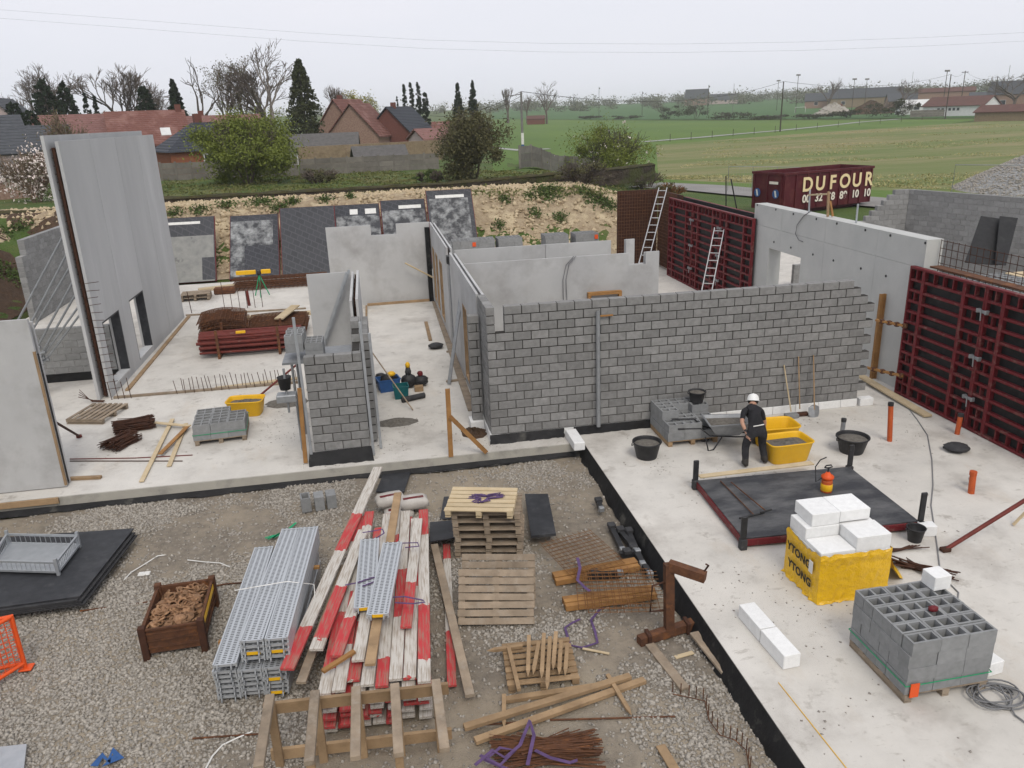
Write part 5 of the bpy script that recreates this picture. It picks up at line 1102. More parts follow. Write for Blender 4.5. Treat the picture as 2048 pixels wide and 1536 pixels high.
for i in range(2):
    for k in range(4):
        b0 = Vector((-4.36,-7.25+.02*k,0))-perp*(i*.33)
        deck((b0.x,b0.y,ZB+6*.076+.06+k*.076), (0,0,ang+.01*i), f'scaffold deck in the {["middle","right"][i]} column of the upper stack, {on[k]} layer', k == 1)
deck((-4.36-.36,-7.32,ZB+6*.076+.062), (0,0,ang+.035), 'single long scaffold deck at the left of the upper stack')
for y in (.6,2.4):
    p = Vector((-4.42,-7.32,0))+Vector((math.cos(ang),math.sin(ang),0))*y; plank(p-perp*.55+Vector((0,0,YZ+.055)), p+perp*.55+Vector((0,0,YZ+.055)), .07, .07, 'timber_grey', ['bearer timber under the near end of the deck stack','bearer timber under the far end of the deck stack'][y > 1], 'bearer_timber', 'timber')
    plank(p-perp*.6+Vector((0,0,ZB+6*.076+.03)), p+perp*.55+Vector((0,0,ZB+6*.076+.03)), .06, .05, 'timber_orange', ['spacer timber near the close end of the deck stack','spacer timber near the far end of the deck stack'][y > 1], 'spacer_timber', 'timber')
rod('tie_strap', [Vector((-4.75,-5.95,.62))+Vector((.0,0,0)), Vector((-4.0,-5.9,.63)), Vector((-3.62,-5.86,.5)), Vector((-3.6,-6.3,.1))], .008, 'white_paint', 'white strap over the upper scaffold decks', 'strap', 4)
# painted boards
BDM = {}
def board(p, q, lab, w=.2, h=.04, m='board_paint', grp=None, name='scaffold_board'):
    p, q = Vector(p), Vector(q); Ld = (q-p).length; key = (round(Ld, 1), w, h, m)
    if key not in BDM: mb = MB(); mb.cb(0,-w/2,-h/2,round(Ld,1),w/2,h/2,.004); BDM[key] = mb.mesh(name, MATS[m])
    o = tag(bpy.data.objects.new(name, BDM[key]), lab, 'board', grp); COL.objects.link(o); o.location = p; d = (q-p)/Ld
    o.rotation_euler = (0, -math.asin(d.z), math.atan2(d.y, d.x)); return o
for k in range(5):
    for i in range(7):
        xn = -3.36+i*.2+random.uniform(-.03,.03); xf = -3.02+i*.185
        if k < 4 or i not in (1,4): board((xn,-8.2+random.uniform(-.06,.06),YZ+.09+k*.09), (xf,-3.5+random.uniform(-.5,.3),YZ+.09+k*.09+.01), f'painted board {["leftmost","second","third","fourth","fifth","sixth","rightmost"][i]} from the left in the {["bottom","second","third","fourth","fifth"][k]} layer of the red and white pile', .17, .045, 'board_paint', 'lower boards of the red and white pile')
ztop = YZ+.09+.36+.08
for i in range(8):
    xn = -3.4+i*.182; xf = -2.95+i*.165; lab = f'{["leftmost","second","third","fourth","fifth","sixth","seventh","rightmost"][i]} board of the top layer of the red and white pile'
    board((xn,-7.95+random.uniform(-.25,.1),ztop+.03*(i % 2)), (xf,-3.3+random.uniform(-.6,.2),ztop+.03*(i % 2)+.02), lab, .17, .045)
for p, q, w, m, lab, zz in [
    ((574,1339),(757,934),.19,'board_paint','longest red and white board reaching past the far end of the pile',.10),
    ((602,1366),(690,1130),.13,'timber_grey','grey board under the longest painted one at the left of the pile',-.06),
    ((632,1300),(727,1062),.19,'board_paint','painted board just right of the longest one',.13),
    ((672,1313),(742,1120),.17,'board_paint','red ended board lying across the top of the pile',.16),
    ((716,1322),(748,1140),.17,'board_paint','red board tip under the two loose decks',.13),
    ((740,1330),(796,985),.14,'timber','plain brown plank in the middle of the painted boards',.19),
    ((645,1343),(705,1305),.07,'timber_orange','short orange timber piece across the left of the pile',.16),
    ((812,1255),(836,1040),.16,'board_paint','short painted board at the right of the loose decks',.12)]:
    z = ztop+zz; board(G(*p, z), G(*q, z+.03), lab, w, .045, m)
DK2 = deck_mesh(1.9)
a, b_ = G(730,1222,ztop+.22), G(745,1028,ztop+.26); deck(a, (0, -.02, math.atan2(b_.y-a.y, b_.x-a.x)), 'loose grey perforated deck on the painted boards', True, 'loose decks on the painted boards', DK2)
a, b_ = G(756,1236,ztop+.30), G(797,1040,ztop+.34); deck(a, (0, -.02, math.atan2(b_.y-a.y, b_.x-a.x)), 'loose yellowish perforated deck lying askew over the other', True, 'loose decks on the painted boards', DK2)
def strap(lab, pts, w=.03, m='purple', name='lashing_strap', z=None):
    mb = MB(); pts = [Vector(p) for p in pts]; vs = []
    for i, p in enumerate(pts):
        d = (pts[min(i+1,len(pts)-1)]-pts[max(0,i-1)]); s = Vector((0,0,1)).cross(d); s = s.normalized()*w/2 if s.length > 1e-6 else Vector((w/2,0,0)); vs += [p-s, p+s]
    n = len(vs); fs = [(2*i,2*i+1,2*i+3,2*i+2) for i in range(len(pts)-1)]; mb.add(vs+[v-Vector((0,0,.004)) for v in vs], fs+[tuple(k+n for k in f[::-1]) for f in fs])
    return single(name, mb, MATS[m], lab, 'strap')
for pts, lab in [([(725,1065),(745,1062),(765,1058),(768,1066),(750,1078),(728,1086)],'purple strap across the grey loose deck, upper'),([(690,1170),(715,1165),(745,1155),(767,1150),(762,1158),(725,1172)],'purple strap across the loose decks, lower'),([(786,1194),(810,1193),(845,1200),(850,1204),(825,1207),(790,1205)],'purple strap looped over the right boards'),([(805,1086),(835,1085),(838,1092),(810,1095)],'purple strap at the right of the yellowish deck')]:
    strap(lab, [G(*p, ztop+.3) for p in pts])
# white sacks at the far end of the pile
mat('sack', (.52,.49,.45), (.42,.39,.36), 5, .85, .5, 9, bd=.02)
for i, (x, y, z) in enumerate([(-2.25,-2.5,YZ),(-1.95,-2.45,YZ+.19),(-2.4,-2.25,YZ+.2)]):
    t = thing('cement_sack', ['white paper sack lowest at the far end of the board pile','white and red paper sack on top at the far end of the board pile','white paper sack at the back of the board pile'][i], 'sack', (x,y,z), .1*i)
    mb = MB(); f = lambda s, zz, jj=.012: [(.29*s*math.copysign(abs(math.cos(a))**.4, math.cos(a))+random.uniform(-jj,jj), .2*s*math.copysign(abs(math.sin(a))**.4, math.sin(a))+random.uniform(-jj,jj), zz) for a in [2*math.pi*k/20 for k in range(20)]]
    mb.rings([f(.8,.0), f(1,.05), f(1,.13), f(.82,.18), f(.3,.19)], True, True, True); obj('body', mb, MATS['sack'], t)
    mb = MB(); mb.b(-.2,-.06,.188,.2,.02,.193); obj('red_print', mb, MATS['orange_bright'] if False else MATS['red_steel'], t)
# two single boards right of the pile
board(G(940,1392,YZ+.12), G(868,1088,YZ+.2), 'single grey timber board lying right of the painted pile', .13, .06, 'timber_grey'); board(G(904,1372,YZ+.05), G(893,1090,YZ+.05), 'single faded red and white board beside the grey one', .13, .04)
# dark rubber mats
def mat_sheet(lab, pts, m='ply_black', z=YZ+.05, th=.02, name='dark_mat'):
    mb = MB(); c = [G(*p, z) for p in pts]; mb.hexa([v for v in c]+[v+Vector((0,0,th)) for v in c]); return single(name, mb, MATS[m], lab, 'mat')
mat_sheet('dark sheet lying behind the painted boards on the gravel', [(752,985),(808,985),(822,945),(768,945)])
mat_sheet('small dark sheet between painted boards and pallet stack', [(860,1085),(916,1076),(908,1042),(860,1046)], z=YZ+.25)
mat_sheet('dark sheet left of the pallet stack', [(880,1040),(950,1035),(945,992),(888,995)], z=YZ+.05)
mat_sheet('black wet sheet right of the pallet stack', [(1062,1076),(1112,1072),(1096,992),(1050,992)], z=YZ+.2, th=.05)
# pallet stack
w_ = 1.3
for k in range(6):
    t = pallet((-.66+random.uniform(-.02,.02),-4.05+random.uniform(-.02,.02),YZ+.01+k*.147), R(-13)+random.uniform(-.02,.02), f'{["lowest","second","third","fourth","fifth","uppermost weathered"][k]} pallet in the pallet stack', 1.22, .82, 'timber_grey', 7, .1, 'stacked pallets')
pallet((-.78,-4.12,YZ+.012+6*.147), R(-16), 'pale new pallet on top of the pallet stack', 1.2, .9, 'timber_pale', 6, .12)
pts = []
for k in range(46): a = k*.55; r_ = .13+.09*math.sin(k*1.7); pts.append((-.72+r_*math.cos(a)*1.6, -4.12+r_*math.sin(a)*.9, YZ+.012+7*.147+.012+.012*math.sin(k)))
strap('tangled purple strap on the pale top pallet', pts, .035)
# leaning pallets
for i, (y, lab) in enumerate([(-6.42,'grey pallet standing on edge leaning towards the stack'),(-6.05,'second pallet standing behind the leaning grey one')]):
    t = thing('pallet', lab, 'pallet', (-.88+.1*i, y+.24, YZ+.38+.05*i), 0); pallet_parts(t, 1.18, .82, 'timber_grey', 7, .1, .12, (0,0,-.06)); t.rotation_euler = (R(57), 0, R(-13))
# stakes on a small pallet
p = Vector((-.48,-7.5,YZ)); pallet((p.x,p.y,YZ), R(-4), 'small pallet carrying pointed stakes', 1.0, .9, 'timber', 7, .09)
def stake(a, b_, lab, m='timber'):
    a, b_ = Vector(a), Vector(b_); d = (b_-a).normalized(); t = thing('wooden_stake', lab, 'stake', V2(a)); mb = MB(); mb.bar(a+d*.12, b_, .055, .045); obj('shaft', mb, MATS[m], t, True)
    x, y, z = frame(a, b_); o = [x*-.0275-y*.0225, x*.0275-y*.0225, x*.0275+y*.0225, x*-.0275+y*.0225]; mb = MB(); mb.add([a]+[a+d*.12+v for v in o], [(0,2,1),(0,3,2),(0,4,3),(0,1,4),(1,2,3,4)]); obj('point', mb, MATS[m], t, True)
for i, (p, q, z) in enumerate([((1015,1286),(1038,1380),.2),((1056,1355),(1058,1272),.24),((1066,1350),(1078,1285),.27),((1083,1358),(1088,1268),.29),((1094,1380),(1100,1275),.27),((1106,1340),(1112,1265),.3),((1118,1350),(1122,1282),.24),((1130,1352),(1135,1288),.2),((972,1302),(1045,1292),.17)]):
    stake(G(*p, YZ+z), G(*q, YZ+z+.02), f'pointed stake number-like row, {["leftmost slanting","second from left","short leaning","pale middle","longest near","far reaching","right of centre","rightmost","crosswise at the left"][i]} one on the small pallet'.replace('number-like row, ', ''))
stake(G(1008,1458,YZ+.06), G(1008,1390,YZ+.08), 'short upright lying stake below the small pallet'); stake(G(1264,1432,YZ+.1), G(1215,1350,YZ+.12), 'pointed stake under the long planks at right')
for p, q, w, z, lab in [((928,1455),(1262,1352),.1,.12,'long brown plank lying below the stakes, upper'),((950,1482),(1290,1360),.1,.08,'long brown plank lying below the stakes, lower'),((1010,1400),(1200,1372),.09,.05,'shorter plank behind the two long brown ones')]: board(G(*p, YZ+z), G(*q, YZ+z), lab, w, .06, 'timber')
rod('long_bar', [G(930,1452,YZ+.03),G(1100,1440,YZ+.03),G(1350,1433,YZ+.03)], .013, 'rust', 'long rusty bar lying across the gravel under the planks', 'rebar'); rod('long_bar', [G(385,1477,YZ+.03),G(560,1465,YZ+.03)], .013, 'rust', 'rusty bar lying left of the timber rack', 'rebar'); rod('long_bar', [G(160,1222,YZ+.03),G(290,1205,YZ+.03),G(450,1168,YZ+.04),G(490,1165,YZ+.04)], .014, 'rust', 'rusty bar lying behind the rusty crate', 'rebar')
# rebar bundle with purple straps
p = G(1085,1510,YZ); bar_bundle('thick bundle of rusty bars at the bottom edge', (p.x+.05,p.y), 1.0, 170, -.12, .22, 'rust', YZ, .010, jit=.2)
for i, pts in enumerate([[(950,1530),(985,1500),(1010,1515),(1040,1490),(1060,1440),(1068,1470),(1055,1530)],[(960,1510),(1000,1530),(1030,1500),(1000,1495),(970,1520),(1020,1540)],[(1070,1500),(1100,1515),(1140,1525),(1155,1520)]]): strap(['purple strap wound round the rusty bar bundle','second purple strap heaped left of the rusty bundle','purple strap end on the rusty bundle'][i], [G(x, y, YZ+.22+.03*(k % 2)) for k, (x, y) in enumerate(pts)], .045)
# timber rack
t = thing('timber_rack', 'grey timber rack of five posts with arms at the bottom edge', 'rack', (-3,-8.6,YZ)); zr = .67; xs_ = [G(px, py, zr).x for px, py in ((541,1397),(631,1389),(713,1381),(790,1375),(872,1367))]
for i, x in enumerate(xs_):
    y = G([541,631,713,790,872][i], [1397,1389,1381,1375,1367][i], zr).y
    mb = MB(); mb.cb(x-.05,y-.09,YZ+.0,x+.05,y-.02,zr-.001,.006); obj('post', mb, MATS['timber'], t, True)
    mb = MB(); mb.cb(x-.055,y-1.12,zr,x+.055,y+.0,zr+.07,.006); obj('arm', mb, MATS['timber_grey'], t, True)
    if i in (1,3): mb = MB(); mb.cb(x-.045,y-1.08,YZ,x+.045,y-1.0,zr-.001,.006); obj('post', mb, MATS['timber'], t, True)
for zz, nm in ((.44,'upper_rail'),(YZ+.06,'lower_rail')): mb = MB(); mb.bar((xs_[0]-.1,-8.5,zz+.08), (xs_[-1]+.15,-8.62,zz+.08), .05, .15); obj(nm, mb, MATS['timber'], t, True)
# crate of rusty clamps
t = thing('steel_crate', 'rusty steel crate full of round clamps on the gravel', 'crate', (-5.72,-5.45,YZ), R(2)); a, b_, h = .41, .58, .52
for nm, q in (('side_wall', (-a,-b_,.1,-a+.02,b_,h)), ('side_wall', (a-.02,-b_,.1,a,b_,h)), ('end_wall', (-a+.02,-b_,.1,a-.02,-b_+.02,h)), ('end_wall', (-a+.02,b_-.02,.1,a-.02,b_,h)), ('floor', (-a+.02,-b_+.02,.1,a-.02,b_-.02,.13))): mb = MB(); mb.b(*q); obj(nm, mb, MATS['rust'], t)
for x in (-a,a):
    for y in (-b_,b_): mb = MB(); mb.cb(x-.05,y-.05,0,x+.05,y+.05,h+.05,.008); obj('corner_post', mb, MATS['rust_dark'] if y < 0 else MATS['rust'], t)
for zz in (.2,.32,.44,.51):
    mb = MB()
    for s in (-1,1): mb.b(-a+.05,s*(b_+.012)-.012,zz-.015,a-.05,s*(b_+.012)+.012,zz+.015); mb.b(s*(a+.012)-.012,-b_+.05,zz-.015,s*(a+.012)+.012,b_-.05,zz+.015)
    obj('rib', mb, MATS['rust'], t)
mb = MB(); mb.b(a+.026,-b_+.1,.4,a+.03,b_-.1,.49); obj('yellow_stripe', mb, MATS['yellow_plastic'], t)
mat('clamp_rust', (.34,.2,.11), (.19,.10,.055), 14, .85, rand=.3)
cl = MB(); n = 12; cl.rings([[(r_*math.cos(2*math.pi*k/n), r_*math.sin(2*math.pi*k/n), z) for k in range(n)] for r_, z in ((.055,0),(.075,.0),(.075,.025),(.055,.025),(.055,0))], False, False, True); cl.b(.06,-.015,0,.12,.015,.03); cm = cl.mesh('clamp_disc', MATS['clamp_rust']); c2 = MB(); c2.lathe([(0,0),(.085,0),(.085,.012),(.03,.02),(.02,.05),(0,.05)], 12); cm2 = c2.mesh('clamp_disc', MATS['clamp_rust'])
for k in range(120):
    o = tag(bpy.data.objects.new('clamp_disc', cm if k % 3 else cm2), 'rusty round clamp heaped in the steel crate', 'clamp', 'clamps in the rusty crate'); COL.objects.link(o)
    x, y = random.uniform(-a+.1,a-.1), random.uniform(-b_+.1,b_-.1); o.location = (-5.72+x, -5.45+y, YZ+.36+.12*random.random()+.06*(1-abs(x)/a)); o.rotation_euler = (random.uniform(-.7,.7), random.uniform(-.7,.7), random.uniform(0,6))
mb = MB(); mb.b(-5.72-a+.03,-5.45-b_+.03,YZ+.14,-5.72+a-.03,-5.45+b_-.03,YZ+.36); o = single('clamp_heap', mb, MATS['clamp_rust'], 'deeper mass of rusty clamps inside the crate', 'clamps'); o['kind'] = 'stuff'
# black sheet stack with a grey cage tray
c = [G(-60,1222,0), G(160,1192,0), G(268,1056,0), G(-60,1078,0)]
p = G(60,1210,YZ); pallet((-8.4,-3.75,YZ), R(-4), 'pallet under the stack of black sheets', 1.6, .9, 'timber', 5, .1)
for k in range(5):
    mb = MB(); o_ = Vector((random.uniform(-.05,.05), random.uniform(-.05,.05), YZ+.16+k*.028)); cc = [Vector((v.x, v.y, 0))+o_ for v in c]; mb.hexa(cc+[v+Vector((0,0,.022)) for v in cc]); single('black_sheet', mb, MATS['ply_black'] if k == 4 else MATS['rubber_dark'], f'{["lowest","second","third","fourth","top"][k]} black sheet in the stack at the left', 'sheet', 'stacked black sheets')
zt = YZ+.16+4*.028+.024
t = thing('cage_tray', 'low grey mesh sided tray on the black sheets', 'tray', V2(G(110,1140,zt))); q = [G(-15,1146,zt), G(118,1150,zt), G(160,1095,zt), G(20,1092,zt)]
mb = MB(); mb.hexa([v+Vector((0,0,.05)) for v in q]+[v+Vector((0,0,.07)) for v in q]); obj('floor', mb, MATS['galv'], t, True)
for a_, b2 in zip(q, q[1:]+q[:1]):
    for zz in (.06,.24): mb = MB(); mb.bar(a_+Vector((0,0,zz)), b2+Vector((0,0,zz)), .035, .035); obj('rail', mb, MATS['galv'], t, True)
    for k in range(14): c_ = a_.lerp(b2, (k+.5)/14); mb = MB(); mb.tube([c_+Vector((0,0,.07)), c_+Vector((0,0,.23))], .005, 4); obj('mesh_wire', mb, MATS['galv'], t, True)
    mb = MB(); mb.bar(a_, a_+Vector((0,0,.32)), .05, .05); obj('corner_post', mb, MATS['galv'], t, True)
# orange cage at the left edge
a_, b2 = G(52,1337,YZ), GY(28,1236,-5.9); t = thing('orange_cage', 'bright orange mesh cage cut by the left edge', 'cage', (a_.x,a_.y,YZ))
for p, q in [((0,0,0),(0,0,.92)),((-.9,-.15,.9),(0,0,.9)),((-.9,-.15,.1),(0,0,.1)),((-.55,-.75,.1),(0,0,.1)),((-.55,-.75,.9),(0,0,.9))]: mb = MB(); mb.tube([p, q], .03, 8); obj('frame_tube', mb, MATS['orange_bright'], t)
for k in range(12): f_ = (k+.5)/12; mb = MB(); mb.tube([(-.55*f_,-.75*f_,.1),(-.55*f_,-.75*f_,.9)], .006, 4); mb.tube([(-.9*f_,-.15*f_,.1),(-.9*f_,-.15*f_,.9)], .006, 4); obj('mesh_wire', mb, MATS['orange_bright'], t)
for k in range(9): z = .15+k*.085; mb = MB(); mb.tube([(-.55,-.75,z),(0,0,z),(-.9,-.15,z)], .006, 4); obj('mesh_wire', mb, MATS['orange_bright'], t)
mb = MB(); mb.cb(-.08,-.08,-.0,.1,.08,.03,.008); obj('foot', mb, MATS['orange_bright'], t)
# three blocks on the gravel
for i, (px, py) in enumerate([(605,1027),(632,1024),(656,1020)]):
    p = G(px, py, YZ); t = thing('loose_block', ['hollow grey block, left of the three on the gravel','grey block standing in the middle of the three','grey block, right of the three on the gravel'][i], 'block', (p.x,p.y,YZ), .15); put(hollow(.19,.3,.3,'block_new',1) if i == 0 else brick_mesh(.19,.3,.3,'block_new'), 'body', t, (0,0,.01))
# rebar mats on beams at the right of the yard
for i, (p, q) in enumerate([((1108,1158),(1272,1128)),((1128,1208),(1306,1184))]):
    for k in range(3): pa, qa = G(*p, YZ+.09), G(*q, YZ+.09); o_ = Vector((0,.1*k-.1,.015*(k % 2))); board(pa+o_, qa+o_, f'{["nearest","middle","farthest"][k]} yellow timber of the {["upper","lower"][i]} bundle under the rusty mesh', .085, .1, 'timber_orange')
mesh_pile('rusty mesh sheet lying on the upper yellow timbers', (.75,-4.95), 1.0, 1.2, 2, YZ+.2, .03, .0055, .11, .25, 0, 'rust_orange'); mesh_pile('rusty mesh sheet lying on the lower yellow timbers', (1.1,-6.2), 1.2, 1.2, 2, YZ+.2, .03, .0055, .11, -.2, 0, 'rust_orange')
strap('purple strap loop lying on the gravel beside the mesh', [G(x, y, YZ+.04) for x, y in [(1160,1238),(1145,1245),(1130,1255),(1140,1290),(1165,1295),(1195,1285),(1190,1262),(1182,1240),(1200,1218),(1208,1215)]], .04); strap('purple strap end on the upper rusty mesh', [G(x, y, YZ+.3) for x, y in [(1155,1115),(1160,1135),(1155,1160),(1170,1175),(1180,1182)]], .05)
# black brackets at the slab edge
def bracket(lab, p, q, w=.09):
    t = thing('steel_bracket', lab, 'bracket', V2(p)); mb = MB(); mb.bar(p, q, w, .1); obj('arm', mb, MATS['black_plastic'], t, True); d = (q-p).normalized(); s = Vector((-d.y,d.x,0)); c_ = p+d*.12
    mb = MB(); mb.cb(c_.x-.07,c_.y-.07,c_.z+.02,c_.x+.07,c_.y+.07,c_.z+.1,.012); obj('knuckle', mb, MATS['rubber_dark'], t, True); mb = MB(); mb.cb(q.x-.05,q.y-.05,q.z-.03,q.x+.05,q.y+.05,q.z+.07,.01); obj('head', mb, MATS['galv_dull'], t, True)
for i, (p, q) in enumerate([((1220,1050),(1245,1102)),((1236,1058),(1268,1098)),((1255,1060),(1285,1130)),((1262,1092),(1300,1150)),((1175,1152),(1240,1148)),((1195,1000),(1203,1020)),((1240,1110),(1275,1105))]): bracket(f'black steel bracket by the slab edge, {["farthest left of the heap","behind the first","pointing to the rusty lifter","nearest the lifter","lying alone on the timbers","alone further back","crosswise on the heap"][i]}', G(*p, YZ+.1), G(*q, YZ+.12))
# rusty lifting device
t = thing('lifting_beam', 'rusty orange lifting beam standing at the slab edge', 'lifting beam', (1.6,-7.0,YZ)); a_, b2 = G(1278,1282,YZ+.1), G(1396,1244,YZ+.1)
mb = MB(); mb.bar(a_, b2, .13, .13); obj('foot_beam', mb, MATS['rust'], t, True); m0 = a_.lerp(b2, .5); tp = GY(1335,1128,m0.y+.1)
mb = MB(); mb.bar(m0, Vector((m0.x,m0.y+.1,tp.z)), .13, .12, (0,1,0)); obj('mast', mb, MATS['rust'], t, True); e_ = G(1388,1178,.35)
mb = MB(); mb.bar((m0.x,m0.y+.1,tp.z-.02), (m0.x+.42,m0.y-.25,tp.z-.02-.05), .12, .14); obj('jib', mb, MATS['rust'], t, True)
mb = MB(); mb.tube([(m0.x-.05,m0.y+.1,tp.z-.3),(m0.x-.25,m0.y+.08,tp.z-.32),(m0.x-.28,m0.y+.06,tp.z-.75),(m0.x-.08,m0.y+.06,tp.z-.75)], .016, 6); obj('handle', mb, MATS['rust_dark'], t, True)
mb = MB(); mb.tube([(m0.x+.42,m0.y-.2,tp.z),(m0.x+.47,m0.y-.22,tp.z+.1),(m0.x+.42,m0.y-.24,tp.z+.14)], .014, 6); obj('hook', mb, MATS['rust_dark'], t, True)
for f_ in (.15,.8): c_ = a_.lerp(b2, f_); mb = MB(); mb.cb(c_.x-.03,c_.y-.1,c_.z-.1,c_.x+.03,c_.y+.1,c_.z+.1,.01); obj('band', mb, MATS['rust_dark'], t, True)
board(G(1370,1378,YZ+.05), G(1300,1290,YZ+.06), 'grey weathered plank in front of the lifting beam', .14, .04, 'timber_grey'); board(G(1452,1345,YZ+.1), G(1385,1262,YZ+.12), 'dark plank beside the black slab edge', .14, .04, 'timber_grey')
strap('red hose along the black slab edge', [G(x, y, YZ+.04) for x, y in [(1415,1268),(1440,1310),(1460,1350),(1490,1400),(1520,1450)]], .05, 'red_steel', 'red_hose')
# rebar spacers chain
t = thing('rebar_spacer', 'bent rusty rebar spacer ladder snaking to the bottom edge', 'rebar', V2(G(1345,1390,YZ))); pts = [(1345,1388),(1380,1395),(1410,1402),(1418,1440),(1440,1470),(1470,1480),(1492,1500),(1500,1540)]
for zz in (.02,.14): mb = MB(); mb.tube([G(x, y, YZ+zz+.02) for x, y in pts], .008, 4); obj('rail', mb, MATS['rust'], t, True)
for k in range(16):
    f_ = k/15*(len(pts)-1); i = min(int(f_), len(pts)-2); x, y = [pts[i][j]+(pts[i+1][j]-pts[i][j])*(f_-i) for j in (0,1)]; b0 = G(x, y, YZ); mb = MB(); mb.tube([b0+Vector((0,0,.01)), b0+Vector((0,0,.2))], .008, 4); obj('rung', mb, MATS['rust'], t, True)
board(G(1350,1540,YZ+.05), G(1320,1490,YZ+.05), 'short plank end at the bottom edge', .12, .03, 'timber')
board(G(1165,1297,YZ+.04), G(1222,1308,YZ+.04), 'thin pale lath behind the stakes', .04, .02, 'timber_pale'); board(G(1350,1315,YZ+.04), G(1382,1306,YZ+.04), 'small pale offcut in front of the lifting beam', .07, .02, 'timber_pale')
# litter and ropes
rod('rope_end', [G(x, y, YZ+.03) for x, y in [(248,1160),(262,1145),(290,1128),(315,1112),(330,1110)]], .012, 'white_paint', 'white cord lying behind the black sheets', 'cord', 5); rod('rope_end', [G(x, y, YZ+.03) for x, y in [(375,1120),(410,1124),(440,1126),(460,1134)]], .01, 'white_paint', 'white cord lying behind the rusty crate', 'cord', 5)
rod('rope_end', [G(x, y, YZ+.03) for x, y in [(505,1463),(470,1478),(445,1490),(425,1512),(410,1540)]], .012, 'white_paint', 'white cord at the bottom left of the timber rack', 'cord', 5)
strap('green rope heap behind the deck stack', [G(x, y, YZ+.05) for x, y in [(530,1076),(548,1070),(535,1078),(560,1066),(545,1076),(575,1060),(592,1045)]], .05, 'green_rope', 'green_rope')
p = G(288,1146,YZ+.05); mb = MB(); mb.cb(p.x-.1,p.y-.06,YZ+.02,p.x+.1,p.y+.06,YZ+.05,.01); single('litter', mb, MATS['white_paint'], 'crumpled white paper on the gravel', 'litter')
strap('blue rag lying at the bottom left on the gravel', [G(x, y, YZ+.06) for x, y in [(188,1532),(205,1510),(218,1522),(225,1500),(240,1516),(210,1528),(232,1512)]], .1, 'blue', 'blue_rag')
mat_sheet('pale sheet corner at the bottom left edge', [(-20,1560),(46,1560),(54,1490),(-20,1498)], 'galv', YZ+.05, .02, 'pale_sheet')
# ---------------------------------------------------------------- worker bending over the yellow tub
mat('shirt', (.012,.012,.014), (.02,.02,.023), 8, .9, .3, 14, bd=.02); mat('trousers', (.018,.018,.021), (.032,.032,.036), 9, .9, .4, 12, bd=.02); mat('skin', (.46,.27,.19), (.40,.22,.15), 6, .6); mat('boots', (.05,.045,.04), (.03,.027,.025), 8, .8); mat('helmet', (.78,.78,.76), (.72,.72,.70), 6, .35); mat('hair', (.015,.012,.01), None, 20, .8)
t = thing('person', 'worker in black T-shirt, dark trousers and white helmet bending over a tub', 'person', (5.2,-2.62,0))
J = {}; E_ = []; RR = {}
def jt(n, p, r, par=None, rx=None): J[n] = len(J); RR[n] = (Vector(p), r, rx or r); (E_.append((J[par], J[n])) if par else None)
B = Vector((5.2,-2.62,0))
jt('pelvis', B+Vector((0,.0,.82)), .155, None, .14); jt('waist', B+Vector((.01,.12,.93)), .15, 'pelvis', .135); jt('chest', B+Vector((.04,.28,1.03)), .175, 'waist', .15); jt('upper', B+Vector((.07,.41,1.10)), .15, 'chest', .12); jt('neck', B+Vector((.12,.52,1.15)), .062, 'upper'); jt('head0', B+Vector((.15,.57,1.17)), .078, 'neck'); jt('head1', B+Vector((.19,.64,1.18)), .095, 'head0'); jt('chin', B+Vector((.21,.69,1.08)), .052, 'head1')
for s, n in ((-1,'l'),(1,'r')):
    k = [B+Vector((-.13,.02,.76)), B+Vector((-.2,.1,.44)), B+Vector((-.23,-.02,.1))] if s < 0 else [B+Vector((.13,.0,.76)), B+Vector((.19,.14,.45)), B+Vector((.24,.05,.1))]
    jt('hip'+n, k[0], .115, 'pelvis'); jt('th'+n, k[0].lerp(k[1],.5), .1, 'hip'+n); jt('knee'+n, k[1], .085, 'th'+n); jt('calf'+n, k[1].lerp(k[2],.45), .08, 'knee'+n); jt('ank'+n, k[2], .068, 'calf'+n); jt('heel'+n, k[2]+Vector((0,-.06,-.05)), .05, 'ank'+n); jt('ball'+n, k[2]+Vector((.03,.13,-.05)), .05, 'ank'+n); jt('toe'+n, k[2]+Vector((.05,.22,-.06)), .04, 'ball'+n)
A = {'l': [B+Vector((-.14,.38,1.1)), B+Vector((-.27,.18,.95)), B+Vector((-.23,.02,.76)), B+Vector((-.21,.0,.69))], 'r': [B+Vector((.28,.42,1.05)), B+Vector((.36,.4,.8)), B+Vector((.38,.44,.57)), B+Vector((.39,.46,.5))]}
for n in 'lr':
    a = A[n]; jt('sh'+n, a[0], .07, 'upper'); jt('ua'+n, a[0].lerp(a[1],.5), .056, 'sh'+n); jt('el'+n, a[1], .045, 'ua'+n); jt('fa'+n, a[1].lerp(a[2],.4), .043, 'el'+n); jt('wr'+n, a[2], .028, 'fa'+n); jt('pa'+n, a[3], .036, 'wr'+n, .02)
    d = (a[3]-a[2]).normalized()
    for q in range(4):
        o = Vector((0,(q-1.5)*.021,0)); l = (.07,.08,.075,.06)[q]; jt(f'f{n}{q}a', a[3]+o+d*.04, .0095, 'pa'+n); jt(f'f{n}{q}b', a[3]+o+d*(.04+l*.5)+Vector((.012 if n == 'l' else -.012,0,0)), .0088, f'f{n}{q}a'); jt(f'f{n}{q}c', a[3]+o+d*(.035+l*.8)+Vector((.03 if n == 'l' else -.03,0,0)), .008, f'f{n}{q}b')
    jt(f't{n}a', a[3]+Vector((.015 if n == 'l' else -.015,.04,.01)), .011, 'pa'+n); jt(f't{n}b', a[3]+Vector((.02 if n == 'l' else -.02,.06,-.03)), .009, f't{n}a')
me = bpy.data.meshes.new('body'); me.from_pydata([RR[n][0] for n in J], E_, [])
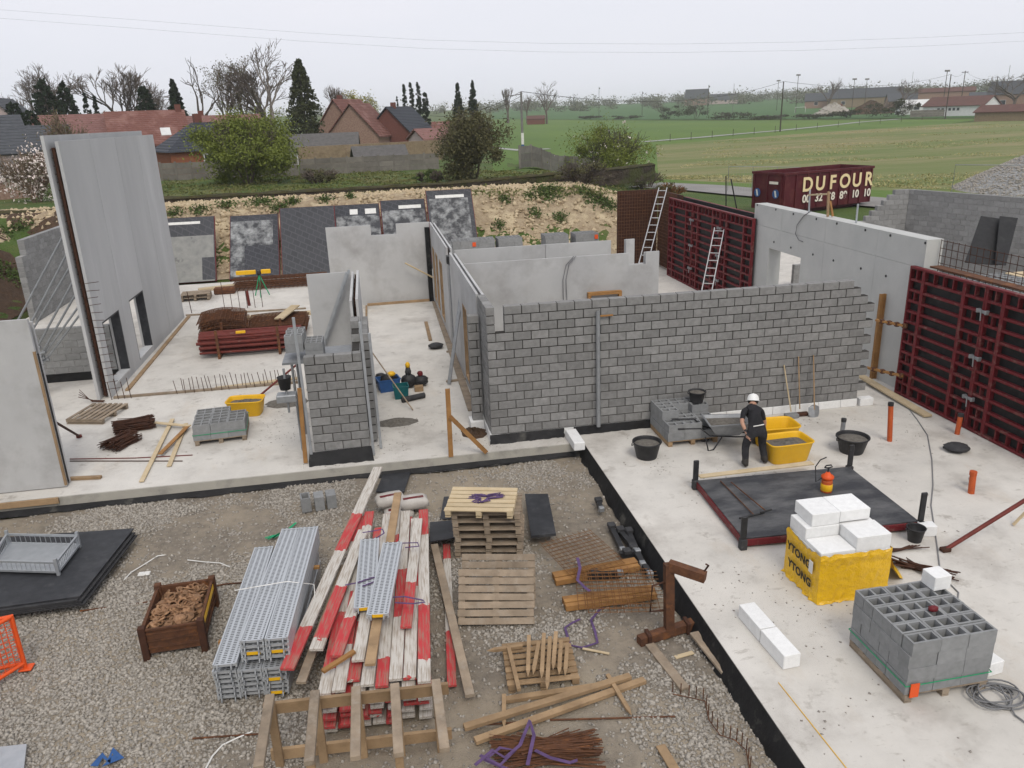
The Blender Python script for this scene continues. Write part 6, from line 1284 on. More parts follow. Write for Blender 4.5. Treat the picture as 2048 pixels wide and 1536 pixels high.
tmp = bpy.data.objects.new('tmp', me); COL.objects.link(tmp); md = tmp.modifiers.new('Skin', 'SKIN'); md.use_smooth_shade = True
if not me.skin_vertices: raise RuntimeError('skin layer')
for i, n in enumerate(J): me.skin_vertices[0].data[i].radius = (RR[n][2] if n in ('pelvis','waist','chest','upper') else RR[n][1], RR[n][1]); me.skin_vertices[0].data[i].use_root = (n == 'pelvis')
sb = tmp.modifiers.new('Sub', 'SUBSURF'); sb.levels = 2; sb.render_levels = 2
dg = bpy.context.evaluated_depsgraph_get(); bm_ = bpy.data.meshes.new_from_object(tmp.evaluated_get(dg)); bpy.data.objects.remove(tmp)
for n in ('shirt','trousers','skin','boots'): bm_.materials.append(MATS[n])
segs = [(RR[a][0], RR[b][0], a, b) for (i, j) in E_ for a, b in [(list(J)[i], list(J)[j])]]
def matof(n):
    if n[:2] in ('he','ch','ne') and n not in ('chest','heell','heelr'): return 2
    if n[:2] in ('wa','ch','up','sh','ua'): return 0
    if n[:2] in ('pe','hi','th','kn','ca'): return 1
    if n[:2] in ('an','he','ba','to'): return 3
    return 2
names = list(J); PV = np.array([RR[n][0] for n in names]); PR = np.array([RR[n][1] for n in names])
idx = []
for p in bm_.polygons:
    c = np.array(p.center); k = int(np.argmin(np.linalg.norm(PV-c, axis=1)-PR)); nm = names[k]; mi = matof(nm)
    if nm[0] == 'f' and nm[1] in 'lr' and nm[2:].isdigit() is False: mi = 2
    if nm in ('tla','tlb','tra','trb'): mi = 2
    idx.append(mi)
bm_.polygons.foreach_set('material_index', idx); bm_.polygons.foreach_set('use_smooth', [True]*len(idx)); bm_.transform(INV[t.name])
body = bpy.data.objects.new('body', bm_); COL.objects.link(body); body.parent = t
hd = RR['head1'][0]-B; ax = Vector((.15,.35,.9)).normalized()
mb = MB(); mb.lathe([(.135,-.005),(.14,.0),(.125,.012),(.122,.05),(.105,.1),(.07,.135),(.03,.15),(.001,.152)], 22); mb.lathe([(.0,.14),(.012,.14),(.012,.156),(.0,.158)], 8)
M = Matrix.Translation(hd+ax*.035) @ ax.to_track_quat('Z','Y').to_matrix().to_4x4(); mb.v = [tuple(M @ Vector(v)) for v in mb.v]; obj('helmet', mb, MATS['helmet'], t)
mb = MB(); mb.lathe([(.1,-.06),(.108,-.03),(.108,.02),(.09,.03)], 16); mb.v = [tuple(M @ Vector(v)) for v in mb.v]; obj('hair', mb, MATS['hair'], t)
mb = MB(); mb.tube([(-.13,-.06,.93),(-.02,-.075,.945),(.1,-.06,.95)], .012, 6); obj('pale_belt_edge', mb, MATS['white_paint'], t)
# ---------------------------------------------------------------- background: buildings
mat('roof_red', (.20,.088,.07), (.15,.062,.05), 3, .85, .8, 9, stretch=(1,1,1), c3=(.25,.13,.11), s3=.6, bd=.06); mat('roof_pink', (.24,.125,.11), (.18,.09,.08), 3, .85, .8, 9, c3=(.2,.1,.09), s3=.8, bd=.06); mat('roof_slate', (.028,.033,.045), (.04,.045,.057), 4, .7, .4, 10, bd=.04); mat('roof_grey', (.06,.065,.075), (.085,.09,.10), 4, .8, .5, 8, bd=.05); mat('brick_red', (.27,.105,.055), (.21,.08,.045), 6, .9, .4, 14, bd=.03); mat('brick_dark', (.17,.065,.05), (.125,.05,.04), 6, .9, .4, 14, bd=.03); mat('brick_mix', (.33,.23,.18), (.22,.13,.10), 7, .9, .4, 14, bd=.03); mat('render_pink', (.48,.39,.37), (.42,.34,.33), 2, .9); mat('render_white', (.66,.66,.65), (.58,.58,.57), 2, .9); mat('tan_wall', (.27,.21,.135), (.2,.15,.1), 4, .95, .8, 8, bd=.06); mat('glass_dark', (.03,.035,.045), None, 5, .15, spec=.6); mat('shed_black', (.022,.02,.02), (.035,.032,.03), 4, .8); mat('fence_conc', (.20,.185,.16), (.14,.13,.115), 2, .95, .4, 9, rand=.15, bd=.03); mat('corrugated', (.12,.115,.11), (.085,.08,.078), 3, .85); mat('brown_roof', (.12,.055,.045), (.09,.045,.038), 1, .85); mat('steel_post', (.20,.19,.18), (.15,.145,.14), 3, .8); mat('wood_pole', (.075,.06,.05), (.05,.042,.036), 3, .9); mat('wire', (.05,.05,.055), None, 5, .7)
def tiles_bump(m, sc):                                       # tile courses as relief
    N = MATS[m].node_tree.nodes; L = MATS[m].node_tree.links; P = N['Principled BSDF']; tc = N.new('ShaderNodeTexCoord'); w = N.new('ShaderNodeTexWave'); w.wave_type = 'BANDS'; w.bands_direction = 'Z'; w.inputs['Scale'].default_value = sc; w.inputs['Distortion'].default_value = .3
    L.new(tc.outputs['Object'], w.inputs[0]); b = N.new('ShaderNodeBump'); b.inputs['Distance'].default_value = .08; b.inputs['Strength'].default_value = 1; L.new(w.outputs[0], b.inputs['Height']); L.new(b.outputs[0], P.inputs['Normal'])
for q in ('roof_red','roof_pink','roof_slate','roof_grey'): tiles_bump(q, 1.5)
def house(name, lab, c, rz, L_, D_, he, hr, wm, rm, over=.3, wins=(), hip=False, door=None, chim=None, cat='house', skyl=()):
    """ridge along local x; front face at local y=-D/2; wins: (x0,x1,z0,z1) on the front; gable windows with key 'g'"""
    t = thing(name, lab, cat, c, rz); a, b_ = L_/2, D_/2; mb = MB(); mb.b(-a,-b_,-.6,a,b_,he)
    if not hip: 
        for s in (-1, 1): x = s*(a-.0); mb.add([(x,-b_,he),(x,b_,he),(x,0,hr-.12),(x-s*.2,-b_,he),(x-s*.2,b_,he),(x-s*.2,0,hr-.12)], [(0,1,2),(5,4,3),(0,2,5,3),(1,4,5,2)])
    obj('wall', mb, MATS[wm], t); th = .16; mb = MB(); o = over; k = (hr-he)/b_; zl = he-k*o
    if hip: mb.add([(-a-o,-b_-o,he),(a+o,-b_-o,he),(a+o,b_+o,he),(-a-o,b_+o,he),(-a*.25,0,hr),(a*.25,0,hr)], [(0,1,5,4),(1,2,5),(2,3,4,5),(3,0,4),(3,2,1,0)])
    else:
        for s in (-1, 1): mb.hexa([(-a-o,s*(b_+o),zl),(a+o,s*(b_+o),zl),(a+o,0,hr),(-a-o,0,hr),(-a-o,s*(b_+o),zl+th),(a+o,s*(b_+o),zl+th),(a+o,0,hr+th),(-a-o,0,hr+th)])
    r = obj('roof', mb, MATS[rm], t)
    if chim:
        for x, y in chim: mb = MB(); mb.b(x-.3,y-.3,he,x+.3,y+.3,hr+.7); obj('chimney', mb, MATS['brick_dark'], r)
    for x, f_ in skyl:
        y = -b_*(1-f_); z = he+k*b_*f_+th; mb = MB(); q = lambda dx, dy: (x+dx, y+dy, z+k*dy+.03); mb.hexa([q(-.5,-.45),q(.5,-.45),q(.5,.45),q(-.5,.45)]+[(p[0],p[1],p[2]+.06) for p in (q(-.5,-.45),q(.5,-.45),q(.5,.45),q(-.5,.45))]); obj('skylight', mb, MATS['render_white'], r)
    for (x0, x1, z0, z1) in wins:
        mb = MB(); mb.b(x0-.08,-b_-.05,z0-.08,x1+.08,-b_-.003,z1+.08); f = obj('window', mb, MATS['render_white'], t); mb = MB(); mb.b(x0,-b_-.058,z0,x1,-b_-.052,z1); obj('pane', mb, MATS['glass_dark'], f)
    if door: x0, x1, z1 = door; mb = MB(); mb.b(x0-.12,-b_-.05,0,x1+.12,-b_-.003,z1+.12); f = obj('door', mb, MATS['render_white'], t); mb = MB(); mb.b(x0,-b_-.058,.02,x1,-b_-.052,z1); obj('door_leaf', mb, MATS['glass_dark'], f)
    return t
def AZ(x, D): p = az(x, D); return (p.x, p.y, p.z)
YR = lambda px: math.atan2(*(lambda d: (-d.x, d.y))(ray(px, 240)))     # turn a front face towards the viewer
house('row_house', 'left part of the long row house with faded pink tile roof', AZ(165,100), YR(165)+.05, 9.2, 8, 2.5, 5.7, 'brick_dark', 'roof_pink', .25, [(-1,0,1,2.2)], skyl=[(3.1,.25)])
house('row_house', 'middle part of the long row house with redder tile roof', AZ(292,99), YR(292)+.05, 7.6, 8, 2.6, 5.85, 'brick_dark', 'roof_red', .25, [(1.0,1.8,1.2,2.2)], chim=[(3.4,0)], skyl=[(1.6,.3)])
house('row_house', 'right part of the row house behind the dark roofed house', AZ(432,101), YR(432)+.05, 9.4, 8, 2.5, 5.2, 'brick_dark', 'roof_pink', .25, chim=[(-1.5,1.2)], skyl=[(-2,.3)])
house('brick_house', 'orange brick house with black hipped roof beside the big green bush', AZ(404,74), YR(404)+.25, 7.2, 6, 2.1, 4.3, 'brick_red', 'roof_slate', .3, [(1.6,2.6,.9,1.9)], True, (-1.0,.3,1.8), [(-.3,.3)])
house('pink_house', 'pale pink house with grey roof at the left edge', AZ(-72,70), YR(5)+.12, 6.6, 6, 2.7, 5.1, 'render_pink', 'roof_grey', .2); house('grey_outbuilding', 'low dark grey roofed outbuilding behind the magnolia', AZ(82,80), YR(82)+.1, 3.6, 4.5, 2.6, 4.4, 'brick_dark', 'roof_grey', .2)
house('white_house', 'far white gabled house at the upper left edge', AZ(12,125), YR(12)+1.3, 9, 7, 5.4, 8.7, 'render_pink', 'roof_grey', .4); house('lean_to', 'small lean-to with grey roof at the left edge below the pink house', AZ(-25,62), YR(8)+.1, 3.4, 2.6, 1.5, 2.2, 'brick_mix', 'corrugated', .3, cat='shed')
house('gable_house', 'brick house with red roof and broad gable facing the field', AZ(722,118), YR(722)+1.25, 8.2, 7.2, 2.6, 6.6, 'brick_mix', 'roof_red', .35); house('gable_house', 'rear wing with red roof left of the broad gable house', AZ(698,124), YR(698)+1.1, 8.4, 6.6, 3.2, 7.4, 'brick_mix', 'roof_red', .3, chim=[(-1.5,.4)])
house('dark_brick_house', 'dark red brick house with steep gable left of the cypresses', AZ(800,122), YR(800)+1.15, 8.6, 6.6, 2.8, 6.1, 'brick_dark', 'roof_slate', .3, chim=[(-2,0)]); house('dark_brick_annex', 'low dark brick annex right of the steep gable house', AZ(848,126), YR(848)+.2, 6.5, 5, 2.4, 3.4, 'brick_dark', 'roof_red', .2)
house('barn', 'long low barn with dark corrugated roof behind the stone garden wall', AZ(640,88), YR(640)-.08, 6.8, 5, 1.5, 2.8, 'render_white', 'corrugated', .4, cat='barn'); house('garden_shed', 'black timber garden shed with low gable roof', AZ(752,74), YR(752)+.12, 4.1, 3, 1.0, 1.7, 'shed_black', 'corrugated', .35, cat='shed')
house('red_canopy', 'low building with bright red sheet roof right of the sheds', AZ(862,98), YR(862)+.5, 4.2, 4, 1.9, 2.9, 'render_pink', 'roof_pink', .3, cat='building'); house('red_barn', 'tiny dark red barn far out beside the poplars', AZ(1072,330), YR(1072), 7, 6, 2, 3.2, 'brick_dark', 'brown_roof', .2, cat='barn'); house('far_red_house', 'small red house between the cypresses and the olive bush', AZ(882,190), YR(882), 4.5, 4, 2.4, 4.0, 'brick_red', 'roof_red', .2)
# white club house at the right
p = GT(1945,232); house('club_house', 'white club building with brown roof beyond the stubble field', (p.x,p.y+5,p.z), YR(1945)-.35, 16, 12, 2.9, 5.2, 'render_white', 'brown_roof', .4, [(-4,-3.3,1.6,2.3),(-2.9,-2.2,1.6,2.3),(-1,-.3,1.6,2.3),(.1,.8,1.6,2.3),(1.2,1.9,1.6,2.3)], cat='building')
text('lettering', 'CLUB', .01, Matrix.Translation((0,0,-50)), MATS['ink']) if False else None
mb = MB(); p = GT(1895,232); house('club_wing', 'brown roofed wing right of the white club building', AZ(2030,215), YR(2030)-.3, 14, 8, 2.0, 3.3, 'tan_wall', 'brown_roof', .4, cat='building')
for i, (px, D, L_, he, hr, wm, rm, lab) in enumerate([(1392,620,16,5,11,'brick_mix','roof_grey','far farmhouse with grey roof on the skyline'),(1440,640,24,3,7,'render_pink','roof_grey','long low far barn right of the skyline farmhouse'),(1655,440,22,3.5,7,'brick_mix','roof_grey','grey terrace of houses behind the rubble heaps, left'),(1725,430,32,4.5,8.5,'tan_wall','roof_grey','large grey roofed hall behind the rubble heaps'),(1800,390,12,3,6,'brick_mix','roof_grey','house right of the large grey roofed hall'),(1885,380,20,6,7.5,'brick_mix','brown_roof','brick block on the skyline behind the club'),(1860,300,20,2.6,4.4,'render_white','render_white','white flat hall left of the club roof'),(1975,360,14,3,5.5,'brick_mix','roof_grey','row of far houses behind the club, right'),(2040,330,20,5,9,'brick_mix','roof_grey','far gabled house at the right edge')]):
    house('far_building', lab, AZ(px, D), YR(px)+random.uniform(-.2,.2), L_, 9, he, hr, wm, rm, .3, [(-L_*.3,-L_*.3+1.6,1.5,3.),(L_*.1,L_*.1+1.6,1.5,3.)], cat='building')
# rubble heaps by the far hall, gravel heap at the right
def far_heap(lab, px, D, rx, ry, h, m): p = az(px, D); heap(lab, (p.x,p.y,p.z-.2), rx, ry, h, m, 'rubble_heap', 'heap', 12, 34, .12)
far_heap('grey rubble heap far behind the sports ground', 1665, 330, 8, 6, 4.2, 'gravel_stone'); far_heap('brown earth heap far behind the sports ground', 1740, 320, 9, 6, 4.6, 'dark_soil')
mat('heap_gravel', (.36,.36,.355), (.17,.17,.168), 6, .95, 1., 12, bd=.06); p = G(1918,388,1.0); hc_ = (p.x+9.5, p.y-.5, .6)
heap('grey gravel heap at the right edge behind the block wall', hc_, 9.6, 8, 4.0, 'heap_gravel', 'gravel_heap', 'heap', 30, 90, .02, True, .008)
n = 16000; a = rg.rand(n)*6.283; q = np.sqrt(rg.rand(n)); P = np.stack([hc_[0]+9.6*q*np.cos(a), hc_[1]+8*q*np.sin(a), hc_[2]+4.0*(1-q**1.3)], -1); V, F = stones(n, P, .04, .13); struct('heap_stones', npmesh('heap_stones', V, F, MATS['gravel_stone']), None, 'stuff')
# ---------------------------------------------------------------- fences
def panel_fence(lab, pts, n, h, planks=3):
    t = thing('panel_fence', lab, 'fence', pts[0]); 
    for (a, b_) in zip(pts, pts[1:]):
        a, b_ = Vector(a), Vector(b_)
        for i in range(n):
            p, q = a.lerp(b_, i/n), a.lerp(b_, (i+1)/n); p.z = H(p.x,p.y); q.z = H(q.x,q.y); d = (q-p).normalized()
            for k in range(planks): mb = MB(); z = h*(k+.5)/planks; mb.bar(p+d*.06+Vector((0,0,z)), q-d*.06+Vector((0,0,z)), .05, h/planks-.015); obj('panel', mb, MATS['fence_conc'], t, True)
            mb = MB(); mb.b(p.x-.07,p.y-.07,p.z-.2,p.x+.07,p.y+.07,p.z+h+.08); obj('post', mb, MATS['fence_conc'], t, True)
    return t
panel_fence('grey concrete panel fence along the garden behind the bushes', [GT(325,362), GT(600,352)], 9, 1.35); panel_fence('pale concrete panel fence in front of the black shed', [GT(602,351), GT(880,338)], 9, 1.25)
panel_fence('dark concrete panel fence running down beside the pole', [GT(1040,338), GT(1130,345), GT(1225,350)], 5, 1.7)
poly_wall('garden_wall', [(lambda p: (p.x, p.y))(az(x, d)) for x, d in ((588,78),(700,79),(880,84))], lambda x, y: H(x, y), 1.9, .4, MATS['tan_wall'], None, 'tan stone garden wall behind the black shed')
t = thing('site_fence', 'temporary wire fence panels along the road behind the red container', 'fence', V2(GT(1500,388)))
for i in range(5):
    a, b_ = GT(1455+i*48, 385+i*1.5), GT(1503+i*48, 386.5+i*1.5); hh = 1.9; mb = MB()
    mb.tube([a, a+Vector((0,0,hh)), b_+Vector((0,0,hh)), b_], .025, 5); obj('frame_tube', mb, MATS['galv_dull'], t, True); mb = MB()
    for k in range(9): c_ = a.lerp(b_, k/9); mb.tube([c_+Vector((0,0,.1)), c_+Vector((0,0,hh))], .004, 3)
    for k in range(3): mb.tube([a+Vector((0,0,.5+.5*k)), b_+Vector((0,0,.5+.5*k))], .004, 3)
    obj('wire_mesh', mb, MATS['galv_dull'], t, True)
t = thing('site_fence', 'temporary wire fence panel beside the gravel heap', 'fence', V2(GT(1905,390))); a, b_ = GT(1902,392), GT(2060,396); mb = MB(); mb.tube([a, a+Vector((0,0,2)), b_+Vector((0,0,2)), b_], .03, 5); obj('frame_tube', mb, MATS['galv_dull'], t, True)
for i in range(14):
    p = GT(1340+i*42, 284-i*3.6); rod('fence_post', [p, p+Vector((0,0,1.3))], .05, 'wood_pole', f'field fence post by the path, {["first","second","third","fourth","fifth","sixth","seventh","eighth","ninth","tenth","eleventh","twelfth","thirteenth","last"][i]} from the left', 'post', 4, 'posts along the field path')
# ---------------------------------------------------------------- red container with lettering
CX, CY = G(1562,432,1.0), G(1738,412,1.0); zb = 1.02; xd = Vector((CY.x-CX.x, CY.y-CX.y, 0)); Lc = xd.length; rz = math.atan2(xd.y, xd.x); hc = 2.35
mat('maroon', (.085,.008,.014), (.065,.006,.011), 3, .5, c3=(.10,.02,.02), s3=1.5); mat('cream_paint', (.80,.66,.38), (.74,.60,.34), 4, .6); mat('pale_paint', (.78,.72,.62), (.7,.65,.56), 4, .6)
t = thing('skip_container', 'dark red roll-off container lettered DUFOUR by the road', 'container', (CX.x,CX.y,zb), rz); Wc = 2.5
for nm, q in (('side', (0,0,.25,Lc,.06,hc)), ('side', (0,Wc-.06,.25,Lc,Wc,hc)), ('end', (0,.06,.25,.06,Wc-.06,hc)), ('end', (Lc-.06,.06,.25,Lc,Wc-.06,hc)), ('floor', (.06,.06,.25,Lc-.06,Wc-.06,.32)), ('skid', (.2,.5,0,Lc-.2,.7,.248)), ('skid', (.2,1.8,0,Lc-.2,2.0,.248))): mb = MB(); mb.b(*q); obj(nm, mb, MATS['maroon'], t)
for q in ((-.05,-.07,hc-.08,Lc+.05,-.002,hc+.06), (-.05,Wc+.002,hc-.08,Lc+.05,Wc+.07,hc+.06), (-.06,.0,hc-.08,-.002,Wc,hc+.06), (Lc+.002,0,hc-.08,Lc+.06,Wc,hc+.06)): mb = MB(); mb.b(*q); obj('top_rail', mb, MATS['maroon'], t)
for k in range(9): x = .05+k*(Lc-.2)/8; mb = MB(); mb.b(x,-.06,.28,x+.1,-.002,hc-.09); obj('rib', mb, MATS['maroon'], t)
for k in range(3): y = .1+k*(Wc-.3)/2; mb = MB(); mb.b(-.06,y,.28,-.002,y+.1,hc-.09); obj('rib', mb, MATS['maroon'], t)
M0 = Matrix.Translation((CX.x,CX.y,zb)) @ Matrix.Rotation(rz, 4, 'Z')
for i, ch in enumerate('DUFOUR'): x = Lc*(.255+.139*i); text('letter', ch, 1.12, M0 @ face_M((x,-.068,1.62), (1,0,0), (0,0,1)), MATS['cream_paint'], t, .004, .03)
for i, ch in enumerate(['00','32','68','89','10','10']): x = Lc*(.25+.139*i); text('digits', ch, .62, M0 @ face_M((x,-.068,.82), (1,0,0), (0,0,1)), MATS['pale_paint'], t, .004, .018)
for y in (.5,2.0): mb = MB(); n = 18; mb.rings([[(xx, y+.26*math.cos(2*math.pi*k/n), 1.2+.26*math.sin(2*math.pi*k/n)) for k in range(n)] for xx in (-.062,-.07)]); e1 = obj('emblem', mb, MATS['blue'], t); mb = MB(); mb.hexa([(-.076,y-.1,1.02),(-.071,y-.1,1.02),(-.071,y+.02,1.02),(-.076,y+.02,1.02),(-.076,y+.0,1.38),(-.071,y+.0,1.38),(-.071,y+.12,1.38),(-.076,y+.12,1.38)]); obj('emblem_stroke', mb, MATS['white_paint'], e1)
mb = MB(); mb.b(-.07,.35,1.75,-.062,1.05,1.9); obj('end_plate', mb, MATS['pale_paint'], t)
# wooden battens and tubes on the cast wall top
for i, (x, y0, y1) in enumerate([(1617,432,379),(1713,438,408)]): a = GX(x, y0, 11.1); b_ = GY(x+3, y1, a.y); rod('guard_post', [Vector((a.x,a.y,3.95)), b_], .03, 'galv', ['pale guard post on the cast wall in front of the container','short pale guard post further along the cast wall'][i], 'post')
a = GX(1656,428,11.1); plank(Vector((11.1,a.y,3.96)), GY(1657,383,a.y), .07, .05, 'timber', 'upright batten on top of the cast wall', 'batten', 'batten', up=(0,1,0)); plank(GY(1618,390,GX(1617,432,11.1).y), GY(1655,388,a.y), .06, .05, 'timber_pale', 'cross batten between posts on the cast wall', 'batten', 'batten'); plank(Vector((11.2,a.y-.1,3.97)), GY(1660,402,a.y), .06, .05, 'timber_orange', 'slanting batten on top of the cast wall', 'batten', 'batten', up=(0,1,0))
rod('hanging_cable', [GX(x, y, 10.86) for x, y in [(1622,422),(1607,432),(1594,450),(1591,468),(1597,480),(1605,483)]], .014, 'grey_cable', 'grey cable loop hanging over the cast wall', 'cable', 6); rod('hanging_cable', [GY(x, y, 5.42) for x, y in [(1148,512),(1132,530),(1126,560),(1127,600)]], .012, 'grey_cable', 'grey cable hanging down the notched room wall', 'cable', 6); rod('hanging_cable', [GY(x, y, 5.41) for x, y in [(1152,512),(1138,528),(1132,560),(1134,600)]], .012, 'grey_cable', 'second grey cable beside the first on the room wall', 'cable', 6)
for i, (px, top, lab) in enumerate([((1452,418),(1452,352),'thin black post left of the container'),((1474,422),(1462,358),'slanting black post left of the container')]): a = GT(*px); rod('black_post', [a, GY(*top, a.y)], .04, 'black_plastic', lab, 'post')
# ---------------------------------------------------------------- trees
mat('bark', (.09,.075,.06), (.055,.045,.038), 6, .95); mat('bark_pale', (.24,.215,.19), (.15,.13,.115), 5, .95); mat('twig', (.13,.105,.085), (.09,.07,.058), 2, .95); mat('twig_birch', (.20,.145,.10), (.14,.10,.07), 1.5, .95); mat('needle', (.022,.038,.018), (.012,.024,.012), 1.2, .9); mat('needle_olive', (.06,.065,.025), (.03,.04,.015), 1.2, .9); mat('leaf_spring', (.175,.205,.035), (.105,.135,.022), 1.6, .8); mat('leaf_olive', (.11,.105,.045), (.07,.066,.03), 1.8, .85); mat('leaf_yellow', (.30,.27,.06), (.2,.19,.04), 1.5, .85); mat('blossom', (.78,.72,.68), (.62,.5,.46), 4, .7); mat('hedge', (.05,.055,.025), (.03,.034,.017), 1.2, .9)
def branches(mb, tw, p, d, l, r, lev, maxlev, spread, rnd, up=.15, ends=None, kids=3):
    q = p+d*l*.5+Vector((rnd.uniform(-1,1),rnd.uniform(-1,1),rnd.uniform(-.3,.6)))*l*.07; e_ = p+d*l; dst = mb if lev < maxlev-1 else tw
    r = max(r, .022); dst.tube([p, q, e_], r, 5 if lev == 0 else (4 if lev < 2 else 3), r*.62)
    if lev >= maxlev:
        if ends is not None: ends.append(e_)
        return
    for k in range(kids+(1 if lev == 0 else 0)):
        a = rnd.uniform(0, 2*math.pi); s = spread*rnd.uniform(.6,1.25); x, y, z = frame(Vector((0,0,0)), d); nd = (d*math.cos(s)+(x*math.cos(a)+y*math.sin(a))*math.sin(s)+Vector((0,0,up))).normalized()
        st = p.lerp(e_, rnd.uniform(.55,1.0)) if k else e_; branches(mb, tw, st, nd, l*rnd.uniform(.6,.82), r*.58, lev+1, maxlev, spread, rnd, up, ends, kids)
def bare_tree(lab, px, D, top_y, wpx, seed, m=('bark','twig'), maxlev=6, spread=.52, up=.12, kids=3, leaf=None, nl=0, ls=.2, name='bare_tree', trunk=.28):
    p = az(px, D); topz = GD(px, top_y, (p-CAM).dot(FW)).z; h = topz-p.z; rnd = random.Random(seed); t = thing(name, lab, 'tree', V2(p)); mb, tw, ends = MB(), MB(), []
    l0 = h*trunk; branches(mb, tw, Vector((p.x,p.y,p.z-.3)), Vector((0,0,1)), l0, h*.022+.03, 0, maxlev, spread, rnd, up, ends, kids)
    zs = float(np.percentile([v[2] for v in tw.v], 99)); k = h/(zs-p.z); xr = float(np.percentile([abs(v[0]-p.x) for v in tw.v], 93)); kx = (wpx*D/FPX/2)/xr
    f = lambda v: (p.x+(v[0]-p.x)*kx, p.y+(v[1]-p.y)*kx, p.z+(v[2]-p.z)*k)
    mb.v = [f(v) for v in mb.v]; tw.v = [f(v) for v in tw.v]; obj('trunk', mb, MATS[m[0]], t, True); obj('crown', tw, MATS[m[1]], t, True)
    if leaf:
        E2 = np.array([f(v) for v in ends]); P_ = E2[rg.randint(len(E2), size=nl)]+rg.normal(size=(nl,3))*.35; V, F = leafmesh(P_, ls); V = V-np.array(p)[None]; o = obj('foliage', npmesh('foliage', V, F, MATS[leaf]), None, t)
    return t
def conifer(lab, px, D, top_y, wpx, m='needle', n0=2600, seed=0, name='conifer', pw=.85, base=.06, ls=None, bx=None):
    p = az(px, D); topz = GD(px, top_y, (p-CAM).dot(FW)).z; h = topz-p.z; Rr = wpx*D/FPX/2; n = int(n0*1.9); t = thing(name, lab, 'tree', V2(p)); r2 = np.random.RandomState(seed)
    nb = max(40, n//20); zb = r2.rand(nb)**1.25; ab = r2.rand(nb)*6.283; lb = Rr*((1-zb)**pw*(.62+.5*r2.rand(nb))+.04); k = r2.randint(nb, size=n); tt = .12+.88*np.sqrt(r2.rand(n))
    rr = lb[k]*tt; a = ab[k]+r2.normal(size=n)*.13; zz = h*(base+(1-base)*zb[k])-.28*rr*tt+r2.normal(size=n)*h*.008+.12*rr
    V, F = leafmesh(np.stack([rr*np.cos(a), rr*np.sin(a), zz], -1), (ls or max(.3, h*.055))*.8, -.2); obj('crown', npmesh('crown', V, F, MATS[m]), None, t); mb = MB(); mb.tube([(0,0,-.3),(0,0,h*.9)], h*.018+.04, 6, .03); obj('trunk', mb, MATS['bark'], t); return t
def bush(lab, px, base_y, top_y, wpx, m, n, ls, seed=0, name='bush', D=None, tw='twig', stems=9, flower=None, fn=0, clumps=26):
    p = GT(px, base_y) if D is None else az(px, D); dd = (p-CAM).dot(FW); h = GD(px, top_y, dd).z-p.z; Rr = wpx*dd/FPX/2; t = thing(name, lab, 'bush', V2(p)); r2 = np.random.RandomState(seed); rnd = random.Random(seed)
    mb, ends = MB(), []
    for k in range(stems): a = rnd.uniform(0,6.283); d = Vector((math.cos(a)*.5,math.sin(a)*.5,1)).normalized(); branches(mb, mb, Vector((math.cos(a)*.2,math.sin(a)*.2,-.2)), d, h*.42, .05, 0, 3, .5, rnd, .1, ends, 3)
    xr = max(math.hypot(v[0], v[1]) for v in mb.v); zs = max(v[2] for v in mb.v); mb.v = [(v[0]*Rr*.95/xr, v[1]*Rr*.95/xr, v[2]*h*.97/zs) for v in mb.v]; obj('stems', mb, MATS[tw], t)
    c = r2.normal(size=(clumps,3)); c /= np.linalg.norm(c, axis=1)[:,None]; c *= (.3+.75*r2.rand(clumps)**.6)[:,None]; c = c*np.array([Rr*.86,Rr*.86,h*.43])+np.array([0,0,h*.5]); wt = r2.rand(clumps)+.25; wt /= wt.sum(); ci = r2.choice(clumps, size=n, p=wt); q = c[ci]+r2.normal(size=(n,3))*(.5+r2.rand(clumps))[ci][:,None]*np.array([Rr*.13,Rr*.13,h*.075]); q = q[q[:,2] > .05]
    V, F = leafmesh(q, ls); obj('crown', npmesh('crown', V, F, MATS[m]), None, t)
    if flower: q2 = c[r2.randint(clumps, size=fn)]+r2.normal(size=(fn,3))*np.array([Rr*.22,Rr*.22,h*.13]); V, F = leafmesh(q2, ls*1.5); obj('blossoms', npmesh('blossoms', V, F, MATS[flower]), None, t)
    return t
bare_tree('tall bare tree above the pink tiled row house, far left', 105, 135, 138, 95, 1); bare_tree('smaller bare tree at the far left skyline', 55, 150, 178, 60, 2); bare_tree('broad rounded bare tree behind the row house', 250, 122, 138, 110, 3, kids=3, spread=.5)
bare_tree('dead looking bare tree with crooked branches', 402, 112, 118, 75, 4, ('bark','bark'), 4, .6, .05, 2, name='dead_tree'); bare_tree('pale brown birch left of the tallest birch', 458, 118, 130, 75, 5, ('bark_pale','twig_birch'), 5, .4, -.02, 3, 'leaf_olive', 1500, .22); bare_tree('tallest pale birch behind the big green bush', 545, 110, 96, 140, 6, ('bark_pale','twig'), 6, .42, .0, 3)
bare_tree('second pale birch beside the tallest one', 500, 112, 140, 100, 16, ('bark_pale','twig'), 5, .45, .0, 3, 'leaf_olive', 900, .22); bare_tree('bare tree right of the pointed conifer', 664, 140, 176, 48, 7); bare_tree('yellow flowering willow behind the broad gable house', 720, 140, 190, 62, 8, ('bark','twig'), 4, .5, .1, 3, 'leaf_yellow', 1500, .3, 'willow'); bare_tree('bare tree at the left behind the dark conifers', 318, 130, 170, 60, 9); bare_tree('low brown bare tree in front of the pink roof', 138, 72, 226, 70, 19, ('bark','twig_birch'), 4, .6, .1, 4, 'leaf_olive', 500, .16)
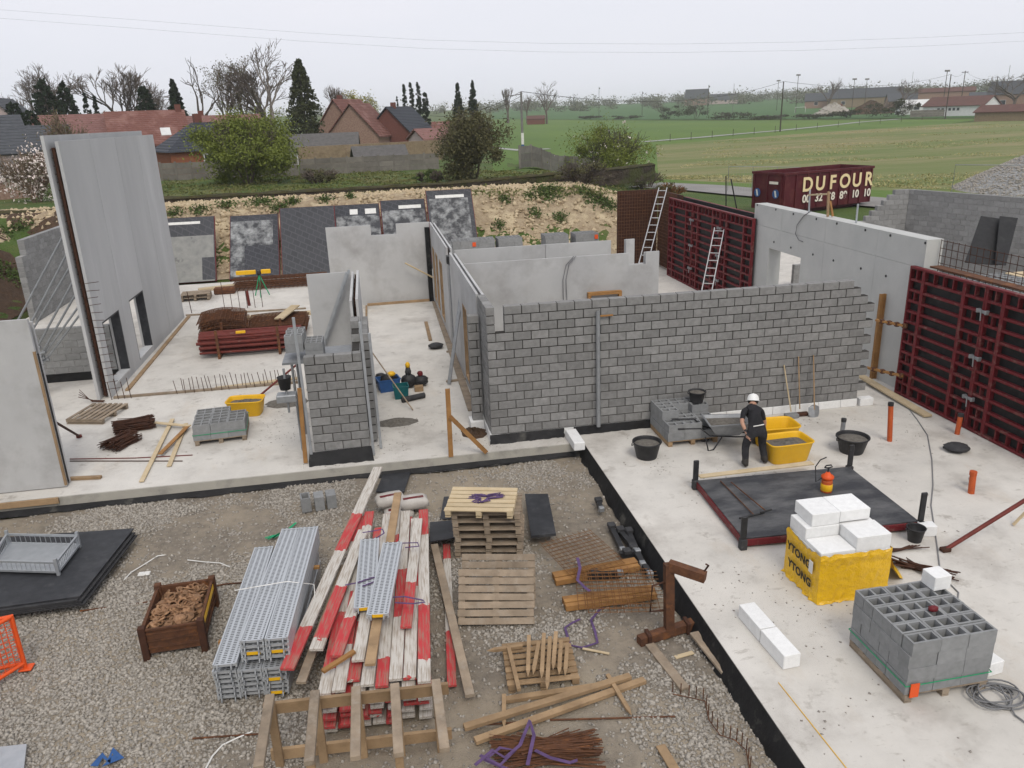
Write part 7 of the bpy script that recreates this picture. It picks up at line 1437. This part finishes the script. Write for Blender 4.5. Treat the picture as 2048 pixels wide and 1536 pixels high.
bare_tree('large bare tree alone on the far field edge', 1093, 330, 164, 40, 10, ('twig','twig'), 5, .5, .1, 3); bare_tree('narrow far poplar left of the concrete pole', 1016, 360, 177, 18, 11, ('twig','twig'), 5, .22, .5, 3, name='poplar'); bare_tree('low far bare tree right of the concrete pole', 1054, 350, 190, 20, 12, ('twig','twig'), 4, .4, .2, 3); bare_tree('bare tree on the skyline at the right edge', 2025, 300, 150, 75, 13, ('twig','twig'), 5, .6, .1, 3); bare_tree('bare tree behind the far hall', 1655, 380, 160, 34, 14, ('twig','twig'), 4, .5, .1, 3); bare_tree('bare trees clump between the halls', 1800, 330, 160, 60, 15, ('twig','twig'), 5, .5, .1, 3)
conifer('tall pointed conifer with olive branches behind the big bush', 610, 102, 124, 92, 'needle_olive', 5200, 1, pw=.7, ls=.45); conifer('wide dark pine at the far left behind the row house', 100, 112, 162, 70, 'needle', 2600, 2, pw=.45); conifer('dark pine right of the wide one', 140, 112, 168, 55, 'needle', 2200, 22, pw=.5); conifer('small spruce above the pink roof', 178, 118, 186, 30, 'needle', 1100, 3); conifer('second small spruce above the pink roof', 196, 118, 192, 28, 'needle', 1100, 4); conifer('rounded dark conifer behind the red roof', 296, 112, 176, 58, 'needle', 2400, 5, pw=.45); conifer('pointed dark conifer right of the red roof chimney', 357, 110, 163, 58, 'needle', 3000, 6, pw=.75); conifer('dark shrub conifer at the left behind the pink house', 30, 100, 205, 60, 'needle', 1800, 7, pw=.4); conifer('low dark conifer beside the grey outbuilding', 62, 92, 222, 50, 'needle', 1500, 27, pw=.4)
for i, (x, ty, w) in enumerate([(812,172,14),(826,167,16),(840,168,17),(853,186,20)]): conifer(f'{["leftmost","tallest","third","rightmost and lowest"][i]} narrow cypress of the group behind the houses', x, 155, ty, w, 'needle', 1500, 30+i, 'cypress', .35, .02, .5)
conifer('small leaning conifer left of the cypresses', 797, 150, 195, 15, 'needle', 700, 36); conifer('left spruce of the pair behind the olive bush', 918, 165, 167, 40, 'needle', 2400, 37, pw=.95); conifer('right spruce of the pair behind the olive bush', 948, 165, 165, 42, 'needle', 2400, 38, pw=.95)
bush('big fresh green round bush in front of the brick house', 497, 368, 226, 205, 'leaf_spring', 30000, .17, 1, stems=14, clumps=60); bush('tall olive brown bush left of the concrete pole', 945, 365, 208, 150, 'leaf_olive', 17000, .16, 2, stems=16, clumps=40); bush('green bush with white blossom beside the dark fence', 1222, 372, 240, 175, 'leaf_spring', 16000, .16, 3, stems=16, flower='blossom', fn=160, clumps=44, tw='bark'); bush('white flowering magnolia behind the tall panels', 75, 405, 292, 150, 'leaf_olive', 900, .12, 4, 'magnolia', stems=16, flower='blossom', fn=1500, clumps=40, tw='twig_birch')
bush('low scrub at the right end of the stone wall', 1290, 378, 335, 90, 'leaf_olive', 2200, .13, 5, clumps=16); bush('low twiggy scrub below the blossom bush', 1160, 372, 318, 130, 'leaf_olive', 1800, .12, 6, clumps=16, tw='bark'); bush('low brambles against the concrete fence', 640, 366, 335, 90, 'leaf_olive', 1500, .13, 7, clumps=14); bush('rust coloured scrub beside the rusty cage', 1340, 398, 362, 70, 'leaf_olive', 900, .12, 8, clumps=12, tw='rust_orange'); bush('small shrub behind the stone wall near the fence', 860, 366, 338, 70, 'weeds', 1300, .13, 9, clumps=12)
for i, (x, by, ty, w, D) in enumerate([(1180,238,231,70,None),(1255,238,230,80,None),(1335,239,208,75,None),(1390,239,205,80,None),(1460,239,222,90,None),(1545,239,228,90,None),(1620,238,226,90,None),(1700,236,218,90,None),(1772,235,198,85,None),(1808,234,192,55,None)]): bush(f'dark hedge shrub beyond the pasture, {["leftmost low","second low","first tall","second tall","middle low","sixth","seventh","eighth","large rounded","tallest rightmost"][i]} one', x, by, ty, w, 'hedge', 900, .55, 40+i, 'hedge_shrub', None, 'bark', 5, None, 0, 10)
# far tree line and rough grass
P_ = []
for k in range(330):
    x = random.uniform(960, 2080) if k > 60 else random.uniform(-60, 960); D = random.uniform(560, 980); p = az(x, D); h = random.uniform(3.5, 10)*(1.2 if random.random() < .2 else 1); n = 130
    q = rg.normal(size=(n,3))*np.array([h*.45,h*.45,h*.26])+np.array([p.x,p.y,p.z+h*.42]); q[:,2] = np.maximum(q[:,2], p.z+.3); P_.append(q)
V, F = leafmesh(np.concatenate(P_), 1.5); struct('far_trees', npmesh('far_trees', V, F, mat('far_leaf', (.13,.135,.085), (.09,.095,.065), .05, .95)), None, 'stuff')
P_ = []
for k in range(900):
    p = GT(random.uniform(330, 1330), random.uniform(343, 392)) ; n = 26; q = rg.normal(size=(n,3))*np.array([.35,.35,.07]); q[:,2] = np.abs(q[:,2]); P_.append(q+np.array(p))
V, F = leafmesh(np.concatenate(P_), .16, .6); struct('garden_grass', npmesh('garden_grass', V, F, mat('tuft', (.10,.13,.03), (.16,.15,.06), .5, .95)), None, 'stuff')
# ---------------------------------------------------------------- poles and wires
def pole(lab, px, base_y, top_y, r, m, D=None, kind=None):
    p = GT(px, base_y) if D is None else az(px, D); zt = GD(px, top_y, (p-CAM).dot(FW)).z; t = thing('utility_pole', lab, 'pole', V2(p)); h = zt-p.z; mb = MB(); mb.tube([(0,0,-.3),(0,0,h)], r, 7, r*.7); obj('shaft', mb, MATS[m], t)
    if kind == 'arm': mb = MB(); mb.tube([(-.1,0,h-.3),(-1.4,0,h-.45)], .05, 5); obj('lamp_arm', mb, MATS['steel_post'], t); mb = MB(); mb.cb(-1.9,-.12,h-.52,-1.4,.12,h-.4,.03); obj('lamp', mb, MATS['steel_post'], t); mb = MB(); mb.cb(-.16,-.16,1.9,.16,-.1,3.2,.01); obj('white_plate', mb, MATS['white_paint'], t); mb = MB(); mb.cb(-.17,-.17,1.6,.17,-.11,1.88,.01); obj('blue_plate', mb, MATS['blue'], t)
    if kind == 'flood': mb = MB(); mb.cb(-.9,-.3,h-.1,.9,.3,h+.5,.1); obj('floodlight', mb, MATS['steel_post'], t)
    if kind == 'cross': mb = MB(); mb.b(-1.2,-.08,h-.5,1.2,.08,h-.3); obj('crossarm', mb, MATS['wood_pole'], t)
    if kind == 'box': mb = MB(); mb.cb(.0,-.2,h-1.1,.5,.2,h-.5,.05); obj('insulator', mb, MATS['wood_pole'], t)
    return Vector((p.x,p.y,zt))
A1 = pole('concrete pole with lamp arm and blue plate beside the dark fence', 1046, 322, 184, .17, 'steel_post', None, 'arm'); A2 = pole('dark wooden pole standing on the field path', 1560, 264, 164, .15, 'wood_pole'); A3 = pole('dark wooden pole beside the club building', 1890, 238, 150, .16, 'wood_pole', None); pole('thin far pole in the pasture, left of two', 1198, 233, 174, .13, 'wood_pole', None, 'box'); pole('thin far pole in the pasture, right of two', 1284, 232, 183, .13, 'wood_pole', None, 'box'); pole('far pole behind the tall hedge shrubs', 1415, 232, 170, .14, 'wood_pole', None, 'box'); pole('slim lattice-like far pole right of the tall hedge', 1465, 230, 168, .12, 'steel_post', None)
pole('floodlight mast at the left of the sports ground', 1591, 226, 152, .15, 'wood_pole', None, 'flood'); pole('floodlight mast beside the first one', 1553, 222, 163, .13, 'wood_pole', None, 'flood'); pole('floodlight mast in front of the brown heap', 1728, 220, 160, .14, 'wood_pole', None, 'flood'); pole('floodlight mast in front of the grey hall', 1703, 222, 160, .13, 'wood_pole', None, 'flood'); pole('tall white thin mast left of the club', 1819, 205, 144, .1, 'steel_post', None); pole('floodlight mast beside the club, tallest', 1884, 222, 144, .15, 'wood_pole', None, 'flood'); A4 = pole('wooden pole with crossarm behind the club', 1919, 225, 143, .16, 'wood_pole', None, 'cross'); A5 = pole('wooden pole in front of the club roof', 1984, 228, 154, .15, 'wood_pole', None); pole('pale thin mast at the far right', 2007, 215, 132, .1, 'steel_post', None); pole('pale thin mast in front of the grey hall', 1672, 222, 155, .09, 'steel_post', None)
def wire(lab, a, b_, sag, r=.025): rod('overhead_wire', [a.lerp(b_, k/14)-Vector((0,0,sag*4*(k/14)*(1-k/14))) for k in range(15)], r, 'wire', lab, 'wire', 4)
wire('overhead wire from the concrete pole to the wooden pole', A1, A2, 2.2, .03); wire('overhead wire between the two dark wooden poles', A2, A3, 1.8, .03); wire('overhead wire from club pole to crossarm pole', A3, A4, 1, .03); wire('overhead wire from the crossarm pole to the right pole', A4, A5, 1.5, .03); wire('overhead wire from the concrete pole to the house roofs', A1, Vector(AZ(860,130))+Vector((0,0,5)), 1., .025); wire('lower overhead wire from the concrete pole to the houses', A1-Vector((0,0,.5)), Vector(AZ(835,125))+Vector((0,0,3.6)), 1., .025)
for i, dy in enumerate((0, 17)): rod('overhead_wire', [GD(x, y+dy-(0 if x < 1200 else dy*.0), 140) for x, y in [(-60,15),(250,38),(600,65),(850,80),(1100,87),(1350,88),(1600,84),(1850,75),(2110,62)]], .011, 'wire', ['upper long power line across the sky','lower long power line across the sky'][i], 'wire', 4)
# sports ground goals, car, red box
for i, (px, py, w) in enumerate([(1600,226,22),(1850,212,34)]):
    p = GT(px, py); t = thing('football_goal', ['white football goal on the far sports ground','white football goal left of the club building'][i], 'goal', V2(p)); ww = w*(p-CAM).dot(FW)/FPX/2
    for x in (-ww, ww): mb = MB(); mb.tube([(x,0,0),(x,0,2.3)], .07, 5); obj('post', mb, MATS['white_paint'], t)
    mb = MB(); mb.tube([(-ww,0,2.3),(ww,0,2.3)], .07, 5); obj('crossbar', mb, MATS['white_paint'], t)
p = GT(1672,222); mb = MB(); mb.cb(p.x-2,p.y-1.5,p.z,p.x+2,p.y+1.5,p.z+2.8,.2); single('red_cabin', mb, MATS['roof_red'], 'small red cabin in front of the rubble heap', 'cabin')
p = GT(1732,220); t = thing('parked_car', 'small white car parked below the brown heap', 'car', V2(p), .3); mb = MB(); mb.prism([(-2,.3),(2,.3),(2.05,.75),(1.5,.9),(.8,1.45),(-1.0,1.5),(-1.9,.95),(-2.05,.7)], -.85, .85, 'y'); obj('body', mb, MATS['white_paint'], t); mb = MB(); mb.prism([(1.35,.95),(.78,1.38),(-.95,1.42),(-1.7,.98)], -.86, .86, 'y'); obj('windows', mb, MATS['glass_dark'], t)
for x in (-1.3,1.3):
    for y in (-.86,.72): mb = MB(); n = 12; mb.rings([[(x+.32*math.cos(2*math.pi*k/n), yy, .32+.32*math.sin(2*math.pi*k/n)) for k in range(n)] for yy in (y, y+.14)]); obj('wheel', mb, MATS['rubber_dark'], t)
mb = MB(); p = az(1835, 205); panel_fence('grey concrete panel fence left of the club building', [GT(1820,236), GT(1888,234)], 6, 2.0)

# ---------------------------------------------------------------- hazy air
mb = MB(); mb.b(-3050,-66,-2.2,4060,5560,34); hz = obj('haze', mb, None); hz['kind'] = 'stuff'
m = bpy.data.materials.new('haze_air'); m.use_nodes = True; N = m.node_tree.nodes; N.remove(N['Principled BSDF']); v = N.new('ShaderNodeVolumePrincipled'); v.inputs['Color'].default_value = (.985,.99,1,1); v.inputs['Density'].default_value = .00032; v.inputs['Anisotropy'].default_value = .2
m.node_tree.links.new(v.outputs[0], N['Material Output'].inputs['Volume']); hz.data.materials.append(m)
